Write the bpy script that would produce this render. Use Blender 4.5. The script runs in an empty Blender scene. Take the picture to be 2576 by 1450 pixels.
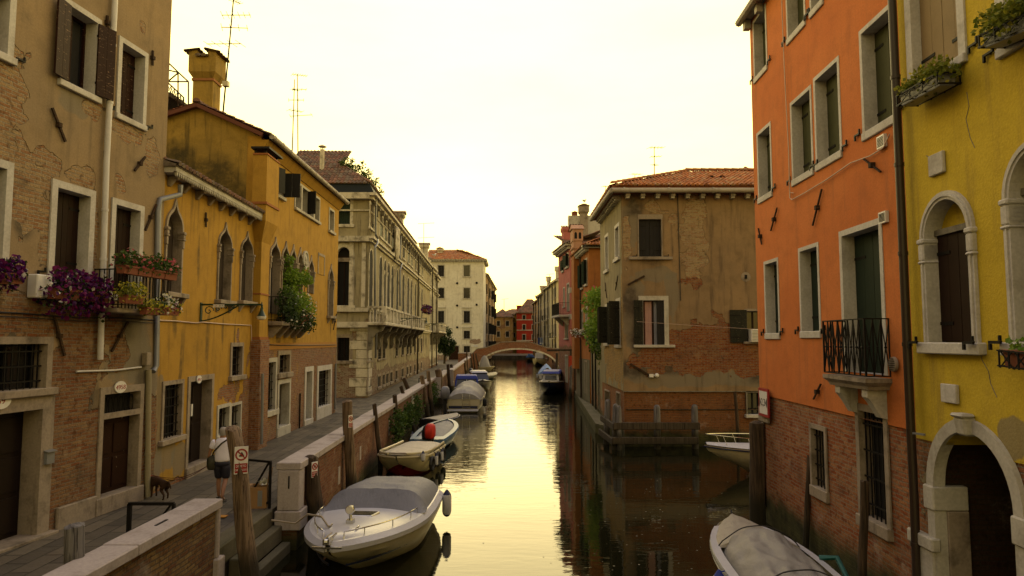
import bpy, bmesh, math, random
from mathutils import Vector, Matrix, noise
from mathutils.geometry import tessellate_polygon
rnd = random.Random(11)
scene = bpy.context.scene
COL = scene.collection
PI = math.pi
R = math.radians
# ---------------------------------------------------------------- camera
FOC, CAMH = 1717.0, 4.75           # focal length in photo pixels (2576 wide), eye height above water
PITCH = math.atan(130 / FOC)
cam_data = bpy.data.cameras.new('camera'); cam = bpy.data.objects.new('camera', cam_data); COL.objects.link(cam)
cam.location = (0, 0, CAMH); cam.rotation_euler = (PI / 2 + PITCH, 0, 0)
cam_data.sensor_fit = 'HORIZONTAL'; cam_data.sensor_width = 36; cam_data.lens = 36 * FOC / 2576
cam_data.clip_start = 0.1; cam_data.clip_end = 3000
scene.camera = cam
# ---------------------------------------------------------------- sky, sun, exposure
SUN_EL, SUN_AZ = R(9), R(-4)       # low sun beyond the bridge, behind thin cloud
w = bpy.data.worlds.new('World'); scene.world = w; w.use_nodes = True
wt = w.node_tree; wt.nodes.clear()
def wn(t, **k):
    n = wt.nodes.new(t)
    for a, b in k.items(): setattr(n, a, b)
    return n
sky = wn('ShaderNodeTexSky', sky_type='NISHITA', sun_disc=False, sun_elevation=SUN_EL, sun_rotation=SUN_AZ,
         air_density=1.0, dust_density=2.0, ozone_density=1.0, altitude=0)
# thin high veil of cloud lit by the low sun: golden near the horizon, paler overhead, dimmer away from the sunset
tc = wn('ShaderNodeTexCoord'); sep = wn('ShaderNodeSeparateXYZ'); wt.links.new(tc.outputs['Generated'], sep.inputs[0])
rp = wn('ShaderNodeValToRGB'); wt.links.new(sep.outputs['Z'], rp.inputs[0]); el = rp.color_ramp.elements
SKY = [(0.0, (2.8, 1.55, .20)), (.035, (2.8, 1.75, .34)), (.09, (2.8, 1.98, .54)), (.2, (2.8, 2.16, .70)), (.42, (2.6, 2.05, .79)), (.66, (1.42, 1.20, 1.02)), (1.0, (.84, .77, .88))]
while len(el) < len(SKY): el.new(.5)
for k, (q, c) in enumerate(SKY): el[k].position = q; el[k].color = (c[0] / 3, c[1] / 3, c[2] / 3, 1)
def wmul(a, b):
    x = wn('ShaderNodeMix', data_type='RGBA', blend_type='MULTIPLY'); x.inputs[0].default_value = 1; wt.links.new(a, x.inputs[6])
    if isinstance(b, tuple): x.inputs[7].default_value = b
    else: wt.links.new(b, x.inputs[7])
    return x.outputs[2]
def wmap(v, f0, f1, t0, t1):
    x = wn('ShaderNodeMapRange', interpolation_type='SMOOTHSTEP'); wt.links.new(v, x.inputs['Value'])
    for k, q in (('From Min', f0), ('From Max', f1), ('To Min', t0), ('To Max', t1)): x.inputs[k].default_value = q
    return x.outputs[0]
cl = wn('ShaderNodeTexNoise'); cl.inputs['Scale'].default_value = 2.0; cl.inputs['Detail'].default_value = 6; cl.inputs['Roughness'].default_value = .6
mp = wn('ShaderNodeMapping'); mp.inputs['Scale'].default_value = (1, 1, 3.5)
wt.links.new(tc.outputs['Generated'], mp.inputs[0]); wt.links.new(mp.outputs[0], cl.inputs['Vector'])
K = 3 / .07
veil = wmul(wmul(wmul(rp.outputs[0], wmap(cl.outputs[0], .3, .7, .94, 1.06)), wmap(sep.outputs['Y'], -.8, .6, .46, 1.0)), (K, K, K, 1))
mx = wn('ShaderNodeMix', data_type='RGBA'); mx.inputs[0].default_value = 0.85
wt.links.new(sky.outputs[0], mx.inputs[6]); wt.links.new(veil, mx.inputs[7])
bg = wn('ShaderNodeBackground'); bg.inputs['Strength'].default_value = 0.07
wt.links.new(mx.outputs[2], bg.inputs['Color'])
wo = wn('ShaderNodeOutputWorld'); wt.links.new(bg.outputs[0], wo.inputs['Surface'])
sl = bpy.data.lights.new('sun', 'SUN'); sl.energy = 0.5; sl.angle = R(45); sl.color = (1.0, .80, .50)
so = bpy.data.objects.new('sun', sl); COL.objects.link(so)
sd = Vector((math.sin(-SUN_AZ) * -1 * math.cos(SUN_EL), math.cos(SUN_AZ) * math.cos(SUN_EL), math.sin(SUN_EL)))
so.rotation_euler = sd.to_track_quat('Z', 'Y').to_euler(); so.location = (0, 0, 60)
scene.view_settings.view_transform = 'Standard'; scene.view_settings.look = 'None'
scene.view_settings.exposure = 0.3; scene.view_settings.gamma = 1.0
scene.cycles.max_bounces = 7; scene.cycles.diffuse_bounces = 1; scene.cycles.glossy_bounces = 4
scene.cycles.transmission_bounces = 4; scene.cycles.transparent_max_bounces = 6
scene.cycles.use_denoising = True; scene.cycles.sample_clamp_indirect = 6
# ---------------------------------------------------------------- pixel -> world helpers (photo pixels, 2576 wide)
_c, _s = math.cos(PITCH), math.sin(PITCH)
def ray(px, py):
    x = (px - 1288) / FOC; y = (725 - py) / FOC
    return Vector((x, _c - y * _s, _s + y * _c))
def gnd(px, py, z=0.0):
    d = ray(px, py); t = (z - CAMH) / d.z
    return Vector((d.x * t, d.y * t, z))
def atY(px, py, Y):
    d = ray(px, py); t = Y / d.y
    return Vector((d.x * t, Y, CAMH + d.z * t))
# ---------------------------------------------------------------- mesh builder
def frame_of(d):
    d = Vector(d).normalized(); a = Vector((0, 0, 1)) if abs(d.z) < .9 else Vector((1, 0, 0))
    x = d.cross(a).normalized(); return x, d.cross(x).normalized()
class MB:
    def __init__(s): s.v = []; s.f = []; s.mi = []; s.uv = {}; s.cur = 0; s.M = None
    def av(s, p):
        p = Vector(p)
        if s.M is not None: p = s.M @ p
        s.v.append(p); return len(s.v) - 1
    def af(s, idx, uv=None):
        s.f.append(tuple(idx)); s.mi.append(s.cur)
        if uv: s.uv[len(s.f) - 1] = uv
    def quad(s, a, b, c, d, uv=None): s.af([s.av(a), s.av(b), s.av(c), s.av(d)], uv)
    def box(s, x0, y0, z0, x1, y1, z1):
        i = [s.av(p) for p in ((x0,y0,z0),(x1,y0,z0),(x1,y1,z0),(x0,y1,z0),(x0,y0,z1),(x1,y0,z1),(x1,y1,z1),(x0,y1,z1))]
        for q in ((0,3,2,1),(4,5,6,7),(0,1,5,4),(1,2,6,5),(2,3,7,6),(3,0,4,7)): s.af([i[k] for k in q])
    def hexa(s, p):                      # 8 points: bottom ring, top ring
        i = [s.av(q) for q in p]
        for q in ((0,3,2,1),(4,5,6,7),(0,1,5,4),(1,2,6,5),(2,3,7,6),(3,0,4,7)): s.af([i[k] for k in q])
    def bar(s, a, b, w, h=None, up=(0, 0, 1)):
        a, b = Vector(a), Vector(b); h = h or w; d = (b - a).normalized(); up = Vector(up)
        if abs(d.dot(up)) > .95: up = Vector((0, 1, 0))
        x = d.cross(up).normalized() * w / 2; y = x.cross(d).normalized() * h / 2
        s.hexa([a - x - y, a + x - y, a + x + y, a - x + y, b - x - y, b + x - y, b + x + y, b - x + y])
    def rings(s, rs, closed=True, cap0=True, cap1=True):
        ids = [[s.av(p) for p in r] for r in rs]; n = len(rs[0])
        for a, b in zip(ids, ids[1:]):
            for k in range(n if closed else n - 1):
                s.af([a[k], a[(k + 1) % n], b[(k + 1) % n], b[k]])
        if cap0 and closed: s.af(ids[0][::-1])
        if cap1 and closed: s.af(ids[-1])
    def tube(s, pts, r, n=7, cap=True):
        pts = [Vector(p) for p in pts]; rs = []
        rr = r if isinstance(r, (list, tuple)) else [r] * len(pts)
        X = None
        for k, p in enumerate(pts):
            d = (pts[min(k + 1, len(pts) - 1)] - pts[max(k - 1, 0)]).normalized()
            if X is None: X, Y = frame_of(d)
            X = (X - d * X.dot(d)).normalized(); Y = d.cross(X)
            rs.append([p + (X * math.cos(t) + Y * math.sin(t)) * rr[k] for t in [2 * PI * j / n for j in range(n)]])
        s.rings(rs, True, cap, cap)
    def lathe(s, prof, c=(0, 0, 0), n=12, ax='z', cap=True):
        c = Vector(c); rs = []
        for r, h in prof:
            ring = []
            for j in range(n):
                t = 2 * PI * j / n; a, b = r * math.cos(t), r * math.sin(t)
                ring.append(c + (Vector((a, b, h)) if ax == 'z' else Vector((a, h, b)) if ax == 'y' else Vector((h, a, b))))
            rs.append(ring)
        s.rings(rs, True, cap, cap)
    def ball(s, c, r, n=8, m=6):
        c = Vector(c); r = Vector((r, r, r)) if not hasattr(r, '__len__') else Vector(r)
        rs = []
        for k in range(m + 1):
            f = PI * k / m; q = max(math.sin(f), .02)
            rs.append([c + Vector((r.x * q * math.cos(2*PI*j/n), r.y * q * math.sin(2*PI*j/n), -r.z * math.cos(f))) for j in range(n)])
        s.rings(rs)
    def tess(s, polys, fn):              # 2D polys (outer + holes) -> faces through fn(u, v) -> point
        flat = [p for pl in polys for p in pl]
        ids = [s.av(fn(*p)) for p in flat]
        for t in tessellate_polygon([[Vector((p[0], p[1], 0)) for p in pl] for pl in polys]):
            a, b, c = (flat[k] for k in t)
            ar = (b[0]-a[0])*(c[1]-a[1]) - (b[1]-a[1])*(c[0]-a[0])
            if abs(ar) < 1e-9: continue
            s.af([ids[k] for k in (t if ar > 0 else t[::-1])])
    def prism(s, outline, y0, y1, holes=()):   # outline in (x, z), extruded along y (y0 front)
        s.tess([outline] + list(holes), lambda u, v: (u, y0, v))
        s.tess([outline] + list(holes), lambda u, v: (u, y1, v))
        k0 = len(s.f)
        for pl in [outline] + list(holes):
            n = len(pl)
            for k in range(n):
                a, b = pl[k], pl[(k + 1) % n]
                s.quad((a[0], y0, a[1]), (b[0], y0, b[1]), (b[0], y1, b[1]), (a[0], y1, a[1]))
    def build(s, name, mats, parent=None, smooth=None, bevel=0, recalc=False, subsurf=0, loc=None):
        if not isinstance(mats, (list, tuple)): mats = [mats]
        me = bpy.data.meshes.new(name)
        me.from_pydata([tuple(p) for p in s.v], [], s.f)
        for m in mats: me.materials.append(m)
        me.polygons.foreach_set('material_index', s.mi)
        if recalc:
            b = bmesh.new(); b.from_mesh(me); bmesh.ops.remove_doubles(b, verts=b.verts, dist=1e-5)
            bmesh.ops.recalc_face_normals(b, faces=b.faces); b.to_mesh(me); b.free()
        ul = me.uv_layers.new(name='UVMap').data
        for p in me.polygons:
            cu = s.uv.get(p.index) if not recalc else None
            nx, ny, nz = abs(p.normal.x), abs(p.normal.y), abs(p.normal.z)
            for k, li in enumerate(p.loop_indices):
                if cu: ul[li].uv = cu[k]; continue
                c = me.vertices[me.loops[li].vertex_index].co
                ul[li].uv = (c.x, c.y) if nz > .75 else ((c.x, c.z) if ny >= nx else (c.y, c.z))
        if smooth is not None:
            me.polygons.foreach_set('use_smooth', [True] * len(me.polygons)); me.set_sharp_from_angle(angle=R(smooth))
        o = bpy.data.objects.new(name, me); COL.objects.link(o)
        if isinstance(parent, tuple): o.parent = parent[0]; o.matrix_local = parent[1] @ Matrix.Translation(loc or (0, 0, 0))
        elif parent is not None: o.parent = parent
        if loc is not None and not isinstance(parent, tuple): o.location = loc
        if subsurf:
            m = o.modifiers.new('subsurf', 'SUBSURF'); m.levels = m.render_levels = subsurf
        if bevel:
            m = o.modifiers.new('bevel', 'BEVEL'); m.width = bevel; m.segments = 1; m.limit_method = 'ANGLE'; m.angle_limit = R(40)
        return o
def tag(o, label=None, cat=None, group=None, kind=None):
    if label: o['label'] = label
    if cat: o['category'] = cat
    if group: o['group'] = group
    if kind: o['kind'] = kind
    return o
def empty(name, loc, rz=0.0, label=None, cat=None, group=None):
    o = bpy.data.objects.new(name, None); COL.objects.link(o); o.location = loc; o.rotation_euler = (0, 0, rz); o.empty_display_size = .3
    return tag(o, label, cat, group)
# ---------------------------------------------------------------- materials
class N:
    def __init__(s, name):
        s.m = bpy.data.materials.new(name); s.m.use_nodes = True; s.t = s.m.node_tree
        s.b = s.t.nodes['Principled BSDF']; s._uv = None
    def put(s, sock, v):
        if isinstance(v, bpy.types.NodeSocket): s.t.links.new(v, sock)
        elif isinstance(v, (tuple, list)) and len(v) == 3 and sock.type == 'RGBA': sock.default_value = (*v, 1)
        else: sock.default_value = v
    def n(s, t, ins=None, **k):
        x = s.t.nodes.new(t)
        for a, b in k.items(): setattr(x, a, b)
        for a, b in (ins or {}).items(): s.put(x.inputs[a], b)
        return x
    @property
    def uv(s):
        if s._uv is None: s._uv = s.n('ShaderNodeTexCoord').outputs['UV']
        return s._uv
    @property
    def obj(s): return s.n('ShaderNodeTexCoord').outputs['Object']
    def map(s, v, sc=(1,1,1), lo=(0,0,0), rot=(0,0,0)): return s.n('ShaderNodeMapping', {'Vector': v, 'Scale': sc, 'Location': lo, 'Rotation': rot}).outputs[0]
    def noise(s, v, sc, det=4, rough=.55, dist=0): return s.n('ShaderNodeTexNoise', {'Vector': v, 'Scale': sc, 'Detail': det, 'Roughness': rough, 'Distortion': dist}).outputs[0]
    def noisec(s, v, sc, det=3): return s.n('ShaderNodeTexNoise', {'Vector': v, 'Scale': sc, 'Detail': det}).outputs[1]
    def ma(s, op, a, b=0.0, c=0.0, clamp=False): return s.n('ShaderNodeMath', {0: a, 1: b, 2: c}, operation=op, use_clamp=clamp).outputs[0]
    def vm(s, op, a, b=(0,0,0)): 
        x = s.n('ShaderNodeVectorMath', {0: a, 1: b}, operation=op)
        return x.outputs['Value'] if op in ('LENGTH', 'DISTANCE') else x.outputs[0]
    def ss(s, v, lo, hi, a=0.0, b=1.0): return s.n('ShaderNodeMapRange', {'Value': v, 'From Min': lo, 'From Max': hi, 'To Min': a, 'To Max': b}, interpolation_type='SMOOTHSTEP').outputs[0]
    def mix(s, f, a, b, mode='MIX'): return s.n('ShaderNodeMix', {0: f, 6: a, 7: b}, data_type='RGBA', blend_type=mode).outputs[2]
    def ramp(s, f, stops):
        x = s.n('ShaderNodeValToRGB', {0: f}); e = x.color_ramp.elements
        while len(e) < len(stops): e.new(.5)
        for k, (p, c) in enumerate(stops): e[k].position = p; e[k].color = (*c, 1)
        return x.outputs[0]
    def bump(s, h, dist=.01, st=1.0, nrm=None):
        i = {'Height': h, 'Distance': dist, 'Strength': st}
        if nrm is not None: i['Normal'] = nrm
        return s.n('ShaderNodeBump', i).outputs[0]
    def out(s, col, rough=.8, nrm=None, metal=0.0, spec=None, **k):
        s.put(s.b.inputs['Base Color'], col); s.put(s.b.inputs['Roughness'], rough); s.put(s.b.inputs['Metallic'], metal)
        if spec is not None: s.put(s.b.inputs['Specular IOR Level'], spec)
        if nrm is not None: s.put(s.b.inputs['Normal'], nrm)
        for a, b in k.items(): s.put(s.b.inputs[a], b)
        return s.m
def mul(c, k): return tuple(x * k for x in c)
def brick_nodes(n, uv, ca, cb, cm, bw=.26, bh=.075, mort=.012):
    jit = n.vm('SCALE', n.vm('SUBTRACT', n.noisec(uv, 2.5, 2), (.5, .5, .5)))
    jit.node.inputs['Scale'].default_value = .05
    wuv = n.vm('ADD', uv, jit)
    bt = n.n('ShaderNodeTexBrick', {'Vector': wuv, 'Color1': ca, 'Color2': cb, 'Mortar': cm, 'Scale': 1.0, 'Mortar Size': mort, 'Mortar Smooth': .3,
             'Brick Width': bw, 'Row Height': bh, 'Bias': -.1})
    blot = n.noise(uv, 1.3, 5, .6)
    c = n.mix(n.ss(blot, .4, .75), bt.outputs[0], n.mix(.4, bt.outputs[0], mul(cm, .9)))
    c = n.mix(n.ma('MULTIPLY', n.ss(n.noise(uv, 7, 3), .52, .7), .7), c, mul(ca, .42))
    fine = n.noise(uv, 30, 3)
    c = n.mix(.55, c, n.ramp(fine, [(.3, (.25, .25, .25)), (.7, (1, 1, 1))]), 'MULTIPLY')
    return c, bt.outputs['Fac'], wuv
BRK = ((.30, .105, .045), (.40, .20, .09), (.30, .24, .17))
BRKY = ((.42, .28, .13), (.36, .22, .10), (.36, .30, .20))
def m_brick(name, pal=BRK, stain=(.05, .045, .03), st=.5, algae=None):
    n = N(name); uv = n.uv
    c, fac, _ = brick_nodes(n, uv, *pal)
    c = n.mix(n.ma('MULTIPLY', n.ss(n.noise(uv, .9, 6, .65), .5, .75), st), c, stain)
    c = n.mix(n.ma('MULTIPLY', n.ss(n.noise(n.map(uv, (1, 1, 1), (7, 3, 0)), 1.1, 6, .7), .55, .75), .5), c, (.42, .36, .30))
    if algae is not None:
        z = n.n('ShaderNodeSeparateXYZ', {0: uv}).outputs[1]
        zz = n.ma('ADD', z, n.ma('MULTIPLY', n.ma('SUBTRACT', n.noise(uv, 1.2, 5), .5), .8))
        c = n.mix(n.ss(zz, algae + .25, algae - .25), c, n.ramp(n.noise(uv, 3, 5), [(.3, (.018, .02, .008)), (.7, (.075, .07, .025))]))
    h = n.ma('ADD', n.ma('MULTIPLY', fac, -1.0), n.ma('MULTIPLY', n.noise(uv, 22, 4), .8))
    return n.out(c, .9, n.bump(h, .012, .8), spec=.2)
def m_plaster(name, c1, c2, stain=(.06, .05, .035), st=.45, patches=(), zb=None, zbw=.5, pal=BRK, peel=None, seed=0.0, algae=None, streak=.5, band=None, mottle=.5, grey=(), dark=(), pal2=None):
    """lime plaster; patches = [(u, z, ru, rz)] where it fell off the brick, zb = height under which brick shows, peel = noise threshold"""
    n = N(name); uv = n.uv; off = n.map(uv, (1, 1, 1), (seed * 3.7, seed * 1.9, seed))
    big = n.noise(off, .45, 6, .6); mid = n.noise(off, 2.2, 6, .65); fine = n.noise(off, 26, 4, .6)
    c = n.mix(n.ss(big, .32, .68), c1, c2)
    c = n.mix(n.ma('MULTIPLY', n.ss(mid, .42, .75), mottle), c, mul(c1, .62))
    for (u, z, ru, rz) in grey:
        dg = n.vm('LENGTH', n.map(n.vm('ADD', uv, n.vm('MULTIPLY', n.vm('SUBTRACT', n.noisec(off, 1.6, 5), (.5, .5, .5)), (1.6*ru, 1.6*rz, 0))), (1/ru, 1/rz, 0), (-u/ru, -z/rz, 0)))
        c = n.mix(n.ss(dg, 1.05, .9, 0, .75), c, (.215, .185, .135))
    for (u, z, ru, rz) in dark:
        dg = n.vm('LENGTH', n.map(n.vm('ADD', uv, n.vm('MULTIPLY', n.vm('SUBTRACT', n.noisec(off, .9, 6), (.5, .5, .5)), (1.8*ru, 1.8*rz, 0))), (1/ru, 1/rz, 0), (-u/ru, -z/rz, 0)))
        c = n.mix(n.ma('MULTIPLY', n.ss(dg, 1.15, .35, 0, .85), n.ss(n.noise(off, 3.5, 6, .7), .3, .6, .45, 1.0)), c, stain)
    sv = n.noise(n.map(off, (2.6, .22, 1)), 1.6, 5, .6)
    c = n.mix(n.ma('MULTIPLY', n.ss(sv, .5, .78), streak), c, stain)
    c = n.mix(n.ma('MULTIPLY', n.ss(n.noise(off, .8, 7, .7), .55, .8), st), c, stain)
    c = n.mix(.28, c, n.ramp(fine, [(.3, (.35, .35, .35)), (.7, (1, 1, 1))]), 'MULTIPLY')
    if band: # darker / lighter paint band (z0, z1, colour, strength)
        z0, z1, bc, bs = band
        z = n.n('ShaderNodeSeparateXYZ', {0: uv}).outputs[1]
        zz = n.ma('ADD', z, n.ma('MULTIPLY', n.ma('SUBTRACT', mid, .5), .5))
        c = n.mix(n.ma('MULTIPLY', n.ma('MULTIPLY', n.ss(zz, z0 - .12, z0 + .12), n.ss(zz, z1 + .12, z1 - .12)), bs), c, bc)
    h = n.ma('ADD', n.ma('MULTIPLY', mid, .6), n.ma('MULTIPLY', fine, .35))
    mask = None
    dn = n.vm('SUBTRACT', n.noisec(off, 1.4, 7), (.5, .5, .5))
    if patches or zb is not None or peel is not None:
        duv = n.vm('ADD', uv, n.vm('MULTIPLY', dn, (1.3, 1.3, 0)))
        if patches:
            d = None
            for (u, z, ru, rz) in patches:
                q = n.vm('LENGTH', n.map(n.vm('ADD', uv, n.vm('MULTIPLY', dn, (2.9 * min(1, ru * 1.2), 2.9 * min(1, rz * 1.2), 0))), (1 / ru, 1 / rz, 0), (-u / ru, -z / rz, 0)))
                d = q if d is None else n.ma('MINIMUM', d, q)
            mask = n.ss(d, 1.03, .97)
        if zb is not None:
            z = n.n('ShaderNodeSeparateXYZ', {0: uv}).outputs[1]
            zz = n.ma('ADD', z, n.ma('MULTIPLY', n.ma('SUBTRACT', n.noise(off, .7, 7, .65), .5), zbw * 4))
            q = n.ss(zz, zb + .02, zb - .02); mask = q if mask is None else n.ma('MAXIMUM', mask, q)
        if peel is not None:
            q = n.ss(n.noise(n.map(off, (1, 1, 1), (9, 4, 0)), .6, 8, .62), peel - .006, peel + .006); mask = q if mask is None else n.ma('MAXIMUM', mask, q)
        bc, fac, _ = brick_nodes(n, uv, *pal)
        if pal2:                          # other bricks above a height
            b2, f2, _ = brick_nodes(n, uv, *pal2[0]); z2 = n.ma('ADD', n.n('ShaderNodeSeparateXYZ', {0: uv}).outputs[1], n.ma('MULTIPLY', n.ma('SUBTRACT', mid, .5), 1.2)); bc = n.mix(n.ss(z2, pal2[1] - .1, pal2[1] + .1), bc, b2)
        bc = n.mix(n.ss(n.noise(off, 1.7, 6, .65), .56, .68), bc, n.mix(.5, mul(c1, .9), bc))
        bc = n.mix(n.ma('MULTIPLY', n.ss(n.noise(n.map(off, (1, 1, 1), (2, 8, 0)), .9, 6, .7), .52, .75), .7), bc, stain)
        c = n.mix(mask, c, bc)
        hb = n.ma('ADD', n.ma('MULTIPLY', fac, -.9), n.ma('MULTIPLY', n.noise(uv, 20, 4), .7))
        h = n.ma('ADD', n.ma('MULTIPLY', n.ma('SUBTRACT', 1.0, mask), n.ma('ADD', n.ma('MULTIPLY', h, .35), 2.0)), n.ma('MULTIPLY', mask, hb))
    if algae is not None:
        z = n.n('ShaderNodeSeparateXYZ', {0: uv}).outputs[1]
        zz = n.ma('ADD', z, n.ma('MULTIPLY', n.ma('SUBTRACT', mid, .5), .9))
        c = n.mix(n.ss(zz, algae + .3, algae - .3), c, n.ramp(n.noise(uv, 3, 5), [(.3, (.018, .02, .008)), (.7, (.08, .075, .03))]))
    return n.out(c, .88, n.bump(h, .022, 1.0), spec=.15)
def m_stone(name, c=(.46, .43, .37), dirt=(.12, .10, .07), st=.7, sc=1.0, rough=.75):
    n = N(name); v = n.obj
    a = n.noise(v, 1.7 * sc, 7, .65); b = n.noise(n.map(v, (3, 3, .6)), 1.6 * sc, 5, .6); f = n.noise(v, 22 * sc, 4)
    k = n.mix(n.ma('MULTIPLY', n.ss(a, .45, .75), st), c, dirt)
    k = n.mix(n.ma('MULTIPLY', n.ss(b, .52, .8), st * .8), k, dirt)
    k = n.mix(.35, k, n.ramp(f, [(.3, (.4, .4, .4)), (.7, (1, 1, 1))]), 'MULTIPLY')
    return n.out(k, rough, n.bump(n.ma('ADD', a, n.ma('MULTIPLY', f, .4)), .01, .6), spec=.3)
def m_wood(name, c=(.16, .12, .085), c2=(.07, .05, .035), sc=1.0, rough=.85, wet=None):
    n = N(name); v = n.obj
    g = n.noise(n.map(v, (9, 9, .5)), 1.8 * sc, 6, .65, .4); a = n.noise(v, 1.3, 5)
    k = n.mix(n.ss(g, .32, .66), c2, c); k = n.mix(n.ma('MULTIPLY', n.ss(a, .45, .7), .5), k, mul(c2, .8))
    cr = n.ss(n.noise(n.map(v, (26, 26, .35)), 1.2, 3), .60, .66)
    k = n.mix(n.ma('MULTIPLY', cr, .8), k, mul(c2, .3))
    if wet is not None:
        z = n.n('ShaderNodeSeparateXYZ', {0: n.n('ShaderNodeNewGeometry').outputs['Position']}).outputs[2]
        zz = n.ma('ADD', z, n.ma('MULTIPLY', n.ma('SUBTRACT', a, .5), .5))
        k = n.mix(n.ss(zz, wet + .25, wet - .15, 0, .88), k, (.02, .018, .01))
    return n.out(k, rough, n.bump(n.ma('SUBTRACT', g, cr), .012, .8), spec=.25)
def m_paint(name, c, wear=None, wc=(.3, .26, .2), rough=.55, metal=0.0, var=.25, plank=None):
    n = N(name); v = n.obj
    a = n.noise(v, 3, 5, .6)
    k = n.mix(n.ma('MULTIPLY', n.ss(a, .4, .75), var), c, mul(c, .45))
    k = n.mix(.2, k, n.ramp(n.noise(v, 40, 3), [(.3, (.4, .4, .4)), (.7, (1, 1, 1))]), 'MULTIPLY')
    h = a
    if wear is not None:
        q = n.noise(n.map(v, (3, 3, 12) if plank is None else plank), 2.5, 8, .7)
        mk = n.ss(q, wear, wear + .03); k = n.mix(mk, k, wc); h = n.ma('SUBTRACT', a, mk)
    return n.out(k, rough, n.bump(h, .004, .5), metal, spec=.35 if rough < .5 else .12)
def m_plain(name, c, rough=.5, metal=0.0, spec=.4, **k):
    n = N(name); v = n.obj
    kk = n.mix(n.ma('MULTIPLY', n.ss(n.noise(v, 5, 5), .4, .8), .3), c, mul(c, .6))
    return n.out(kk, rough, None, metal, spec, **k)
def m_tile(name, cols=((.30, .10, .04), (.42, .17, .07), (.22, .09, .05), (.34, .20, .11))):
    n = N(name); uv = n.uv
    fl = n.vm('FLOOR', uv)
    wv = n.n('ShaderNodeTexWhiteNoise', {'Vector': fl}, noise_dimensions='2D').outputs[0]
    k = n.ramp(wv, [(i / (len(cols) - 1), c) for i, c in enumerate(cols)])
    v = n.obj
    k = n.mix(n.ma('MULTIPLY', n.ss(n.noise(v, 1.1, 7, .7), .5, .75), .75), k, (.075, .06, .045))
    k = n.mix(.4, k, n.ramp(n.noise(v, 16, 4), [(.3, (.35, .35, .35)), (.7, (1, 1, 1))]), 'MULTIPLY')
    return n.out(k, .9, n.bump(n.noise(v, 30, 3), .006, .6), spec=.15)
def m_leaf(name, a, b, c=None):
    n = N(name); g = n.n('ShaderNodeNewGeometry')
    k = n.mix(n.n('ShaderNodeObjectInfo').outputs['Random'], a, a)
    k = n.ramp(g.outputs['Random Per Island'], [(0, a), (.6, b), (1, c or b)])
    m = n.out(k, .65, spec=.25)
    n.put(n.b.inputs['Transmission Weight'], 0.0)
    tr = n.n('ShaderNodeBsdfTranslucent', {'Color': k}); ad = n.n('ShaderNodeMixShader', {0: .35, 1: n.b.outputs[0], 2: tr.outputs[0]})
    n.t.links.new(ad.outputs[0], n.t.nodes['Material Output'].inputs['Surface'])
    return m
def m_glass(name, c=(.012, .012, .014), rough=.08):
    n = N(name); return n.out(c, n.ss(n.noise(n.obj, 2, 3), .3, .7, rough, rough * 2.2), n.bump(n.noise(n.obj, 3, 2), .004, .5), spec=.6)
M = {}
# ---------------------------------------------------------------- shared materials
M['stone'] = m_stone('istrian_stone', (.50, .47, .41), (.17, .14, .10), .6)
M['stone_old'] = m_stone('weathered_stone', (.32, .26, .20), (.065, .048, .033), .85)
M['stone_dark'] = m_stone('sooty_stone', (.22, .195, .15), (.03, .026, .02), .95)
M['stone_pal'] = m_stone('palace_stone', (.62, .565, .45), (.10, .08, .05), .9)
M['paint_white'] = m_stone('white_painted_surround', (.56, .53, .49), (.24, .2, .15), .5)
M['shut_brown'] = m_paint('dark_brown_shutter', (.022, .010, .006), var=.3)
M['shut_worn'] = m_paint('worn_brown_shutter', (.028, .010, .006), wear=.595, wc=(.22, .14, .08))
M['shut_dark'] = m_paint('charcoal_shutter', (.022, .021, .022), var=.3)
M['shut_green'] = m_paint('dark_green_shutter', (.017, .030, .020), var=.3)
M['shut_olive'] = m_paint('olive_shutter', (.06, .062, .026), var=.3)
M['shut_tan'] = m_paint('tan_shutter', (.27, .19, .095), var=.25)
M['shut_greyw'] = m_paint('greyed_wood_shutter', (.055, .042, .032), var=.5)
M['shut_blackworn'] = m_paint('flaking_dark_shutter', (.022, .022, .016), wear=.62, wc=(.16, .13, .08))
M['door_dark'] = m_paint('dark_door', (.018, .011, .008), var=.4)
M['door_worn'] = m_paint('worn_wood_door', (.026, .010, .005), wear=.64, wc=(.26, .2, .13), plank=(4, 4, 3))
M['dark'] = m_plain('unlit_interior', (.008, .007, .006), .9)
M['glass'] = m_glass('window_glass')
M['curtain'] = m_plain('pale_curtain', (.40, .36, .38), .9)
M['iron'] = m_paint('black_iron', (.010, .009, .009), rough=.5, metal=0, var=.3)
M['rust'] = m_paint('rusty_iron', (.045, .028, .018), wear=.58, wc=(.10, .045, .02), rough=.8)
M['zinc'] = m_paint('grey_zinc', (.23, .235, .25), rough=.45, metal=.3)
M['white_pvc'] = m_paint('white_pipe', (.62, .60, .60), rough=.45, var=.25)
M['beige_pvc'] = m_paint('beige_pipe', (.30, .26, .17), rough=.6)
M['brown_pipe'] = m_paint('dark_brown_pipe', (.030, .018, .012), rough=.4)
M['gutter'] = m_stone('grey_gutter', (.42, .38, .32), (.16, .13, .1), .6)
M['tile'] = m_tile('roof_tile', ((.40, .14, .05), (.52, .22, .085), (.30, .11, .045), (.44, .26, .13)))
M['tile_dark'] = m_tile('old_roof_tile', ((.17, .09, .06), (.26, .14, .09), (.13, .085, .06), (.21, .16, .11)))
M['pole'] = m_wood('mooring_wood', (.24, .165, .10), (.085, .055, .032), wet=.75)
M['pole_grey'] = m_wood('grey_mooring_wood', (.20, .19, .19), (.085, .078, .075), wet=.7)
M['pole_dark'] = m_wood('dark_mooring_wood', (.085, .055, .032), (.03, .02, .012), wet=.75)
M['timber'] = m_wood('dark_timber', (.075, .058, .04), (.03, .022, .015), wet=.3)
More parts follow.
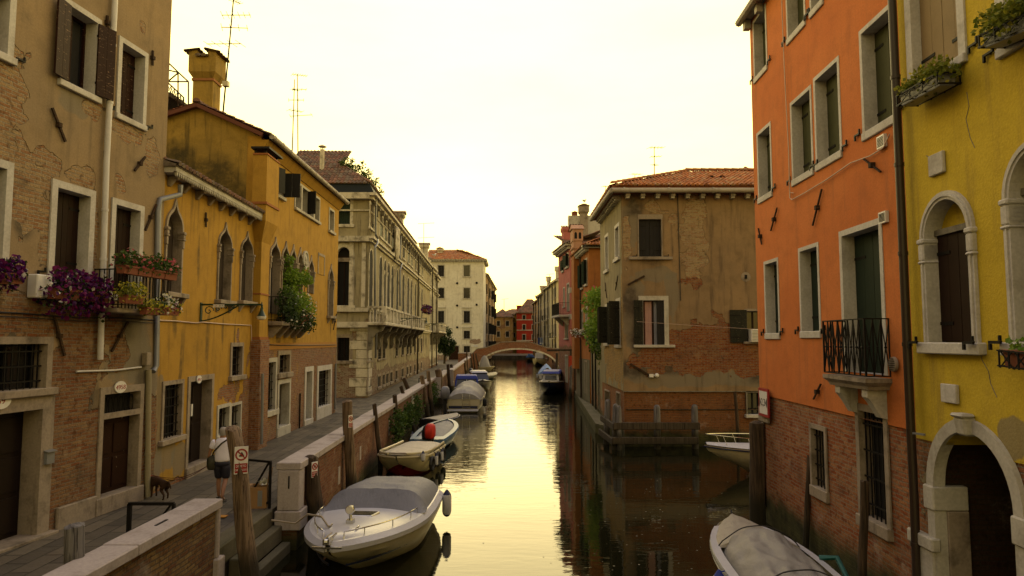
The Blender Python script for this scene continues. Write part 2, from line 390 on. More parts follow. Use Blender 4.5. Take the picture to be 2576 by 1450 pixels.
M['cable'] = m_plain('dark_cable', (.02, .018, .016), .6)
M['cable_pale'] = m_plain('pale_cable', (.50, .36, .28), .6)
M['terracotta'] = m_plain('terracotta', (.22, .07, .035), .8)
M['lamp_green'] = m_paint('green_lamp_iron', (.012, .035, .018), rough=.4)
M['lamp_glass'] = m_plain('milky_lamp_glass', (.62, .58, .50), .3)
M['plate'] = m_plain('white_enamel', (.72, .70, .66), .35)
M['letter_red'] = m_plain('red_enamel', (.30, .02, .02), .4)
M['letter_black'] = m_plain('black_enamel', (.012, .012, .012), .4)
M['leaf'] = m_leaf('leaf_green', (.030, .060, .010), (.055, .10, .018), (.10, .14, .03))
M['leaf_bright'] = m_leaf('leaf_bright', (.10, .18, .015), (.17, .28, .03), (.24, .32, .05))
M['leaf_dark'] = m_leaf('leaf_dark', (.014, .03, .008), (.028, .05, .012), (.045, .07, .018))
M['leaf_yellow'] = m_leaf('leaf_yellowgreen', (.10, .13, .014), (.20, .22, .025), (.28, .26, .03))
M['fl_purple'] = m_leaf('petunia_purple', (.045, .004, .075), (.09, .008, .10), (.07, .006, .14))
M['fl_magenta'] = m_leaf('petunia_magenta', (.11, .007, .075), (.17, .012, .10), (.07, .005, .07))
M['fl_pink'] = m_leaf('pink_blossom', (.55, .07, .10), (.50, .12, .15), (.60, .25, .24))
M['fl_white'] = m_leaf('white_blossom', (.70, .68, .62), (.75, .72, .66))
M['fl_yellow'] = m_leaf('yellow_blossom', (.42, .36, .03), (.52, .45, .06))
# ---------------------------------------------------------------- houses
class House:
    def __init__(s, name, label, cat, a, b, z=0.0, group=None):
        s.a = Vector((a[0], a[1], 0)); s.b = Vector((b[0], b[1], 0)); d = s.b - s.a; s.L = d.length
        s.rz = math.atan2(d.y, d.x); s.root = empty(name, (a[0], a[1], z), s.rz, label, cat, group)
        s.e = d.normalized(); s.nrm = Vector((s.e.y, -s.e.x, 0)); s.holes = []; s.z0 = z
    def uv(s, px, py, off=0.0):
        d = ray(px, py); o = Vector((0, 0, CAMH)); p = s.a + s.nrm * off
        t = (p - o).dot(s.nrm) / d.dot(s.nrm); q = o + d * t
        return ((q - s.a).dot(s.e), q.z - s.z0)
    def rect(s, L, Rr, T, B, off=0.0):
        ym = (T + B) / 2; xm = (L + Rr) / 2
        return s.uv(L, ym, off)[0], s.uv(xm, B, off)[1], s.uv(Rr, ym, off)[0], s.uv(xm, T, off)[1]
    def pt(s, px, py, off=0.0):
        u, z = s.uv(px, py, off); return Vector((u, -off, z))
    def wall(s, outline, mat, depth=6.0, name='wall', reveal=.25, y=0.0, parent=None, closed=True, skip=()):
        mb = MB()
        mb.tess([outline] + [h for h in s.holes], lambda u, v: (u, y, v))
        # triangles face -y (outward)
        n = len(outline)
        for k in range(n):
            if k in skip: continue
            p, q = outline[k], outline[(k + 1) % n]
            mb.quad((p[0], y, p[1]), (q[0], y, q[1]), (q[0], y + depth, q[1]), (p[0], y + depth, p[1]))
        if closed: mb.tess([outline], lambda u, v: (u, y + depth, v))
        s.holes = []
        return mb.build(name, mat, parent or s.root)
class Face(House):
    """a second front of the same house: same root, its own frame"""
    def __init__(s, h, a, b):
        s.a = Vector((a[0], a[1], 0)); s.b = Vector((b[0], b[1], 0)); d = s.b - s.a; s.L = d.length
        s.e = d.normalized(); s.nrm = Vector((s.e.y, -s.e.x, 0)); s.holes = []; s.z0 = h.z0
        m = Matrix.Translation((a[0], a[1], h.z0)) @ Matrix.Rotation(math.atan2(d.y, d.x), 4, 'Z')
        rm = Matrix.Translation((h.a.x, h.a.y, h.z0)) @ Matrix.Rotation(h.rz, 4, 'Z')
        s.root = (h.root, rm.inverted() @ m)
def rectpoly(u0, z0, u1, z1): return [(u0, z0), (u1, z0), (u1, z1), (u0, z1)]
def archpoly(u0, z0, u1, zs, za, kind='round', n=12):
    """opening with vertical jambs to zs and an arch up to za"""
    c = (u0 + u1) / 2; r = (u1 - u0) / 2; H = za - zs; pts = [(u0, z0), (u1, z0)]
    if kind == 'round':
        for k in range(n + 1):
            t = PI * k / n; pts.append((c + r * math.cos(t), zs + H * math.sin(t)))
    elif kind == 'seg':
        for k in range(n + 1):
            t = PI * k / n; pts.append((c + r * math.cos(t), zs + H * math.sin(t)))
    else:                               # ogee: convex haunch then concave flick to a point
        half = [(1, 0), (1.0, .14), (.95, .28), (.83, .42), (.66, .53), (.46, .62), (.28, .70), (.15, .80), (.06, .90), (0, 1)]
        pts += [(c + r * x, zs + H * y) for x, y in half]
        pts += [(c - r * x, zs + H * y) for x, y in half[-2::-1]]
    return pts
def offset_poly(p, w, wb=None):
    """push every vertex outward (poly is counter-clockwise) by w; bottom edge by wb"""
    n = len(p); out = []
    for k in range(n):
        a, b, c = Vector(p[k - 1]), Vector(p[k]), Vector(p[(k + 1) % n])
        d1, d2 = (b - a), (c - b)
        d1 = d1.normalized() if d1.length > 1e-6 else d2.normalized()
        d2 = d2.normalized() if d2.length > 1e-6 else d1
        n1, n2 = Vector((d1.y, -d1.x)), Vector((d2.y, -d2.x)); m = (n1 + n2)
        m = m / max(m.length_squared / 2, .35) 
        q = b + m * w
        out.append([q.x, q.y])
    if wb is not None:
        z0 = min(q[1] for q in p)
        for k in range(n):
            if abs(p[k][1] - z0) < 1e-6: out[k][1] = z0 - wb
    return [tuple(q) for q in out]
def surround(mb, poly, w, proud=.035, depth=.22, wb=0.0):
    o = offset_poly(poly, w, wb); n = len(poly)
    for k in range(n):
        j = (k + 1) % n; a, b, c, d = poly[k], poly[j], o[j], o[k]
        mb.quad((d[0], -proud, d[1]), (c[0], -proud, c[1]), (b[0], -proud, b[1]), (a[0], -proud, a[1]))
        mb.quad((d[0], .01, d[1]), (c[0], .01, c[1]), (c[0], -proud, c[1]), (d[0], -proud, d[1]))
        mb.quad((a[0], -proud, a[1]), (b[0], -proud, b[1]), (b[0], depth, b[1]), (a[0], depth, a[1]))
def leaf_panel(mb, x0, x1, z0, z1, y, th=.04, planks=3, hinges=True, louv=False, cut=None):
    """one shutter leaf in the x-z plane at depth y; cut(x) gives the top height for arched leaves"""
    W = (x1 - x0) / planks; mb.cur = 0
    for k in range(planks):
        a, b = x0 + k * W + .003, x0 + (k + 1) * W - .003
        if cut is None: mb.box(a, y, z0, b, y + th, z1)
        else:
            t0, t1 = cut(a), cut(b)
            mb.hexa([(a, y, z0), (b, y, z0), (b, y + th, z0), (a, y + th, z0), (a, y, t0), (b, y, t1), (b, y + th, t1), (a, y + th, t0)])
    if louv:
        z = z0 + .12
        while z < z1 - .1: mb.hexa([(x0 + .06, y - .012, z), (x1 - .06, y - .012, z), (x1 - .06, y, z), (x0 + .06, y, z), (x0 + .06, y - .003, z + .04), (x1 - .06, y - .003, z + .04), (x1 - .06, y, z + .04), (x0 + .06, y, z + .04)]); z += .055
    if hinges:
        mb.cur = 1
        for f in (.17, .83):
            zz = z0 + (z1 - z0) * f
            if hinges == 'L': mb.box(x0 - .01, y - .012, zz - .025, x0 + (x1 - x0) * .62, y - .001, zz + .025)
            else: mb.box(x0 + (x1 - x0) * .38, y - .012, zz - .025, x1 + .01, y - .001, zz + .025)
        mb.cur = 0
def window(h, r, fill='shutters', arch=None, zs=None, fw=.13, depth=.2, proud=.035, mat='shut_brown', frame='stone', sill=.12, sillw=.1, sillp=.09, brackets=False,
           planks=3, hinges=True, louv=False, name='window', label=None, hooks=True, bars=None, glassdiv=True, sill_mat=None, openang=None, reveal_mat=None, lintel=0.0):
    """builds a window (or door) as a part of house h: surround mesh + sub-parts; r=(u0,z0,u1,z1). Adds the hole to the next wall()"""
    u0, z0, u1, z1 = r
    poly = rectpoly(*r) if arch is None else archpoly(u0, z0, u1, zs, z1, arch)
    h.holes.append(poly)
    mb = MB(); surround(mb, poly, fw, proud, depth, 0.0 if sill else fw * .0)
    if lintel: mb.box(u0 - fw - .06, -.12, z1 + fw + .22, u1 + fw + .06, .01, z1 + fw + .22 + lintel)
    W = mb.build(name, M[frame], h.root)
    if label: W['label'] = label
    c = (u0 + u1) / 2; zt = zs if arch else z1
    if sill:
        b = MB(); b.box(u0 - fw - sillw, -sillp - proud, z0 - sill, u1 + fw + sillw, depth * .9, z0 + .004)
        if brackets:
            for x in (u0 - fw * .3, u1 + fw * .3):
                b.hexa([(x - .05, -.03, z0 - sill - .26), (x + .05, -.03, z0 - sill - .26), (x + .05, .0, z0 - sill - .26), (x - .05, .0, z0 - sill - .26),
                        (x - .06, -sillp - proud + .02, z0 - sill - .002), (x + .06, -sillp - proud + .02, z0 - sill - .002), (x + .06, .0, z0 - sill - .002), (x - .06, .0, z0 - sill - .002)])
        b.build('sill', M[sill_mat or frame], W, bevel=.012)
    topf = None
    if arch:
        top = poly[2:]
        def topf(x):
            for k in range(len(top) - 1):
                (xa, za), (xb, zb) = top[k], top[k + 1]
                if min(xa, xb) - 1e-6 <= x <= max(xa, xb) + 1e-6 and abs(xa - xb) > 1e-6: return za + (zb - za) * (x - xa) / (xb - xa)
            return zs
    y = depth * .78
    if fill == 'shutters':
        for side, (a, b) in (('L', (u0 + .004, c - .004)), ('R', (c + .004, u1 - .004))):
            s = MB(); leaf_panel(s, a, b, z0 + .01, z1 - .01, y, .04, planks if not arch else planks * 2, side if hinges else False, louv, (lambda x: topf(x) - .005) if arch else None)
            s.build('shutter', [M[mat], M['iron']], W)
        if arch: 
            g = MB(); g.tess([poly], lambda u, v: (u, depth * 1.0, v)); g.build('pane', M['dark'], W)
    elif fill in ('glass', 'dark', 'curtain'):
        g = MB(); g.tess([poly], lambda u, v: (u, depth, v)); g.build('pane', M['glass' if fill != 'dark' else 'dark'], W)
        if glassdiv:
            f = MB(); f.box(c - .03, depth - .05, z0, c + .03, depth - .004, zt); 
            for (a, b) in ((u0, u0 + .05), (u1 - .05, u1)): f.box(a, depth - .05, z0, b, depth - .004, zt)
            if arch: f.box(u0 + .05, depth - .045, zt - .03, u1 - .05, depth - .008, zt + .03)
            else: f.box(u0 + .05, depth - .045, z1 - .05, u1 - .05, depth - .008, z1)
            f.build('sash', M[mat], W)
        if openang:
            for side, ang in zip('LR', openang):
                if ang is None: continue
                wdt = (u1 - u0) / 2; s = MB()
                if side == 'L':
                    s.M = Matrix.Translation((u0 + .01, -proud - .01, 0)) @ Matrix.Rotation(-R(ang), 4, 'Z'); leaf_panel(s, 0, wdt, z0 + .02, z1 - .02, 0, .04, planks, 'L' if hinges else False, louv)
                else:
                    s.M = Matrix.Translation((u1 - .01, -proud - .01, 0)) @ Matrix.Rotation(R(ang), 4, 'Z'); leaf_panel(s, -wdt, 0, z0 + .02, z1 - .02, 0, .04, planks, 'R' if hinges else False, louv)
                s.build('shutter', [M[mat], M['iron']], W)
    elif fill == 'door':
        g = MB(); g.box(u0 + .003, depth - .03, z0, u1 - .003, depth + .03, z1 - .003)
        nh = max(2, int((z1 - z0) / .8))
        for k in range(nh):
            for (a, b) in ((u0 + .08, c - .05), (c + .05, u1 - .08)):
                za = z0 + .1 + k * (z1 - z0 - .15) / nh; zb = za + (z1 - z0 - .15) / nh - .1
                g.box(a, depth - .055, za, b, depth - .031, zb)
        g.build('door_leaf', M[mat], W, bevel=.008)
    if bars:
        nv, nh = bars; g = MB(); yb = depth * .35
        for k in range(nv):
            x = u0 + (u1 - u0) * (k + .5) / nv; top_ = topf(x) if topf else z1
            g.box(x - .011, yb - .011, z0, x + .011, yb + .011, top_)
        for k in range(nh):
            zz = z0 + (zt - z0) * (k + .5) / nh; g.box(u0, yb - .02, zz - .014, u1, yb + .003, zz + .014)
        g.build('grille', M['iron'], W)
    if hooks and fill == 'shutters' and sill:
        for x in (u0 - fw - .16, u1 + fw + .16):
            g = MB(); g.box(x - .10, -.05, z0 + .02, x + .10, -.02, z0 + .05); g.box(x - .10, -.05, z0 - .06, x - .07, -.02, z0 + .019); g.box(x + .07, -.05, z0 + .051, x + .10, -.02, z0 + .12)
            g.box(x - .015, -.021, z0 + .02, x + .015, .03, z0 + .05)
            g.build('shutter_hook', M['iron'], W)
    return W
def tile_roof(mb, p0, ev, up, inside=None, pitch=.21, row=.36, amp=.055, seed=3, fine=4):
    """barrel tiles over the parallelogram p0 + a*ev + b*up (local vectors)"""
    rr = random.Random(seed); p0, ev, up = Vector(p0), Vector(ev), Vector(up)
    L, S = ev.length, up.length; e, s_ = ev.normalized(), up.normalized(); n = e.cross(s_)
    if n.z < 0: n = -n
    nc, nr = max(1, int(L / pitch)), max(1, int(S / row)); pw, rh = L / nc, S / nr
    prof = [(k / fine * .66, amp * math.sin(PI * k / fine)) for k in range(fine + 1)] + [(.83, -.02), (1, 0)]
    for i in range(nc):
        for j in range(nr):
            if inside and not inside((i + .5) * pw, (j + .5) * rh): continue
            jt = rr.uniform(-.008, .008); jx = rr.uniform(-.012, .012)
            A, B = [], []
            for (fx, hh) in prof:
                x = (i + fx) * pw + jx
                A.append(mb.av(p0 + e * x + s_ * (j * rh - .03) + n * (hh + .028 + jt))); B.append(mb.av(p0 + e * x + s_ * (j + 1) * rh + n * (hh * .85 + jt)))
            C = [mb.av(p0 + e * ((i + fx) * pw + jx) + s_ * (j * rh - .03) + n * (-.03)) for fx, hh in prof]
            q = (i + .5, j + .5)
            mb.af([mb.av(p0 + e * (i + a_) * pw + s_ * (j + b_) * rh - n * .034) for a_, b_ in ((0, 0), (1, 0), (1, 1), (0, 1))], [q] * 4)
            for k in range(len(prof) - 1):
                mb.af([A[k], A[k + 1], B[k + 1], B[k]], [q] * 4)
                if prof[k][1] > 0 or prof[k + 1][1] > 0: mb.af([C[k], C[k + 1], A[k + 1], A[k]], [q] * 4)
def ridge(mb, a, b, r=.10, seg=.4):
    a, b = Vector(a), Vector(b); L = (b - a).length; n = max(1, int(L / seg)); d = (b - a) / n
    X = Vector((0, 0, 1)).cross(d).normalized(); Z = Vector((0, 0, 1))
    for k in range(n):
        p, q = a + d * k, a + d * (k + 1.08)
        r0, r1 = [], []
        for j in range(6):
            t = PI * j / 5; r0.append(p + X * r * 1.1 * math.cos(t) + Z * r * 1.1 * math.sin(t)); r1.append(q + X * r * .9 * math.cos(t) + Z * r * .9 * math.sin(t))
        i0 = [mb.av(x) for x in r0]; i1 = [mb.av(x) for x in r1]
        for j in range(5): mb.af([i0[j], i0[j + 1], i1[j + 1], i1[j]], [(k + .5, 77.5)] * 4)
        mb.af(i0, [(k + .5, 77.5)] * 6)
def pipe(h, pts, r, mat, name='drainpipe', clips=True, n=8):
    mb = MB(); mb.tube(pts, r, n)
    if clips:
        for a, b in zip(pts, pts[1:]):
            a, b = Vector(a), Vector(b)
            if abs((b - a).normalized().z) > .9 and (b - a).length > 1.2:
                k = int((b - a).length / 2.2) + 1
                for j in range(1, k + 1):
                    p = a.lerp(b, j / (k + 1)); mb.tube([p - Vector((0, 0, .03)), p + Vector((0, 0, .03))], r * 1.18, n)
    return mb.build(name, M[mat], h.root, smooth=50)
def rods(h, lst, mat='rust', w=.05):
    for (x0, y0, x1, y1) in lst:
        a, b = h.pt(x0, y0), h.pt(x1, y1); mb = MB(); a.y = b.y = -.04
        mb.bar(a, b, w, .035, up=(0, 1, 0)); c = a.lerp(b, .5); mb.box(c.x - .045, -.085, c.z - .045, c.x + .045, .02, c.z + .045)
        mb.build('wall_anchor', M[mat], h.root)
def text(body, size, mat, parent, loc, rot=(PI / 2, 0, 0), name='lettering', ex=.002, align='CENTER', sx=1.0):
    cu = bpy.data.curves.new(name, 'FONT'); cu.body = body; cu.size = size; cu.extrude = ex; cu.align_x = align; cu.align_y = 'CENTER'
    o = bpy.data.objects.new(name, cu); COL.objects.link(o)
    dg = bpy.context.evaluated_depsgraph_get(); me = bpy.data.meshes.new_from_object(o.evaluated_get(dg)); bpy.data.objects.remove(o)
    o = bpy.data.objects.new(name, me); COL.objects.link(o); me.materials.clear(); me.materials.append(mat)
    o.parent = parent; o.location = loc; o.rotation_euler = rot; o.scale = (sx, 1, 1); return o
# ---------------------------------------------------------------- foliage
def leaf(mb, p, s, rr, droop=0.0, uvv=None):
    d = Vector((rr.gauss(0, 1), rr.gauss(0, 1), rr.gauss(0, .8) - droop)).normalized(); x, y = frame_of(d)
    t = rr.uniform(0, 2 * PI); x, y = x * math.cos(t) + y * math.sin(t), y * math.cos(t) - x * math.sin(t)
    l = s * rr.uniform(.7, 1.3); wd = l * .42
    p = Vector(p); mb.af([mb.av(p), mb.av(p + d * l * .5 + x * wd + y * wd * .3), mb.av(p + d * l), mb.av(p + d * l * .5 - x * wd + y * wd * .3)])
def clump(mb, c, r, n, s, rr, droop=0.0, shell=.5):
    c = Vector(c); r = Vector(r) if hasattr(r, '__len__') else Vector((r, r, r))
    for _ in range(n):
        v = Vector((rr.gauss(0, 1), rr.gauss(0, 1), rr.gauss(0, 1))).normalized() * (rr.random() ** shell)
        leaf(mb, c + Vector((v.x * r.x, v.y * r.y, v.z * r.z)), s, rr, droop)
def blossom(mb, p, s, rr):
    d = Vector((rr.gauss(0, 1), rr.gauss(0, 1), rr.gauss(0, 1))).normalized(); x, y = frame_of(d); p = Vector(p)
    ids = [mb.av(p + (x * math.cos(2 * PI * k / 5) + y * math.sin(2 * PI * k / 5)) * s + d * s * .35) for k in range(5)]; c = mb.av(p)
    for k in range(5): mb.af([c, ids[k], ids[(k + 1) % 5]])
# ---------------------------------------------------------------- setting
n = N('canal_water'); g = n.n('ShaderNodeTexCoord').outputs['Object']
w1 = n.noise(n.map(g, (.55, 1.9, 1)), .8, 3, .55, .4); w2 = n.noise(n.map(g, (1.2, 3.2, 1), (3, 1, 0)), 1.7, 3, .5, .3)
gy = n.n('ShaderNodeSeparateXYZ', {0: g}).outputs[1]
amp = n.ss(gy, 14, 60, .2, .85)
far = n.noise(n.map(g, (.9, 2.6, 1)), 2.2, 4, .6, .5)
hh = n.ma('ADD', n.ma('MULTIPLY', w1, .7), n.ma('MULTIPLY', w2, .3))
hh = n.ma('ADD', n.ma('MULTIPLY', hh, amp), n.ma('MULTIPLY', far, n.ss(gy, 52, 62, 0, .22)))
M['water'] = n.out((.008, .008, .003), .025, n.bump(hh, .058, .6), spec=.5, **{'IOR': 1.38})
mb = MB(); mb.quad((-900, -300, 0), (900, -300, 0), (900, 1700, 0), (-900, 1700, 0))
tag(mb.build('water', M['water']), kind='structure')
mb = MB(); mb.quad((-900, -300, -2.2), (900, -300, -2.2), (900, 1700, -2.2), (-900, 1700, -2.2))
n = N('paving'); uv = n.uv
bt = n.n('ShaderNodeTexBrick', {'Vector': n.vm('ADD', n.map(uv, (1, 1, 1), rot=(0, 0, R(88))), n.vm('MULTIPLY', n.noisec(uv, .8, 3), (.06, .06, 0))), 'Color1': (.145, .12, .09), 'Color2': (.062, .054, .046), 'Mortar': (.028, .023, .018), 'Scale': 1.0, 'Mortar Size': .02, 'Mortar Smooth': .4, 'Brick Width': .95, 'Row Height': .36, 'Bias': 0})
k = n.mix(n.ma('MULTIPLY', n.ss(n.noise(uv, .6, 7, .65), .42, .72), .55), bt.outputs[0], (.13, .11, .08))
k = n.mix(n.ma('MULTIPLY', n.ss(n.noise(n.map(uv, (1, 1, 1), (5, 5, 0)), 1.8, 7, .7), .52, .75), .6), k, (.035, .03, .025))
k = n.mix(.4, k, n.ramp(n.noise(uv, 24, 4), [(.3, (.4, .4, .4)), (.7, (1, 1, 1))]), 'MULTIPLY')
M['paving'] = n.out(k, n.ss(n.noise(uv, 1.4, 5), .35, .7, .55, .85), n.bump(n.ma('ADD', n.ma('MULTIPLY', bt.outputs['Fac'], -1), n.ma('MULTIPLY', n.noise(uv, 9, 5), .7)), .012, .7), spec=.3)
tag(mb.build('canal_bed', M['paving']), kind='structure')
PZ = .9
edge = [(-5.45, -10), (-5.45, 12.5), (-5.45, 15.9), (-6.05, 51), (-6.2, 64), (-7.3, 121), (-7.3, 170)]
mb = MB()
for (x0, y0), (x1, y1) in zip(edge, edge[1:]):
    q = 3 if y1 - y0 > 20 else 1
    for j in range(q):
        a, b = j / q, (j + 1) / q
        xa, ya, xb, yb = x0 + (x1 - x0) * a, y0 + (y1 - y0) * a, x0 + (x1 - x0) * b, y0 + (y1 - y0) * b
        mb.quad((-16, ya, PZ), (xa, ya, PZ), (xb, yb, PZ), (-16, yb, PZ)); mb.quad((xa, ya, PZ), (xa, ya, -2), (xb, yb, -2), (xb, yb, PZ))
tag(mb.build('promenade', M['paving']), kind='structure')
mb = MB()
for (x0, y0, x1, y1) in ((-60, 170, 60, 240), (9.3, 105, 60, 180)):
    mb.box(x0, y0, -2, x1, y1, .85)
tag(mb.build('quay_ground', M['paving']), kind='structure')
# ---- parapet walls along the promenade
M['brick_wall'] = m_brick('parapet_brick', ((.21, .06, .028), (.30, .14, .07), (.20, .15, .10)), algae=.35)
M['brick_wall2'] = m_brick('foreground_parapet_brick', ((.17, .07, .035), (.30, .20, .08), (.13, .10, .07)), (.05, .03, .03), .7, algae=.1)
M['brick'] = m_brick('canal_brick')
M['coping'] = m_stone('coping_stone', (.43, .375, .355), (.15, .12, .09), .55)
def parapet(name, label, a, b, th, ztop, mat, pillars=(), zlow=-1.5, seg=1.6, group=None):
    a, b = Vector((*a, 0)), Vector((*b, 0)); d = b - a; Ln = d.length
    root = empty(name, a, math.atan2(d.y, d.x), label, 'wall', group)   # local +x along the wall, +y away from the canal
    mb = MB(); mb.box(.05, 0.03, zlow, Ln - .05, th - .03, ztop - .16); mb.build('brick_body', mat, root)
    rr = random.Random(5); x = 0
    cb = MB()
    while x < Ln - .01:
        x2 = min(Ln, x + seg * rr.uniform(.75, 1.2)); x2 = Ln if Ln - x2 < .5 else x2
        dz, dy = rr.uniform(-.008, .008), rr.uniform(-.01, .01)
        cb.box(x + .004, -.05 + dy, ztop - .157, x2 - .004, th + .05 + dy, ztop + dz); x = x2
    cb.build('coping', M['coping'], root, bevel=.015)
    for (x0, x1, z1) in pillars:
        pb = MB(); pb.box(x0 - .0, -.02, PZ - .02, x1, th + .02, z1 - .165); pb.box(x0 - .04, -.07, PZ - .45, x1 + .12, th + .06, PZ - .023)
        pb.build('end_pillar', M['coping'], root, bevel=.02)
    return root
PG = 'brick parapets along the promenade'
wfg = parapet('parapet_wall', 'foreground brick parapet with pale stone coping at the bottom left corner', (-5.25, -6), (-5.25, 12.55), .42, 1.9, M['brick_wall2'], [(18.43, 18.55, 1.9)], group=PG)
w1_ = parapet('parapet_wall', 'long brick parapet with white coping running from the railing gap past the speedboat', (-4.85, 15.8), (-5.72, 51), .46, 1.95, M['brick_wall'], [(0, .42, 1.95)], group=PG)
w2_ = parapet('parapet_wall', 'short middle brick parapet with a white end stone beside the thick mooring pole', (-5.3, 51), (-5.9, 64), .46, 1.95, M['brick_wall'], [(0, .5, 1.95)], group=PG)
w3_ = parapet('parapet_wall', 'far brick parapet with white coping climbing towards the arched bridge', (-5.5, 64), (-6.9, 115), .46, 1.95, M['brick_wall'], [(0, .5, 1.95), (50.2, 50.9, 2.75)], group=PG)
# dark slots in the coping ends, stone patches in the wall
mb = MB(); mb.bar((.2, .12, 1.40), (.2, .12, 1.73), .03, .03); mb.M = None
o = MB(); o.box(-.024, .2, 1.38, -.018, .23, 1.66); o.build('iron_strip', M['iron'], w1_)
o = MB(); o.box(16.7, .19, 1.905, 17.05, .23, 1.915); o.build('iron_strip', M['iron'], wfg)
for (x, z, hgt) in ((4.1, .6, .5), (7.2, .75, .45), (13.4, .7, .7), (21, .6, .5)):
    o = MB(); o.box(x, .015, z, x + .22, .06, z + hgt); o.build('stone_block', M['coping'], w1_, bevel=.01)
# ---- landing steps in the gap
st = empty('landing_steps', (-5.45, 14.2, 0), 0, 'mossy stone landing steps going down to the water beside the leaning post', 'steps')
for k, (xa, xb, z) in enumerate(((-.35, .05, .92), (.05, .27, .58), (.27, .47, .22))):
    mb = MB(); mb.box(xa, (-.85 if k else -1.62), z - .36, xb, 1.55, z)
    M['mossy'] = M.get('mossy') or m_plaster('mossy_step_stone', (.16, .14, .09), (.10, .09, .055), (.02, .03, .008), .8)
    mb.build('step', M['mossy'], st, bevel=.02)
# ---- right-hand quay and plinth under the houses
M['plinth'] = m_plaster('mossy_plinth', (.17, .155, .11), (.12, .11, .07), (.02, .025, .008), .7, algae=.55)
mb = MB()
pts = [(4.95, 33.2), (4.2, 35.2), (4.9, 52), (5.25, 59), (7.4, 112)]
for (x0, y0), (x1, y1) in zip(pts, pts[1:]):
    mb.hexa([(x0, y0, -1.5), (9, y0, -1.5), (9, y1, -1.5), (x1, y1, -1.5), (x0 + .05, y0, .5), (9, y0, .5), (9, y1, .5), (x1 + .05, y1, .5)])
tag(mb.build('quay_edge', M['plinth']), kind='structure')
# ---------------------------------------------------------------- left bank: peeling tan house
nl_patch = [(0.9, 7.7, 1.7, 1.3), (.6, 10.9, 1.0, 1.5), (5.1, 8.6, .8, .35), (3.7, 6.9, .45, 1.4), (7.6, 6.9, .22, 1.9), (7.35, 10.35, .8, .5), (5.4, 10.8, 1.1, .45), (9.35, 9.0, .35, 1.6), (8.0, 8.3, .3, .5), (3.4, 5.5, .6, 1.6), (7.9, 13.7, .28, .4), (6.0, 3.6, 1.2, .8), (5.5, 1.8, .5, 1.0)]
A0, A1 = (-11.24, -4.0), (-8.9, 17.25)
M['tan'] = m_plaster('tan_peeling_plaster', (.31, .215, .115), (.27, .20, .12), (.085, .07, .05), .5, (), 4.55, .42, ((.34, .17, .09), (.38, .25, .13), (.36, .31, .23)), .655, 1.0)
h = House('house', 'tall tan house with peeling plaster and brown shutters at the left edge', 'house', A0, A1)
NL = h
def px_patch(h, lst): return [(*h.uv(x, y), ru, rz) for (x, y, ru, rz) in lst]
pp = px_patch(h, [(60, 470, 1.0, .8), (20, 250, .5, .9), (205, 445, .42, .28), (120, 620, .22, 1.0), (232, 560, .16, .9), (330, 335, .5, .38), (240, 275, .38, .2), (385, 410, .25, .6), (302, 465, .14, .25), (360, 65, .13, .16), (190, 990, .8, .7), (215, 1140, .35, .7), (60, 800, 1.4, .5), (200, 850, .8, .9), (380, 1150, .25, .8), (290, 840, .3, .6), (180, 1250, .5, .4)])
gg = px_patch(h, [(345, 870, .5, 1.2), (160, 1080, .45, .8), (225, 900, .3, .4), (370, 960, .4, .8), (190, 255, .5, .35), (320, 870, .7, 1.0), (170, 1110, .6, .5), (215, 1000, .25, .5)])
M['tan'] = m_plaster('tan_peeling_plaster', (.345, .245, .135), (.29, .215, .13), (.085, .07, .05), .55, pp, 3.3, .4, ((.23, .085, .035), (.31, .19, .09), (.25, .19, .13)), None, 1.0, pal2=(((.33, .165, .075), (.43, .31, .16), (.38, .31, .21)), 5.4), grey=gg, dark=px_patch(h, [(200, 1010, .8, .6), (50, 830, .9, .35), (225, 1190, .5, .9), (350, 1010, .3, 1.0), (300, 830, .6, .4), (130, 1000, .35, .8), (345, 700, .4, .5), (60, 560, .3, .5)]))  # lower bricks dirty and red, also coloured darker to carry the dimmer light below
wr = lambda *a: h.rect(*a)
window(h, wr(165, 240, 33, 226), 'curtain', fw=.12, depth=.3, mat='shut_worn', frame='paint_white', sill=.13, sillw=.06, sillp=.05, openang=(172, 165), planks=2, label='open window with flaking brown shutters folded back')
window(h, wr(301.5, 360, 123, 303), 'shutters', fw=.12, depth=.3, mat='shut_worn', frame='paint_white', sill=.13, sillw=.02, sillp=.04)
window(h, wr(-60, 20, -30, 123), 'shutters', fw=.14, depth=.25, mat='shut_worn', frame='paint_white', sill=.14, sillw=.05, sillp=.05)
window(h, wr(137, 221, 482, 697), 'shutters', fw=.15, depth=.3, mat='shut_brown', frame='paint_white', sill=.12, sillw=0, sillp=.03)
window(h, wr(285, 347, 522, 745), 'shutters', fw=.14, depth=.28, mat='shut_brown', frame='paint_white', sill=.12, sillw=0, sillp=.03, hooks=False)
window(h, wr(-75, 8, 412, 665), 'shutters', fw=.15, depth=.28, mat='shut_brown', frame='paint_white', sill=.12, sillw=0, sillp=.03, hooks=False)
window(h, wr(-40, 114, 866, 983), 'glass', fw=.14, depth=.3, mat='shut_dark', frame='stone_old', sill=.14, bars=(9, 3))
r = wr(-60, 95, 1040, 1370); r = (r[0], PZ + .05, r[2], r[3])
window(h, r, 'door', fw=.30, depth=.4, mat='door_dark', frame='stone_old', sill=.08, sillp=.15, name='door', label='wide black double door under a white stone lintel')
r = wr(255, 346, 989, 1237)
window(h, (r[0], r[1], r[2], r[3] - .55), 'door', fw=.13, depth=.26, mat='door_worn', frame='stone_old', sill=r[1] - PZ - .0, sillw=.05, sillp=.06, name='door', label='worn brown panelled door with scuffed bottom')
D = h.holes.pop(); h.holes.append(rectpoly(r[0], r[1], r[2], r[3]))
mb = MB(); u0, z0, u1, z1 = r; mb.box(u0, .24, z1 - .55, u1, .27, z1); mb.build('transom', M['dark'], h.root)
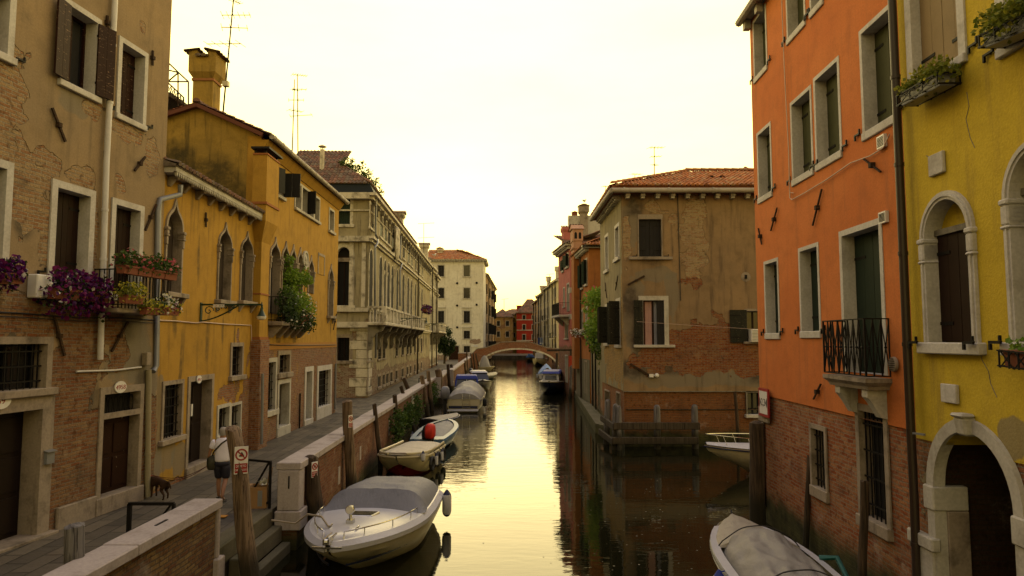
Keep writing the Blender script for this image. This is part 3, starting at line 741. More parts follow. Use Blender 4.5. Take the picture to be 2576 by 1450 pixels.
mb = MB(); mb.box(u0 - .13, -.035, z1 - .55 + .131, u0, .25, z1 + .16); mb.box(u1, -.035, z1 - .55 + .131, u1 + .13, .25, z1 + .16); mb.box(u0, -.035, z1, u1, .25, z1 + .16); mb.box(u0, .2, z1 - .55, u1, .25, z1 - .5)
mb.build('door_lintel', M['stone_old'], h.root)
mb = MB(); g = MB()
for k in range(7):
    c = (u0 + (u1 - u0) * (k + .5) / 7); g.tube([(c + .07 * math.cos(t), .15, z1 - .27 + .2 * math.sin(t)) for t in [2 * PI * j / 10 for j in range(11)]], .01, 5)
g.build('grille', M['iron'], h.root)
h.wall([(0, .2), (h.L, .2), (h.L, 17), (0, 17)], M['tan'], depth=4.0, reveal=.3)
# pipework, cables, anchors, plates
pipe(h, [h.pt(291, -30, .1), h.pt(268, 405, .1), h.pt(252, 905, .1)], .062, 'white_pvc')
pipe(h, [h.pt(374, 930, .07), h.pt(371, 1250, .07)], .065, 'beige_pvc')
pipe(h, [h.pt(193, 935, .04), h.pt(290, 932, .04), h.pt(355, 924, .04)], .022, 'white_pvc', 'conduit', False)
pipe(h, [h.pt(262, 380, .05), h.pt(257, 650, .05)], .014, 'rust', 'conduit', False)
rods(h, [(127, 272, 160, 357), (362, 395, 335, 430), (390, 515, 362, 580), (132, 795, 158, 895), (318, 810, 277, 885), (266, 40, 266, 75), (381, 128, 380, 165)])
mb = MB(); q = [h.pt(x, y, .03) for x, y in ((-20, 785), (60, 789), (130, 795), (200, 800), (300, 800), (390, 806))]; mb.tube(q, .016, 5); mb.tube([p + Vector((0, -.01, -.07)) for p in q], .01, 5); mb.build('wall_cable', M['cable'], h.root)
p = h.pt(101, 720, .12); mb = MB(); mb.box(p.x - .19, -.22, p.z - .24, p.x + .19, 0, p.z + .22); mb.build('meter_box', M['plate'], h.root, bevel=.02)
p = h.pt(372, 903, .1); mb = MB(); mb.box(p.x - .09, -.14, p.z - .16, p.x + .09, 0, p.z + .15); mb.build('junction_box', M['stone_old'], h.root, bevel=.01)
p = h.pt(128, 1150, .1); mb = MB(); mb.box(p.x - .1, -.1, p.z - .13, p.x + .1, 0, p.z + .1); mb.hexa([(p.x - .12, -.14, p.z + .101), (p.x + .12, -.14, p.z + .101), (p.x + .12, 0, p.z + .13), (p.x - .12, 0, p.z + .13), (p.x - .12, -.14, p.z + .115), (p.x + .12, -.14, p.z + .115), (p.x + .12, 0, p.z + .15), (p.x - .12, 0, p.z + .15)]); mb.build('letter_box', M['zinc'], h.root)
def number_plate(h, px, py, num, w=.17, off=.05):
    p = h.pt(px, py, off); mb = MB(); mb.lathe([(w, -.012), (w, .012)], (0, 0, 0), 20, 'y'); 
    o = mb.build('number_plate', M['plate'], h.root, loc=p); o.scale = (1.15, 1, .8)
    text(num, w * 1.05, M['letter_red'], o, (0, -.014, -.01), sx=.8)
number_plate(h, 303, 974, '4958')
number_plate(h, 2, 1009, '59', .19, .06)
# stone base course
mb = MB(); u = h.uv(240, 1260)[0]; mb.box(u - 1.15, -.07, .3, u - .02, 0, 1.35); mb.build('base_stone', M['stone_old'], h.root, bevel=.02)
# ---------------------------------------------------------------- low yellow gothic house
B0, B1, B2 = (-8.98, 17.25), (-9.25, 24.7), (-9.39, 36.6)
OC1, OC2 = (.46, .265, .042), (.40, .225, .035)
h = House('house', 'low ochre gothic house with white zigzag cornice behind the walking man', 'house', B0, B1); LY = h
gp = px_patch(h, [(450, 1150, .5, .45), (395, 1080, .35, 1.6), (415, 1140, .6, .5)])
bp = px_patch(h, [(575, 985, .75, .35), (620, 1060, .8, 1.3), (598, 920, .25, .9), (640, 900, .5, .9), (388, 1110, .14, .7)])
M['ochre'] = m_plaster('ochre_plaster', OC1, OC2, (.13, .085, .03), .45, bp, 1.0, .15, BRK, None, 2.0, grey=gp, streak=.75, mottle=.6, dark=px_patch(h, [(522, 850, .14, 1.0), (560, 835, .12, .8), (590, 850, .1, .7), (440, 800, .16, .6), (455, 930, .12, 1.1), (640, 790, .2, 1.0), (405, 560, .15, 1.2), (500, 640, .1, .8)]))
wr = lambda *a: h.rect(*a)
def ogee(h, L, Rr, apex, spring, B, fw=.065, label=None, mat='shut_greyw', brackets=True, sill=.12, fill='shutters'):
    u0, z0, u1, z1 = h.rect(L, Rr, apex, B); zs = h.uv((L + Rr) / 2, spring)[1]
    W = window(h, (u0, z0, u1, z1), fill, 'ogee', zs, fw=fw, depth=.26, proud=.05, mat=mat, frame='stone_old', sill=sill, sillw=.12, sillp=.16, brackets=brackets, planks=1, hooks=False, hinges=False, glassdiv=False)
    for x in (u0, u1):
        mb = MB(); s_ = 1 if x == u1 else -1; xa, xb = sorted((x - s_ * .02, x + s_ * (fw + .045)))
        mb.box(xa, -.11, zs - .05, xb, .1, zs + .03); mb.box(xa + .015, -.09, zs - .16, xb - .015, .08, zs - .051); mb.box(xa, -.10, zs - .21, xb, .09, zs - .161)
        mb.box(xa + .025, -.075, zs - .43, xb - .025, .08, zs - .2105)
        mb.build('capital', M['stone_old'], W, bevel=.012)
    return W
ogee(h, 416.5, 453.7, 512, 580, 738, .08)
ogee(h, 548, 578.5, 570, 622, 757)
ogee(h, 604.6, 632.3, 591, 638, 759)
window(h, wr(582, 607, 872, 945), 'dark', fw=.13, depth=.25, frame='stone_old', sill=.15, bars=(5, 4))
window(h, wr(410, 454, 968, 1101), 'dark', fw=.11, depth=.22, frame='stone_old', sill=.13, bars=(6, 6))
r = wr(474, 528, 958, 1165); window(h, r, 'door', fw=.15, depth=.3, mat='door_dark', frame='stone_old', sill=r[1] - PZ + .02, sillw=0, sillp=.04, name='door', label='black studded door with white stone frame')
window(h, wr(547.7, 574, 1026, 1093), 'dark', fw=.11, depth=.25, frame='stone', sill=.4, sillw=0, sillp=.02, bars=(3, 2))
window(h, wr(580, 603, 1020, 1085), 'dark', fw=.09, depth=.25, frame='stone', sill=.3, sillw=0, sillp=.02, bars=(3, 2))
zt = 9.05
h.wall([(0, .2), (h.L, .2), (h.L, zt), (0, zt)], M['ochre'], depth=3.6, reveal=.3)
number_plate(h, 501, 955, '4957', .14, .06)
p = h.pt(500, 1032); mb = MB(); mb.box(p.x - .05, .19, p.z - .17, p.x + .05, .22, p.z + .17); mb.build('bell_panel', M['plate'], h.root)
# zigzag cornice with brackets
mb = MB(); mb.box(-.05, -.30, zt - .02, h.L + .0, 0.1, zt + .13)
k = 0; x = 0.0
while x < h.L:
    mb.hexa([(x, -.36, zt + .01), (x + .11, -.36, zt + .01), (x + .11, -.302, zt + .01), (x, -.302, zt + .01), (x + .05, -.36, zt - .1), (x + .06, -.36, zt - .1), (x + .06, -.302, zt - .1), (x + .05, -.302, zt - .1)]); x += .125
mb.box(-.05, -.37, zt + .012, h.L, -.301, zt + .14)
mb.build('cornice', M['stone'], h.root)
for k in range(9):
    x = .35 + k * (h.L - .6) / 8; mb = MB()
    mb.hexa([(x - .06, -.06, zt - .30), (x + .06, -.06, zt - .30), (x + .06, .02, zt - .30), (x - .06, .02, zt - .30), (x - .06, -.27, zt - .03), (x + .06, -.27, zt - .03), (x + .06, .02, zt - .03), (x - .06, .02, zt - .03)])
    mb.box(x - .08, -.27, zt - .12, x + .08, -.15, zt - .022); mb.build('bracket', M['stone_old'], h.root, bevel=.015)
mb = MB(); tile_roof(mb, (-.1, -.42, zt + .2), (h.L + .1, 0, 0), (0, 4.2, 1.35), seed=2); mb.build('roof', M['tile_dark'], h.root, recalc=False)
mb = MB(); mb.hexa([(-.1, -.38, zt + .132), (h.L, -.38, zt + .132), (h.L, 3.8, zt + .132), (-.1, 3.8, zt + .132), (-.1, -.4, zt + .19), (h.L, -.4, zt + .19), (h.L, 3.8, zt + 1.5), (-.1, 3.8, zt + 1.5)]); mb.build('roof_deck', M['stone_old'], h.root)
p0 = h.pt(453, 490, .32); pipe(h, [p0 + Vector((0, 0, .25)), p0, h.pt(403, 502, .1), h.pt(398, 530, .1), h.pt(393, 920, .1), h.pt(385, 935, .1)], .07, 'zinc')
rods(h, [(515, 535, 515, 572)])
mb = MB(); q = [h.pt(x, y, .03) for x, y in ((392, 806), (440, 808), (492, 813), (508, 811), (570, 816), (632, 819))]; mb.tube(q, .018, 5); q2 = [h.pt(632, 819, .03), h.pt(633, 858, .03), h.pt(660, 866, .03)]; mb.tube(q2, .018, 5); mb.build('wall_cable', M['cable_pale'], h.root)
# ---------------------------------------------------------------- tall ochre house with gable
h = House('house', 'tall ochre house with gothic windows and a plant-filled balcony', 'house', B1, B2); TY = h
wr = lambda *a: h.rect(*a)
M['ochre2'] = m_plaster('ochre_plaster_tall', OC1, (.43, .245, .04), (.13, .085, .03), .4, (), 4.4, .03, ((.30, .115, .055), (.36, .20, .10), (.33, .27, .20)), None, 3.0, streak=.55, mottle=.6, dark=px_patch(h, [(700, 850, .35, .4), (740, 850, .3, .4), (720, 870, 1.5, .14), (832, 830, .12, .5), (700, 500, .12, .5)]))
window(h, wr(684, 712, 425, 490), 'dark', fw=.1, depth=.2, mat='shut_dark', frame='stone', sill=.13, sillw=.05, openang=(25, 95), glassdiv=False, hinges=False, planks=2)
q = wr(740, 804, 480.5, 541)
for k in range(4):
    a = q[0] + (q[2] - q[0]) * k / 4; b = q[0] + (q[2] - q[0]) * (k + 1) / 4
    window(h, (a + .1, q[1], b - .1, q[3]), 'dark', fw=.1, depth=.25, frame='stone', mat='shut_dark', sill=.12, sillw=-.001, sillp=.08, openang=(None, 80) if k == 1 else None, glassdiv=False, hinges=False, planks=2)
window(h, wr(828, 838.7, 531, 583), 'dark', fw=.11, depth=.25, frame='stone', sill=.13, sillw=.05, glassdiv=False)
for (L, Rr, ap, sp, B, br) in ((678, 701, 608, 650, 790, 0), (708, 724, 617, 655, 790, 0), (728, 742, 624, 661, 790, 0), (747, 758.5, 630, 666, 790, 0), (775, 787, 652, 684, 738, 0), (825.5, 836.5, 672, 707, 796, 1)):
    ogee(h, L, Rr, ap, sp, B, .09, brackets=bool(br), sill=.12 if br else 0, fill='dark', mat='shut_greyw')
r = wr(668.7, 691, 912, 1033); window(h, r, 'dark', fw=.17, depth=.25, frame='stone', sill=.2, bars=(5, 6))
r = wr(700, 726, 965, 1072); window(h, r, 'door', fw=.17, depth=.35, mat='shut_greyw', frame='stone', sill=r[1] - PZ + .02, sillw=0, sillp=.03, name='door')
window(h, wr(701, 727, 893, 938), 'dark', fw=.17, depth=.3, frame='stone_old', sill=.2, bars=(4, 2))
r = wr(768.5, 783, 935, 1055); window(h, r, 'door', fw=.22, depth=.35, mat='door_dark', frame='paint_white', sill=r[1] - PZ + .02, sillw=0, sillp=.03, name='door')
r = wr(800, 830, 932, 1022); window(h, r, 'dark', fw=.25, depth=.3, frame='paint_white', sill=r[1] - PZ, sillw=0, sillp=.02, bars=(6, 6))
zg = 12.25
h.wall([(0, .2), (h.L, .2), (h.L, zg), (0, zg)], M['ochre2'], depth=.5, reveal=.3)
# gable block behind (profile seen from the south)
pk_u, pkz = 2.35, 13.42
mb = MB(); gd = [(.499, .3), (5.6, .3), (5.6, 12.25), (pk_u, pkz), (0.0, 12.2), (0.0, 11.9), (.499, 11.9)]
ys = [.02, h.L - .02]
mb.tess([gd], lambda v, z: (ys[0], v, z)); mb.tess([gd], lambda v, z: (ys[1], v, z))
for a, b in zip(gd, gd[1:] + gd[:1]): mb.quad((ys[0], a[0], a[1]), (ys[1], a[0], a[1]), (ys[1], b[0], b[1]), (ys[0], b[0], b[1]))
for f in range(len(mb.f)): pass
M['ochre_gable'] = m_plaster('ochre_gable_plaster', (.40, .26, .055), (.30, .20, .05), (.05, .042, .02), .85, (), None, streak=.9, seed=5.0, mottle=.8, dark=[(2.6, 10.6, 2.3, 1.25), (1.3, 9.6, 1.5, .9), (3.6, 11.3, 1.2, .8)])
mb.build('gable_wall', M['ochre_gable'], h.root)
mb = MB(); tile_roof(mb, (-.18, -.36, zg + .02), (h.L + .5, 0, 0), (0, pk_u + .36, pkz - zg + .03), seed=4); ridge(mb, (-.2, pk_u, pkz + .06), (h.L + .3, pk_u, pkz + .06), .13)
tile_roof(mb, (h.L + .3, 6.0, 12.2), (-h.L - .5, 0, 0), (0, pk_u - 6.0, pkz - 12.2 + .03), seed=5)
mb.build('roof', M['tile_dark'], h.root)
mb = MB(); mb.bar((-.12, -.1, zg), (-.12, pk_u, pkz - .06), .16, .14); mb.bar((-.12, pk_u, pkz - .06), (-.12, 5.8, 12.2), .16, .14); mb.build('verge', m_plain('red_verge_tile', (.13, .045, .025), .9), h.root)
mb = MB(); mb.tube([(-.1 + k * .6, -.42, zg - .05 - .0) for k in range(int(h.L / .6) + 2)], .10, 8)
for k in range(14): x = .1 + k * h.L / 13; mb.tube([(x, -.42, zg - .05), (x + .08, -.42, zg - .05)], .115, 8)
mb.build('gutter', M['gutter'], h.root, smooth=50)
mb = MB(); mb.hexa([(0, -.04, zg - .5), (h.L, -.04, zg - .5), (h.L, 0, zg - .5), (0, 0, zg - .5), (0, -.30, zg - .14), (h.L, -.30, zg - .14), (h.L, 0, zg - .14), (0, 0, zg - .14)]); mb.build('eave_cove', M['ochre2'], h.root)
# chimney breast on the corner
mb = MB(); z = lambda y: atY(660, y, 24.4).z
mb.box(-.75, -.5, z(560), .55, .0, z(398)); mb.hexa([(-.45, -.28, z(610)), (.4, -.28, z(610)), (.4, .0, z(610)), (-.45, 0, z(610)), (-.75, -.5, z(560)), (.55, -.5, z(560)), (.55, 0, z(560)), (-.75, 0, z(560))])
mb.box(-.45, -.28, z(855), .4, .0, z(610)); mb.build('chimney_breast', M['ochre2'], h.root)
M['oband'] = m_plain('orange_band', (.30, .11, .03), .9)
for q in ((-.79, -.54, z(520), .59, 0, z(514)), (-.49, -.32, z(582), .44, 0, z(577)), (-.49, -.32, z(855), .44, 0, z(848)), (-.47, -.3, z(742), .42, 0, z(738)), (-.78, -.53, z(398), .58, 0, z(394))):
    mb = MB(); mb.box(*q); mb.build('brick_band', M['oband'], h.root)
mb = MB(); mb.box(-.5, -.36, .3, .42, 0, z(855) - .002); mb.build('brick_pier', M['brick'], h.root)
mb = MB()
for (x, y) in ((-.7, -.45), (.45, -.45), (-.7, -.1), (.45, -.1)): mb.box(x, y, z(394), x + .08, y + .08, z(384))
mb.box(-.85, -.6, z(384), .65, .05, z(379)); mb.build('chimney_cap', M['shut_dark'], h.root)
# balcony
b0, b1 = h.uv(672, 815)[0], h.uv(788, 820, .6)[0]; bz = h.uv(700, 815)[1]
bal = MB(); bal.box(b0, -.6, bz - .1, b1, 0, bz + .06); bal = bal.build('balcony', M['stone_old'], h.root, bevel=.03)
for k in range(5):
    x = b0 + .25 + k * (b1 - b0 - .5) / 4; mb = MB()
    mb.hexa([(x - .09, -.12, bz - .55), (x + .09, -.12, bz - .55), (x + .09, .05, bz - .55), (x - .09, .05, bz - .55), (x - .1, -.52, bz - .102), (x + .1, -.52, bz - .102), (x + .1, .05, bz - .102), (x - .1, .05, bz - .102)]); mb.build('bracket', M['stone_old'], bal, bevel=.02)
mb = MB(); zr = bz + 1.0
for (p, q) in (((b0 + .05, -.55), (b1 - .05, -.55)), ((b0 + .05, -.55), (b0 + .05, 0)), ((b1 - .05, -.55), (b1 - .05, 0))):
    mb.bar((*p, zr), (*q, zr), .04, .03); mb.bar((*p, bz + .12), (*q, bz + .12), .03, .03)
    m = max(2, int((Vector(q) - Vector(p)).length / .12))
    for k in range(m + 1): c = Vector(p).lerp(Vector(q), k / m); mb.bar((c.x, c.y, bz + .06), (c.x, c.y, zr), .016, .016)
mb.build('railing', M['iron'], bal)
p = h.pt(767, 655, .02); mb = MB(); mb.lathe([(.42, 0), (.42, -.07), (.34, -.07), (.32, -.03)], (0, 0, 0), 20, 'y'); mb.ball((0, -.04, .05), (.13, .06, .17)); mb.ball((.05, -.04, -.12), (.2, .05, .12)); mb.build('medallion', M['stone'], h.root, loc=p)
r = wr(801, 815, 645, 692); mb = MB(); surround(mb, rectpoly(*r), .12, .02, .0); mb.build('blind_panel', M['stone_old'], h.root)
mb = MB(); mb.box(-.0, -.02, 4.36, h.L, 0, 4.62); mb.build('string_course', m_plain('orange_course', (.36, .17, .03), .9), h.root)
mb = MB(); mb.tube([h.pt(845, 915, .06), h.pt(843, 1030, .06)], .05, 7); mb.build('drainpipe', M['zinc'], h.root)
mb = MB(); mb.tube([h.pt(661, 940, .45), h.pt(658, 1118, .45)], .05, 7); mb.build('drainpipe', M['zinc'], h.root)
mb = MB(); mb.tube([h.pt(755, 990, .06), h.pt(753, 1085, .06)], .035, 6); mb.build('drainpipe', M['iron'], h.root)
rods(h, [(845, 790, 837, 830)])
mb = MB(); mb.tube([h.pt(x, y, .04) for x, y in ((662, 866), (700, 869), (760, 869), (845, 868))], .018, 5); mb.build('wall_cable', M['cable'], h.root)
# big venetian chimney behind the gable
def loc_at(h, px, py, Y):
    p = atY(px, py, Y); return h.root.matrix_world.inverted() @ p if False else Vector(((p - h.a).dot(h.e), -(p - h.a).dot(h.nrm), p.z))
Yc = 27.0
def cz(y): return atY(525, y, Yc).z
cx = atY(521, 200, Yc); c0 = Vector(((Vector((cx.x, Yc, 0)) - h.a).dot(h.e), -(Vector((cx.x, Yc, 0)) - h.a).dot(h.nrm), 0))
ch = MB(); k = Yc / FOC
def slab(w0, z0, w1, z1, dp0, dp1):
    ch.hexa([(c0.x - dp0, c0.y - w0, z0), (c0.x + dp0, c0.y - w0, z0), (c0.x + dp0, c0.y + w0, z0), (c0.x - dp0, c0.y + w0, z0), (c0.x - dp1, c0.y - w1, z1), (c0.x + dp1, c0.y - w1, z1), (c0.x + dp1, c0.y + w1, z1), (c0.x - dp1, c0.y + w1, z1)])
slab(.40, cz(290), .40, cz(212), .36, .36); slab(.40, cz(206), .54, cz(192), .36, .5); slab(.54, cz(192), .54, cz(152), .5, .5)
C1 = ch.build('chimney', M['ochre_gable'], h.root)
ch = MB(); slab(.44, cz(212), .44, cz(206), .40, .40); ch.build('brick_band', m_plain('orange_band2', (.28, .12, .04), .9), C1)
ch = MB()
for s_ in (-1, 1): ch.box(c0.x - .5, c0.y + s_ * .54 - (.33 if s_ > 0 else 0), cz(152), c0.x + .5, c0.y + s_ * .54 + (0 if s_ > 0 else .33), cz(138))
ch.build('stack_top', M['ochre_gable'], C1)
ch = MB()
for s_ in (-1, 1):
    yb = c0.y + s_ * .40; tile_roof(ch, (c0.x - .57, yb + .29, cz(137) - (.08 if s_ > 0 else 0)), (1.14, 0, 0), (0, -.58, .1 * s_), seed=9)
tile_roof(ch, (c0.x - .6, c0.y + .25, cz(154)), (0, -.5, 0), (.5, 0, .2), seed=8)
ch.build('tile_cap', M['tile_dark'], C1)
# back house with tiled roof and roof terrace frame, left of the gable
h2 = House('house', 'back house with red tiled roof below a metal roof terrace, behind the gable', 'house', atY(380, 300, 29)[:2], atY(467, 300, 29)[:2])
zz = atY(430, 308, 29).z; zt2 = atY(430, 262, 31).z
h2.wall([(0, 6), (h2.L, 6), (h2.L, zz), (0, zz)], M['stone_old'], depth=5)
mb = MB(); tile_roof(mb, (-.1, -.3, zz), (h2.L + .3, 0, 0), (0, 3.2, zt2 - zz + .2), seed=12); mb.build('roof', m_tile('red_roof_tile', ((.26, .07, .035), (.36, .11, .05), (.2, .07, .04))), h2.root)
t = MB(); Yt = 31.0
def T(px, py, d=0): p = atY(px, py, Yt); return Vector((p.x, Yt + d, p.z))
def LT(p): return h2.root.matrix_basis.inverted() @ p if False else Vector(((p - h2.a).dot(h2.e), -(p - h2.a).dot(h2.nrm), p.z))
P = lambda px, py, d=0: LT(T(px, py, d))
for a, b in (((380, 157), (422, 157)), ((422, 157), (422, 235)), ((422, 157), (448, 182)), ((448, 182), (448, 268)), ((448, 182), (474, 206)), ((474, 206), (474, 268)), ((380, 166), (448, 183)), ((420, 206), (474, 206)), ((422, 206), (448, 184)), ((380, 203), (422, 206)), ((380, 238), (420, 240)), ((420, 206), (462, 246)), ((422, 235), (462, 266)), ((462, 246), (462, 266)), ((380, 210), (418, 238)), ((418, 210), (380, 240))):
    t.tube([P(*a), P(*b)], .035, 5)
for k in range(5):
    x = 422 + k * 8; y = 208 + k * 7.6; t.tube([P(x, y), P(x, y + 26)], .02, 4); t.tube([P(x, y + 3), P(x + 8, y + 30)], .015, 4); t.tube([P(x + 8, y + 10), P(x, y + 24)], .015, 4)
t.build('roof_terrace', M['rust'], h2.root)
t = MB(); a = P(378, 240); b = P(440, 240); t.box(a.x, a.y - .4, a.z - .22, b.x, a.y + 1.5, a.z); t.box(P(413, 250).x - .08, a.y, zt2 - .6, P(413, 250).x + .08, a.y + .2, a.z - .2); t.build('terrace_deck', M['timber'], h2.root)
# ---------------------------------------------------------------- the row of old palaces on the left
def simple_win(h, r, fill='dark', fw=.12, frame='stone_pal', arch=None, zs=None, mat='shut_dark', openang=None, sill=.15, depth=.25, proud=.035, name='window', hood=0.0, **k):
    return window(h, r, fill, arch, zs, fw=fw, depth=depth, proud=proud, frame=frame, mat=mat, sill=sill, sillw=.05, sillp=.08, hooks=False, hinges=False, planks=1, glassdiv=False, openang=openang, name=name, lintel=hood, **k)
PA, PB, PC, PD = (-9.6, 45.8), (-11.1, 92.0), (-11.27, 99.0), (-11.5, 106.0)
def palace_rows(h, xs, zr, pl):
    zt0, zt1, zp0, zps, zp1, zl0, zl1, zb0, zb1 = zr
    for k, (a, b) in enumerate(xs):
        u0, u1 = h.uv(a, 700)[0], h.uv(b, 700)[0]; um, uw = (u0 + u1) / 2, (u1 - u0) * .68; u0, u1 = um - uw, um + uw
        if k == 0: u0 += .25; u1 += .25
        if u1 > h.L - .3: continue
        simple_win(h, (u0, zt0, u1, zt1), 'shutters' if k % 3 else 'dark', .16, 'stone_pal', mat='shut_green', hood=.0, depth=.05, proud=.02)
        simple_win(h, (u0 + .02, zp0, u1 - .02, zp1), 'dark', .10, 'stone_pal', 'round', zps, sill=0, depth=.035, proud=.015)
        if k not in (3, 4): simple_win(h, (u0, zl0, u1, zl1), 'dark', .2, 'stone_old', bars=(4, 5), depth=.05, proud=.02)
        simple_win(h, (u0 + .1, zb0, u1 - .1, zb1), 'dark', .18, 'stone_old', sill=.2, depth=.08, proud=.02)
    # half columns between the arches
    for (a, b) in pl:
        u = h.uv((a + b) / 2, 700)[0]
        if u > h.L - .3: continue
        mb = MB(); mb.lathe([(.2, zp0), (.2, zp0 + .2), (.14, zp0 + .3), (.125, zps - .35), (.2, zps - .2), (.22, zps)], (u, .08, 0), 8); mb.build('half_column', M['stone_pal'], h.root, smooth=40)
def belt(h, z0, z1, pr, name='string_course', mat='stone_pal', u0=0, u1=None):
    u1 = h.L if u1 is None else u1
    mb = MB(); mb.box(u0 - pr, -pr, z0 + (z1 - z0) * .55, u1, 0.02, z1); mb.box(u0 - pr * .5, -pr * .5, z0, u1, .02, z0 + (z1 - z0) * .55 - .002); return mb.build(name, M[mat], h.root)
def bigbalcony(h, u0, u1, z, pr=1.2, nb=4, rail=1.05, post=1.6):
    B = MB(); B.box(u0, -pr, z - .22, u1, .0, z); B = B.build('balcony', M['stone_pal'], h.root, bevel=.04)
    mb = MB(); mb.box(u0 + .02, -pr + .03, z + rail - .14, u1 - .02, -pr + .25, z + rail); mb.box(u0 + .02, -pr + .25, z + rail - .14, u0 + .24, 0, z + rail); mb.box(u1 - .24, -pr + .25, z + rail - .14, u1 - .02, 0, z + rail)
    n_ = max(2, int((u1 - u0) / post))
    for k in range(n_ + 1): x = u0 + .16 + (u1 - u0 - .32) * k / n_; mb.box(x - .14, -pr + .02, z, x + .14, -pr + .26, z + rail - .142)
    m = int((u1 - u0) / .24)
    for k in range(m): x = u0 + .3 + (u1 - u0 - .6) * k / max(1, m - 1); mb.lathe([(.05, z), (.075, z + .25), (.04, z + .6), (.06, z + rail - .142)], (x, -pr + .14, 0), 5, cap=False)
    for k in range(4): mb.lathe([(.05, z), (.075, z + .25), (.04, z + .6), (.06, z + rail - .142)], (u0 + .14, -pr + .45 + k * .2, 0), 5, cap=False)
    mb.build('balustrade', M['stone_pal'], B)
    for k in range(nb):
        x = u0 + .5 + (u1 - u0 - 1) * k / max(1, nb - 1); b = MB()
        prof = [(0, -1.9), (-.22, -1.85), (-.35, -1.5), (-.3, -1.1), (-.55, -.75), (-.95, -.6), (-pr + .1, -.222), (0, -.222)]
        b.M = Matrix.Translation((x, 0, z)) @ Matrix.Rotation(PI / 2, 4, 'Z')
        b.prism(prof, -.16, .16); b.build('bracket', M['stone_dark'], B, recalc=True)
    return B
h = House('palace', 'long grey stone palace with arched windows and a dark mansard roof edge', 'palace', PA, PB); PAL = h
h_all = [(927.7, 935), (954.5, 960.5), (966, 970.5), (975, 980), (985, 989.5), (998, 1002), (1013, 1017), (1025.5, 1029), (1033.5, 1036.5), (1044.5, 1047), (1053.5, 1055.8), (1061, 1063)]
zc = lambda y: h.uv(925, y)[1]
ZR = (zc(566), zc(506), zc(772), zc(655), zc(622), zc(908), zc(850), zc(985), zc(957))
M['palace_wall'] = m_plaster('palace_plaster', (.42, .36, .225), (.32, .275, .175), (.06, .05, .034), .75, (), 2.6, .55, ((.25, .10, .055), (.40, .33, .22), (.42, .38, .30)), .60, 4.0, streak=.95, mottle=.8, dark=[(6 + 3.2 * k, 4.6, 1.3, 1.1) for k in range(3, 12)])
palace_rows(h, h_all, ZR, [(964, 966), (971.5, 974), (981, 984), (1018, 1024), (1030, 1032.5)])
h.wall([(0, .3), (h.L, .3), (h.L, zc(482)), (0, zc(482))], M['palace_wall'], depth=9, skip=(3,))
belt(h, zc(494), zc(478), .45, 'cornice'); belt(h, zc(604), zc(590), .3); belt(h, zc(784), zc(774), .2); belt(h, zc(824), zc(810), .35)
for k in range(26):
    x = .4 + k * (h.L - .8) / 25; mb = MB(); mb.box(x - .11, -.33, zc(508), x + .11, 0, zc(494) - .002); mb.box(x - .09, -.16, zc(524), x + .09, 0, zc(508) - .002); mb.build('bracket', M['stone_dark'], h.root)
belt(h, zc(524) - .12, zc(524) - .02, .08)
mb = MB(); z0, z1 = zc(478), zc(450)
mb.rings([[(-.15, -.25, z0), (h.L, -.25, z0)], [(.1, .1, z1), (h.L, .1, z1)]], closed=False); mb.rings([[(-.15, 9, z0), (-.15, -.25, z0)], [(.1, 9, z1), (.1, .1, z1)]], closed=False)
mb.build('mansard_band', m_paint('black_mansard', (.016, .02, .022), rough=.55), h.root)
zr0, zr1 = z1, z1 + 2.3
mb = MB(); tile_roof(mb, (0, 0, zr0), (30, 0, 0), (0, 3.0, (zr1 - zr0)), inside=lambda x, t: x > t * .8, seed=21, pitch=.26, row=.42)
tile_roof(mb, (.0, 9, zr0), (0, -9, 0), (3.0, 0, (zr1 - zr0)), inside=lambda x, t: x < 9 - t * .8, seed=22, pitch=.26, row=.42)
ridge(mb, (0, .0, zr0 + .05), (3.4, 3.2, zr1 - .1), .13); mb.build('roof', M['tile_dark'], h.root)
# quoins on the corner
for k in range(8):
    z = 1.0 + k * .62; mb = MB(); w_ = .75 if k % 2 else 1.25; mb.box(-.04, -.05, z, w_, -.002, z + .58); mb.build('quoin', M['stone_pal'], h.root, bevel=.02)
mb = MB(); mb.box(.62, -.12, 5.2, 1.5, 0, zc(824) - .002); mb.build('pilaster', M['stone_pal'], h.root)
for (px0, pts) in ((944, ((946, 500), (945, 590), (950, 602), (950, 612), (943.5, 622), (943.5, 800), (948, 812), (947, 830), (945, 900))), (1007, ((1009, 595), (1006, 650), (1012, 662), (1006.5, 680), (1006.5, 770)))):
    pipe(h, [h.pt(x, y, .22 if k not in (3, 4, 6, 7) else .45) for k, (x, y) in enumerate(pts)], .075, 'zinc', clips=False)
u = h.uv(1048, 700)[0]; mb = MB(); mb.tube([(u, -.2, 1), (u, -.2, 14)], .09, 6); mb.build('drainpipe', M['brown_pipe'], h.root)
zb = zc(820)
bu0, bu1 = h.uv(969, 805, 1.2)[0], h.uv(1069, 805, 1.2)[0]
bigbalcony(h, bu0, bu0 + (bu1 - bu0) * .52, zb + .25, 1.25, 5); bigbalcony(h, bu0 + (bu1 - bu0) * .56, bu1, zb + .25, 1.25, 4)
mb = MB(); u = h.uv(989, 560)[0]; mb.box(u - 1.2, -.3, zc(590), u + 1.2, 0, zc(584)); mb.ball((u, -.35, zc(555)), (.9, .25, 1.4)); mb.ball((u, -.3, zc(518)), (.5, .3, .6)); mb.build('coat_of_arms', M['stone_pal'], h.root, smooth=60)
f = Face(h, (-13.8, 45.82), (-9.6, 45.8))
fx = f.rect
window(f, fx(848, 881, 500, 565), 'shutters', fw=.2, depth=.25, mat='shut_green', frame='stone_pal', sill=.2, sillw=.1, hooks=False, hinges=False)
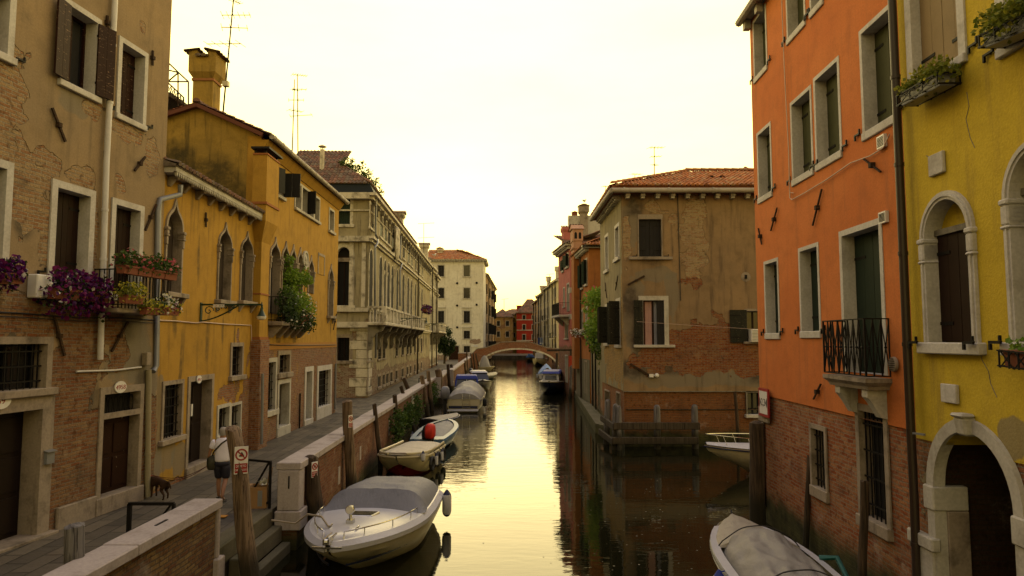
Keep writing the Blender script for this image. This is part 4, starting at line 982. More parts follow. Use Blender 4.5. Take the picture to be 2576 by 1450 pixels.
u0, z0, u1, z1 = fx(846, 881, 622, 769); window(f, (u0, z0, u1, z1), 'dark', 'round', f.uv(866, 645)[1], fw=.28, depth=.35, frame='stone_pal', sill=.2, glassdiv=True, mat='shut_brown')
mb = MB(); mb.box(u0, .2, f.uv(866, 658)[1], u1, .3, f.uv(866, 648)[1]); mb.build('transom', M['stone_old'], f.root)
window(f, fx(848, 879, 850, 908), 'dark', fw=.22, depth=.3, frame='stone_old', sill=.2, bars=(5, 2), hooks=False)
f.wall([(0, .3), (f.L, .3), (f.L, zc(482)), (0, zc(482))], M['palace_wall'], depth=.02, reveal=.35, y=-.02, closed=False, name='end_wall')
for (za, zb_, pr) in ((494, 478, .45), (604, 590, .3), (784, 774, .2), (824, 810, .35), (524, 520, .1)):
    mb = MB(); mb.box(0, -pr - .02, zc(za), f.L - .0, -.021, zc(zb_)); mb.build('string_course', M['stone_pal'], f.root)
for k in range(8):
    z = 1.0 + k * .62; w_ = 1.25 if k % 2 else .8; mb = MB(); mb.box(f.L - w_, -.07, z, f.L + .02, -.022, z + .58); mb.build('quoin', M['stone_pal'], f.root, bevel=.02)
for px_ in (884, 898, 915):
    u = f.uv(px_, 700)[0]; mb = MB(); mb.box(u - .14, -.1, zc(772), u + .14, -.021, zc(606)); 
    if px_ != 898: mb.build('pilaster', M['stone_pal'], f.root)
# chimney pots, dormers and pots on the palace roof
def chimney(h, x, y, z0, z1, w_, mat, cap='tile_dark', name='chimney', flare=1.35, root=None):
    mb = MB(); hw = w_ / 2; zf = z1 - (z1 - z0) * .22
    mb.box(x - hw, y - hw, z0, x + hw, y + hw, zf); k = hw * flare
    mb.hexa([(x - hw, y - hw, zf), (x + hw, y - hw, zf), (x + hw, y + hw, zf), (x - hw, y + hw, zf), (x - k, y - k, zf + hw * .5), (x + k, y - k, zf + hw * .5), (x + k, y + k, zf + hw * .5), (x - k, y + k, zf + hw * .5)])
    mb.box(x - k, y - k, zf + hw * .5, x + k, y + k, z1); o = mb.build(name, M[mat] if isinstance(mat, str) else mat, root or h.root)
    if cap: c = MB(); k *= 1.15; c.hexa([(x - k, y - k, z1 + .002), (x + k, y - k, z1 + .002), (x + k, y + k, z1 + .002), (x - k, y + k, z1 + .002), (x - k * .2, y - k, z1 + hw * .5), (x + k * .2, y - k, z1 + hw * .5), (x + k * .2, y + k, z1 + hw * .5), (x - k * .2, y + k, z1 + hw * .5)]); c.build('chimney_cap', M[cap], o)
    return o
def hl(h, px, py, Y):
    p = atY(px, py, Y); p.z -= h.z0; return Vector(((Vector((p.x, p.y, 0)) - h.a).dot(h.e), -(Vector((p.x, p.y, 0)) - h.a).dot(h.nrm), p.z))
p = hl(h, 811, 365, 47.5); q = hl(h, 811, 445, 47.5); mb = MB(); mb.tube([(p.x, p.y, q.z), (p.x, p.y, p.z - .35)], .16, 8); mb.tube([(p.x, p.y, p.z - .15), (p.x, p.y, p.z - .1), (p.x, p.y, p.z)], [.3, .28, .05], 8)
for k in range(4): t = k * PI / 2; mb.bar((p.x + .13 * math.cos(t), p.y + .13 * math.sin(t), p.z - .36), (p.x + .13 * math.cos(t), p.y + .13 * math.sin(t), p.z - .14), .04)
mb.build('flue_pipe', M['stone_pal'], h.root, smooth=50)
# attic house on the palace roof (red gable end)
p0, p1 = hl(h, 735, 409, 50), hl(h, 862, 409, 50); zt_ = p0.z; zr_ = hl(h, 800, 383, 52).z
mb = MB(); mb.box(p1.x, p1.y, zr1 - 1.0, p1.x + 5, p0.y, zt_); mb.build('attic_wall', m_plain('attic_render', (.30, .22, .15), .9), h.root)
mb = MB(); tile_roof(mb, (p1.x - .35, p0.y, zt_), (0, p1.y - p0.y - .25, 0), (2.4, 0, zr_ - zt_ + .1), seed=31, pitch=.26); mb.build('roof', M['tile_dark'], h.root)
mb = MB(); mb.box(p1.x - .2, p1.y, zt_ - .3, p1.x - .02, p0.y, zt_ - .03); mb.build('attic_eave', M['stone_pal'], h.root)
for (px_, py_, s_) in ((868, 412, .22), (886, 424, .2), (905, 430, .22), (914, 440, .24)):
    p = hl(h, px_, py_, 48.5)
for (px_, ytop, ybot, Y) in ((1001, 538, 562, 66), (1069, 616, 640, 93)):
    a, b = hl(h, px_, ytop, Y), hl(h, px_, ybot, Y); chimney(h, a.x, max(a.y, .9), b.z - 1.5, a.z, 1.0, 'stone_pal')
for (nm, lb, a, b, top) in (('palace', 'pale narrow palace between the long grey palace and the last one of the row', PB, PC, 0), ('palace', 'whitest palace closing the row, next to the round green tree', PC, PD, .05)):
    h = House(nm, lb, 'palace', a, b); k0 = 1076 if top else 1069
    M['pp' + lb[:5]] = m_plaster('pale_palace_plaster', (.58, .54, .43), (.50, .46, .36), (.14, .12, .09), .6, (), 2.2, .4, BRK, None, 6.0 + top, streak=.7)
    n_ = 4
    for k in range(n_):
        u = .5 + k * (h.L - 1) / n_; w_ = (h.L - 1) / n_ * .55; u += w_ * .4
        simple_win(h, (u, ZR[0], u + w_, ZR[1]), 'shutters' if k % 2 else 'dark', .14, mat='shut_green', depth=.1, proud=.02); simple_win(h, (u, ZR[2], u + w_, ZR[4]), 'dark', .16, 'stone_pal', 'round', ZR[3], sill=0, depth=.08, proud=.02)
        simple_win(h, (u, ZR[5], u + w_, ZR[6]), 'dark', .18); simple_win(h, (u + .1, ZR[7], u + w_ - .1, ZR[8]), 'dark', .15)
    zt = zc(482) - .3
    h.wall([(0, .3), (h.L, .3), (h.L, zt), (0, zt)], M['pp' + lb[:5]], depth=9, reveal=.3)
    belt(h, zt - .5, zt + .1, .5, 'cornice', u0=.5); belt(h, zc(604), zc(590), .3, u0=.3); belt(h, zc(824), zc(810), .3, u0=.3)
    bigbalcony(h, .4, h.L - .4, zb + .25, 1.3, 3, post=1.2)
    mb = MB(); mb.hexa([(0, -.3, zt + .1), (h.L, -.3, zt + .1), (h.L, 9, zt + .1), (0, 9, zt + .1), (0, -.25, zt + .15), (h.L, -.25, zt + .15), (h.L, 4, zt + 1.6), (0, 4, zt + 1.6)]); mb.build('roof', M['tile_dark'], h.root)
    mb = MB(); mb.tube([(.12, -.35, 1), (.12, -.35, zt)], .09, 6); mb.build('drainpipe', M['brown_pipe'], h.root)
    if top: a = hl(h, 1092, 1, 104); chimney(h, 2.5, 1.6, zt, zt + 2.6, 1.1, 'stone_pal')
# ---------------------------------------------------------------- white block beyond
WY = 131.0
wa, wb_ = atY(1075, 700, WY), atY(1216, 700, WY)
h = House('house', 'white four-storey block with closed dark shutters and a brown double door', 'house', (wa.x, WY), (wb_.x, WY)); WH = h
M['white_wall'] = m_plaster('white_render', (.74, .71, .62), (.68, .64, .55), (.26, .22, .16), .4, [(*h.uv(1196, 860), 1.2, .5), (*h.uv(1125, 898), 2.5, .5)], 1.3, .5, ((.36, .20, .14), (.45, .33, .25), (.50, .45, .38)), None, 7.0, streak=.5)
for (L, Rr) in ((1102, 1117), (1166.6, 1182)):
    for k, (T, B) in enumerate(((668, 696), (725, 750.5), (783, 812.6), (832.7, 852.5), (871, 887))):
        if L < 1110 and k > 2: continue
        simple_win(h, h.rect(L, Rr, T, B), 'shutters' if not (L > 1150 and k < 2) else 'glass', .18 if k < 2 else .3, 'stone', mat='shut_dark', sill=.2, hood=.22 if k in (2, 3) else 0)
r = h.rect(1129, 1154, 871, 905); r = (r[0], .95, r[2], r[3]); window(h, r, 'door', fw=.25, depth=.3, mat='door_worn', frame='stone', sill=0, name='door', hooks=False)
zt = h.uv(1160, 656)[1]
h.wall([(0, .3), (h.L, .3), (h.L, zt), (0, zt)], M['white_wall'], depth=12, reveal=.3)
mb = MB(); mb.box(-.3, -.45, zt, h.L + .5, 12, zt + .22); mb.build('eave', M['stone'], h.root)
for k in range(22): mb = MB(); x = .3 + k * (h.L - .4) / 21; mb.box(x - .1, -.4, zt - .25, x + .1, 0, zt - .002); mb.build('eave_corbel', M['stone'], h.root)
zr = h.uv(1100, 629)[1] + .5
mb = MB(); tile_roof(mb, (-.4, -.5, zt + .25), (h.L + 1, 0, 0), (0, 6.2, zr - zt), inside=lambda x, t: x < h.L + 1 - t * .75, pitch=.32, row=.5, seed=41, fine=3)
tile_roof(mb, (h.L + .6, -.5, zt + .25), (0, 12.5, 0), (-6.2, 0, zr - zt), inside=lambda x, t: x > t * .75, pitch=.32, row=.5, seed=42, fine=3); mb.build('roof', M['tile'], h.root)
p = hl(h, 1107, 634, WY + 4); chimney(h, p.x, p.y, zt, p.z + .6, 1.0, 'stone_pal')
for (x, y) in ((1150, 713), (1199, 712), (1150, 769), (1199, 767), (1150, 824)):
    p = h.pt(x, y, .03); mb = MB(); mb.lathe([(.22, 0), (.22, -.1), (.05, -.14)], (0, 0, 0), 10, 'y'); mb.build('anchor_plate', M['iron'], h.root, loc=p)
p = h.pt(1193.5, 871, .08); mb = MB(); mb.box(-.62, -.06, -.2, .62, .05, .2); o = mb.build('sign_board', M['plate'], h.root, loc=p); text('CARABINIERI', .26, m_plain('sign_blue', (.02, .06, .30), .5), o, (0, -.064, 0), sx=.82, name='sign_lettering')
p = h.pt(1142, 857, .08); mb = MB(); mb.lathe([(.4, .05), (.4, -.08)], (0, 0, 0), 16, 'y'); mb.build('round_emblem', M['plate'], h.root, loc=p)
f = Face(h, (wb_.x, WY), (wb_.x + .1, WY + 12))
for (T, B) in ((668, 697), (726, 752), (786, 816), (834, 853)):
    pass
# ---------------------------------------------------------------- long tan brick house behind it, along the water
h = House('house', 'long tan brick house with open dark shutters along the canal past the white block', 'house', (-5.5, 143.2), (-4.6, 188)); 
M['tanbrick'] = m_brick('tan_brick', ((.36, .20, .08), (.42, .26, .12), (.36, .28, .18)), (.12, .08, .05), .4)
zt = 18.4
for k in range(7):
    u = 2.0 + k * 6.2
    for (a, b) in ((2.2, 4.4), (6.0, 8.4), (10.2, 12.8), (14.4, 16.6)):
        if k % 3 == 1 and a > 9: continue
        simple_win(h, (u, a, u + 1.4, b), 'dark', .15, 'stone', openang=(None, 92) if (k + int(a)) % 2 else (165, None))
h.wall([(0, .3), (h.L, .3), (h.L, zt), (0, zt)], M['tanbrick'], depth=10, reveal=.3)
belt(h, zt - .3, zt + .1, .4, 'cornice', 'stone_old')
mb = MB(); mb.hexa([(-.3, -.6, zt + .1), (h.L, -.6, zt + .1), (h.L, 10, zt + .1), (-.3, 10, zt + .1), (-.3, -.55, zt + .2), (h.L, -.55, zt + .2), (h.L, 5, zt + 2), (-.3, 5, zt + 2)]); mb.build('roof', M['tile_dark'], h.root)
for u in (9, 24, 38): mb = MB(); mb.tube([(u, -.15, 1), (u, -.15, zt)], .09, 6); mb.build('drainpipe', M['brown_pipe'], h.root)
# ---------------------------------------------------------------- houses closing the view
FY = 192.0
def far_house(label, L, Rr, ye, Y, mat, rows, cols, depth=9, roofh=2.2, bands=(), roofmat='tile_dark', frame='stone', slope=0.0, name='house', hip=True):
    a, b = atY(L, 800, Y), atY(Rr, 800, Y); h = House(name, label, 'house', (a.x, Y), (b.x, Y)); zt = h.uv((L + Rr) / 2, ye)[1]
    for (l, r_) in cols:
        for (t, bt) in rows: simple_win(h, h.rect(l, r_, t, bt), 'shutters', .13, frame, mat='shut_dark')
    h.wall([(0, .3), (h.L, .3), (h.L, zt), (0, zt)], mat, depth=depth, reveal=.3)
    for y in bands: z = h.uv(L, y)[1]; mb = MB(); mb.box(-.04, -.05, z - .12, h.L, 0, z + .12); mb.build('string_course', M['stone'], h.root)
    mb = MB(); mb.box(-.4, -.5, zt, h.L + .4, depth, zt + .18); mb.build('eave', M['stone_old'], h.root)
    mb = MB(); tile_roof(mb, (-.5, -.6, zt + .2), (h.L + 1, 0, 0), (0, 5, roofh), inside=(lambda x, t: t * .7 < x < h.L + 1 - t * .7) if hip else None, pitch=.4, row=.6, fine=3, seed=int(L)); mb.hexa([(0, 0, zt + .18), (h.L, 0, zt + .18), (h.L, depth, zt + .18), (0, depth, zt + .18), (3 if hip else 0, 4.5, zt + roofh), (h.L - 3 if hip else h.L, 4.5, zt + roofh), (h.L, depth, zt + .2), (0, depth, zt + .2)])
    mb.build('roof', M[roofmat], h.root); return h, zt
M['farbrick'] = m_plaster('far_peeling_plaster', (.42, .30, .14), (.36, .24, .11), (.12, .08, .05), .5, (), 4.5, 1.2, ((.32, .13, .07), (.38, .22, .12), (.36, .30, .22)), .56, 8.0)
M['red_wall'] = m_plaster('red_render', (.36, .042, .026), (.31, .036, .022), (.10, .02, .015), .35, seed=9.0, streak=.4)
M['lemon'] = m_plaster('lemon_render', (.55, .40, .09), (.50, .36, .08), (.2, .14, .05), .4, seed=3.0)
far_house('tan peeling house with four small windows closing the canal view', 1236, 1291, 799, FY, M['farbrick'], ((808, 820.5), (834, 848)), ((1250, 1257.5), (1272.5, 1280.5)), roofh=2.6)
far_house('thin lemon yellow house squeezed between the tan and red far houses', 1288.5, 1301, 793, FY + 6, M['lemon'], ((812, 822), (838, 848)), ((1293, 1296),), roofh=.8, hip=False)
rh, zt = far_house('red far house with white string courses and grey shutters', 1299.7, 1368, 788.5, FY - 2, M['red_wall'], ((793.5, 804), (817, 830.5), (842, 857)), ((1314.5, 1322), (1338, 1345.5)), bands=(805, 831, 857), roofh=4.2)
p = hl(rh, 1305.5, 769, FY + 1); chimney(rh, p.x, p.y, zt, p.z, 1.3, M['red_wall'], cap=None, flare=1.15)
far_house('distant tan house whose roof just shows above the closing houses', 1262, 1340, 790, 225, M['farbrick'], (), (), roofh=1.6)
# ---------------------------------------------------------------- brick bridge
BY = 115.0; b = empty('bridge', (0.9, BY, 0), 0, 'arched brick footbridge with pale stone arch ring over the canal', 'bridge')
M['bridge_brick'] = m_brick('bridge_brick', ((.30, .095, .04), (.38, .16, .075), (.25, .18, .12)), (.04, .03, .02), .55)
def bx(px): return (px - 1288) * BY / FOC * 1.0 - .9 + (.0)
def bz(py): return atY(1288, py, BY).z
top = [(bx(1186), bz(893)), (bx(1200), bz(879)), (bx(1222), bz(876)), (bx(1262), bz(862)), (bx(1300), bz(861)), (bx(1333), bz(861.5)), (bx(1374), bz(876)), (bx(1400), bz(879)), (bx(1435), bz(879))]
cx_, hw, z0_, ris = (bx(1207) + bx(1400)) / 2, (bx(1400) - bx(1207)) / 2, .15, bz(880) - .15
arc = [(cx_ + hw * math.cos(t), z0_ + ris * math.sin(t)) for t in [PI * k / 28 for k in range(29)]]
outline = [(top[0][0], -1), (cx_ - hw, -1)] + arc[::-1] + [(cx_ + hw, -1), (top[-1][0], -1)] + top[::-1]
mb = MB(); mb.prism(outline, 0, 3.2); mb.build('bridge_body', M['bridge_brick'], b, recalc=True)
ring = MB(); o = [(cx_ + (hw + .32) * math.cos(t), z0_ + (ris + .26) * math.sin(t)) for t in [PI * k / 28 for k in range(29)]]
for k in range(28):
    a_, b_, c_, d_ = arc[k], arc[k + 1], o[k + 1], o[k]
    ring.hexa([(a_[0], -.06, a_[1]), (b_[0], -.06, b_[1]), (b_[0], .25, b_[1]), (a_[0], .25, a_[1]), (d_[0], -.06, d_[1]), (c_[0], -.06, c_[1]), (c_[0], .001, c_[1]), (d_[0], .001, d_[1])])
ring.build('arch_ring', M['stone_pal'], b)
for yy in (0, 2.9):
    cp = MB()
    for (p, q) in zip(top, top[1:]): cp.hexa([(p[0], yy - .05, p[1]), (q[0], yy - .05, q[1]), (q[0], yy + .35, q[1]), (p[0], yy + .35, p[1]), (p[0], yy - .05, p[1] + .14), (q[0], yy - .05, q[1] + .14), (q[0], yy + .35, q[1] + .14), (p[0], yy + .35, p[1] + .14)])
    cp.build('coping', M['stone_old'], b)
b2 = parapet('parapet_wall', 'brick ramp wall rising to the bridge in front of the brown double door', (-9.0, 114.6), (-6.9, 114.9), .4, 2.6, M['bridge_brick'], group=PG)
# quay wall facing us under the arch and far quay
mb = MB(); mb.box(-4.4, 189.4, -1, 9, 191.4, .95); tag(mb.build('far_quay', M['stone_old']), kind='structure')
# ---------------------------------------------------------------- brown corner house across the side canal
CX, CY = 5.0, 30.8
h = House('house', 'brown corner house with peeling brick, tiled roof and dark shutters behind the mooring posts', 'house', (CX, CY), (16, CY)); BR = h
wr = lambda *a: h.rect(*a)
bp = px_patch(h, [(1742, 530, .5, .75), (1743, 590, .5, .8), (1742, 650, .5, .8), (1743, 695, .5, .5), (1640, 525, .55, .32), (1800, 860, 1.7, 1.0), (1700, 870, .9, .75), (1640, 905, 1.2, .6), (1880, 900, 1.0, .9), (1575, 600, .2, 1.2), (1720, 900, 1.5, .5), (1640, 905, .6, .4), (1760, 920, 1.2, .4), (1690, 550, .3, .4)])
gg = px_patch(h, [(1590, 560, .5, 1.3), (1600, 800, .55, 1.8), (1690, 740, .35, 1.2), (1650, 690, 1.0, .35), (1590, 930, .8, .5), (1740, 955, 3.0, .35), (1890, 950, 1.0, .45), (1850, 860, .5, .4)])
M['brown_wall'] = m_plaster('brown_peeling_plaster', (.32, .215, .115), (.255, .175, .10), (.06, .045, .035), .6, bp, None, .4, ((.26, .06, .018), (.36, .15, .05), (.26, .20, .13)), None, 12.0, grey=gg, streak=.8, mottle=.7, dark=px_patch(h, [(1580, 760, .5, 1.0), (1600, 850, .6, .9), (1590, 930, .9, .5), (1870, 890, .9, .7), (1900, 930, .5, .8), (1595, 520, .5, .8), (1800, 905, .8, .5), (1690, 930, 1.0, .3), (1640, 640, .6, .7)]), pal2=(((.46, .33, .17), (.36, .17, .08), (.44, .36, .24)), 7.6))
window(h, wr(1607, 1664, 552, 647), 'shutters', fw=.045, depth=.16, mat='shut_dark', frame='stone_old', sill=.13, sillw=.42, sillp=.1)
mb = MB(); r = wr(1607, 1664, 552, 647); mb.box(r[0] - .03, -.03, r[3] + .05, r[2] + .06, 0, r[3] + .22); mb.build('lintel', M['stone_old'], h.root)
window(h, wr(1618, 1671, 756, 868), 'curtain', fw=.2, depth=.2, mat='shut_brown', frame='stone', sill=.12, sillw=.25, sillp=.1, hooks=False, label='window with pink curtains and one folded flaking shutter')
r = wr(1618, 1671, 756, 868)
mb = MB(); leaf_panel(mb, r[0] - .42, r[0] - .02, r[1], r[3], -.085, .045, 2, 'L'); mb.build('shutter', [M['shut_blackworn'], M['iron']], h.root)
mb = MB(); leaf_panel(mb, r[2] - .32, r[2] - .01, r[1], r[3], .02, .04, 2, False); mb.build('shutter', [M['shut_dark'], M['iron']], h.root)
for (a, b, c) in ((r[0] + .12, r[0] + .42, (.40, .24, .22)), (r[0] + .52, r[0] + .80, (.26, .27, .33))):
    mb = MB(); k = 0; x = a
    while x < b - .001:
        x2 = min(b, x + .035); mb.quad((x, .185 - .012 * (k % 2), r[1]), (x2, .185 - .012 * ((k + 1) % 2), r[1]), (x2, .185 - .012 * ((k + 1) % 2), r[3] - .05), (x, .185 - .012 * (k % 2), r[3] - .05)); x = x2; k += 1
    mb.build('curtain', m_plain('curtain_cloth', c, .9), h.root)
r = wr(1879, 1915, 783, 860)
window(h, r, 'curtain', fw=.1, depth=.2, mat='shut_brown', frame='stone_old', sill=.1, sillw=.1, sillp=.1, hooks=False)
mb = MB(); leaf_panel(mb, r[0] - .78, r[0] - .02, r[1] - .05, r[3] + .05, -.09, .045, 3, 'L'); mb.build('shutter', [M['shut_blackworn'], M['iron']], h.root)
ac = MB(); p0, p1 = h.pt(1884, 861), h.pt(1916, 829); ac.box(p0.x, -.35, p0.z, p1.x + .25, .1, p1.z); AC = ac.build('air_conditioner', M['plate'], h.root, bevel=.015)
for k in range(8): mb = MB(); z = p0.z + .06 + k * (p1.z - p0.z - .12) / 7; mb.box(p0.x + .04, -.362, z - .008, p1.x + .2, -.351, z + .012); mb.build('louvre', M['zinc'], AC)
window(h, wr(1880, 1914, 988, 1043), 'glass', fw=.06, depth=.25, mat='shut_dark', frame='stone_dark', sill=.14, sillw=.06, sillp=.12, hooks=False, sill_mat='paint_white'); lowhole = h.holes.pop()
zt = h.uv(1700, 486)[1]; zl = h.uv(1700, 983)[1]; zl2 = h.uv(1700, 945)[1]
h.wall([(0, zl - .02), (11, zl - .02), (11, zt), (0, zt)], M['brown_wall'], depth=6.9, skip=(3,))
M['brown_brick'] = m_brick('brown_lower_brick', ((.25, .09, .03), (.28, .12, .045), (.17, .10, .055)), (.05, .03, .02), .55, algae=.7)
h.holes.append(lowhole)
h.wall([(0.03, -1.5), (11, -1.5), (11, zl - .025), (0.03, zl - .025)], M['brown_brick'], depth=6.8, y=.06, name='lower_wall', skip=(3,))
mb = MB(); mb.box(-.02, -.035, zl - .06, 11, .05, zl - .021); mb.build('ledge', M['stone_dark'], h.root)
mb = MB(); u = h.uv(1708, 700)[0]; mb.tube([(u, -.03, zt), (u + .05, -.03, 6.5)], .018, 5); mb.build('wall_cable', M['cable'], h.root)
mb = MB(); mb.box(.1, .02, h.uv(1600, 1031)[1] - .02, 9, .058, h.uv(1600, 1031)[1] + .03); mb.build('drip_course', M['pole_dark'], h.root)
rods(h, [(1580, 717, 1621, 695), (1585, 916, 1634, 945)], w=.09)
p = h.pt(1652, 945, .12); mb = MB(); mb.ball((0, 0, 0), .1, 10, 8); mb.box(-.33, -.02, -.08, -.14, .12, .06); mb.bar((-.14, .05, 0), (0, .05, 0), .04); mb.build('security_camera', M['plate'], h.root, loc=p, smooth=40)
p = h.pt(1876, 697, .0); mb = MB(); mb.lathe([(.22, .0), (.22, -.012)], (0, 0, 0), 14, 'y'); mb.build('wall_patch', M['stone_old'], h.root, loc=p); mb = MB(); mb.box(-.05, -.05, -.09, .05, -.013, .09); mb.build('vent', M['iron'], h.root, loc=p)
mb = MB()
for y0, y1 in ((861, 890), (862, 893)): mb.tube([h.pt(1602, 704.3 + .3238 * 325, .25 + .1 * (y0 == 862)), h.pt(1750, 704.3 + .3238 * 356, .25), h.pt(1906, 704.3 + .3238 * 385, .25)], .008, 4)
mb.build('clothes_line', M['cable_pale'], h.root)
# gutter, corbels, roof
mb = MB(); mb.tube([(-.5, -.5, zt + .02)] + [(k * .9, -.5, zt + .02) for k in range(13)], .12, 8)
for k in range(6): mb.tube([(k * 2, -.5, zt + .02), (k * 2 + .1, -.5, zt + .02)], .14, 8)
mb.tube([(-.5, -.5, zt + .02), (-.56, 7, zt + .02)], .12, 8); mb.build('gutter', M['gutter'], h.root, smooth=50)
for k in range(16):
    x = .25 + k * .68; mb = MB(); mb.box(x - .1, -.36, zt - .2, x + .1, 0, zt - .05); mb.box(x - .085, -.3, zt - .3, x + .085, 0, zt - .201); mb.build('eave_corbel', M['stone'], h.root, bevel=.01)
for k in range(15):
    y = .3 + k * .44; mb = MB(); mb.box(-.36, y - .08, zt - .2, 0, y + .08, zt - .05); mb.box(-.28, y - .07, zt - .3, 0, y + .07, zt - .201); mb.build('eave_corbel', M['stone'], h.root, bevel=.01)
mb = MB(); mb.box(-.45, -.45, zt - .045, 11, 7, zt + .08); mb.box(-.48, -.47, zt + .1, 11, -.35, zt + .26); mb.box(-.48, -.35, zt + .1, -.36, 7, zt + .26); mb.build('eave', m_plain('brick_eave', (.23, .08, .035), .9), h.root)
zr = 13.3; mb = MB(); sl_ = 4.6
tile_roof(mb, (-.55, -.55, zt + .26), (12, 0, 0), (0, sl_, zr - zt - .1), inside=lambda x, t: x > t * .95, pitch=.2, row=.36, seed=51)
tile_roof(mb, (-.55, 7.2, zt + .26), (0, -7.75, 0), (sl_, 0, zr - zt - .1), inside=lambda x, t: x < 7.75 - t * .95, pitch=.2, row=.36, seed=52)
ridge(mb, (-.5, -.5, zt + .33), (sl_ - .5, sl_ - .5, zr + .2), .11); ridge(mb, (sl_ - .6, sl_ - .55, zr + .22), (12, sl_ - .55, zr + .22), .11)
mb.build('roof', M['tile'], h.root)
for u_ in (4.6, 5.1):
    mb = MB(); c = Vector((u_, 1.9, zt + 1.02)); mb.lathe([(.2, -.35), (.2, .3)], c, 10, 'y'); mb.cur = 1; mb.lathe([(.17, -.36), (.02, -.33)], c, 10, 'y'); mb.build('roof_vent', [M['terracotta'], M['dark']], h.root, smooth=40)
# second roof (dormer) behind
a, b_, c = hl(h, 1722, 441, 38), hl(h, 1775, 418, 38), hl(h, 1850, 441, 38)
mb = MB(); up = Vector((0, 4, 0)); 
A = Vector((a.x - .5, a.y, a.z - .6)); Bp = Vector((b_.x, b_.y, b_.z)); C = Vector((c.x + .5, c.y, c.z - .5)); dd = Vector((0, 4, 0))
mb.quad(A, Bp + Vector((-.4, 1.2, 0)), Bp + Vector((-.4, 1.2, 0)) + dd, A + dd)
tile_roof(mb, A, (C.x - A.x, 0, 0), (0, 2.2, Bp.z - A.z), inside=lambda x, t: t * 1.05 < x < (C.x - A.x) - t * 1.0, seed=53, pitch=.2, row=.36); ridge(mb, Bp + Vector((-.5, 2.0, .05)), Bp + Vector((1.6, 2.0, -.25)), .12)
mb.build('upper_roof', m_tile('orange_roof_tile', ((.32, .10, .035), (.40, .15, .055), (.28, .09, .035))), h.root)
a = hl(h, 1875, 425, 36); mb = MB(); mb.tube([(a.x - .5, a.y, a.z - .75), (a.x - .1, a.y, a.z - .3), (a.x, a.y, a.z), (a.x + .25, a.y, a.z - .25), (a.x + .8, a.y, a.z - .7)], [.3, .28, .14, .25, .3], 8); mb.build('chimney', M['terracotta'], h.root, smooth=40)
f = Face(h, (CX - .07, CY + 6.9), (CX, CY))
bp2 = [(*f.uv(1560, 930), .5, 3.2), (*f.uv(1540, 900), 2.5, 1.2), (*f.uv(1566, 600), .25, 3.0), (*f.uv(1566, 820), .3, 2.5)]
M['brown_side'] = m_plaster('olive_peeling_plaster', (.30, .25, .145), (.22, .19, .115), (.06, .055, .04), .7, bp2, None, .4, ((.44, .28, .09), (.36, .21, .07), (.26, .19, .10)), None, 13.0, streak=.9)
window(f, f.rect(1524, 1531, 596, 680), 'shutters', fw=.16, depth=.2, mat='zinc', frame='paint_white', sill=.16, sillw=.08, hooks=False, hinges=False)
window(f, f.rect(1549, 1558, 572, 650), 'shutters', fw=.16, depth=.2, mat='zinc', frame='paint_white', sill=.16, sillw=.08, hooks=False, hinges=False)
for (L, Rr, T, B) in ((1524, 1531, 772, 864), (1552, 1561, 758, 868)):
    window(f, f.rect(L, Rr, T, B), 'dark', fw=.14, depth=.2, mat='shut_blackworn', frame='stone', sill=.14, sillw=.08, hooks=False, glassdiv=False, openang=(135, 100), planks=2)
f.wall([(0.01, zl - .02), (f.L, zl - .02), (f.L, zt), (0.01, zt)], M['brown_side'], depth=.02, reveal=.3, y=-.02, closed=False, name='canal_wall')
window(f, f.rect(1523, 1534, 985, 1080), 'door', fw=.06, depth=.25, mat='door_worn', frame='stone_old', sill=0, name='door', hooks=False)
window(f, f.rect(1552, 1561, 990, 1090), 'door', fw=.06, depth=.25, mat='door_worn', frame='stone_old', sill=0, name='door', hooks=False)
f.wall([(0.01, -1.5), (f.L - .03, -1.5), (f.L - .03, zl - .025), (0.01, zl - .025)], M['brown_brick'], depth=.02, reveal=.3, y=.02, closed=False, name='lower_wall')
rods(f, [(1556, 695, 1550, 730), (1524, 712, 1528, 750)])
# ---------------------------------------------------------------- garden wall with doors
GWa, GWb = (5.28, 46.0), (4.98, 37.75)
h = House('garden_wall', 'weathered garden wall with dark doorways, overgrown by bright green climbers', 'wall', GWa, GWb); GW = h
for (u, w_) in ((1.2, .9), (3.4, .6), (5.6, 1.0)):
    window(h, (u, .7, u + w_, 3.0), 'door', fw=.1, depth=.2, mat='shut_greyw', frame='stone_dark', sill=0, name='door', hooks=False)
h.wall([(0, -1), (h.L, -1), (h.L, 4.3), (0, 4.3)], m_plaster('garden_wall_render', (.27, .23, .14), (.20, .18, .11), (.05, .05, .03), .8, (), 1.6, .6, BRK, None, 15.0, algae=.8, streak=1.0), depth=.4, reveal=.3)
mb = MB(); mb.box(-.02, -.08, 4.302, h.L, .5, 4.42); mb.build('coping', M['stone_dark'], h.root)
for u in (2.6, 4.9): mb = MB(); mb.tube([(u, -.1, .6), (u, -.1, 4.2)], .05, 6); mb.build('drainpipe', M['iron'], h.root)
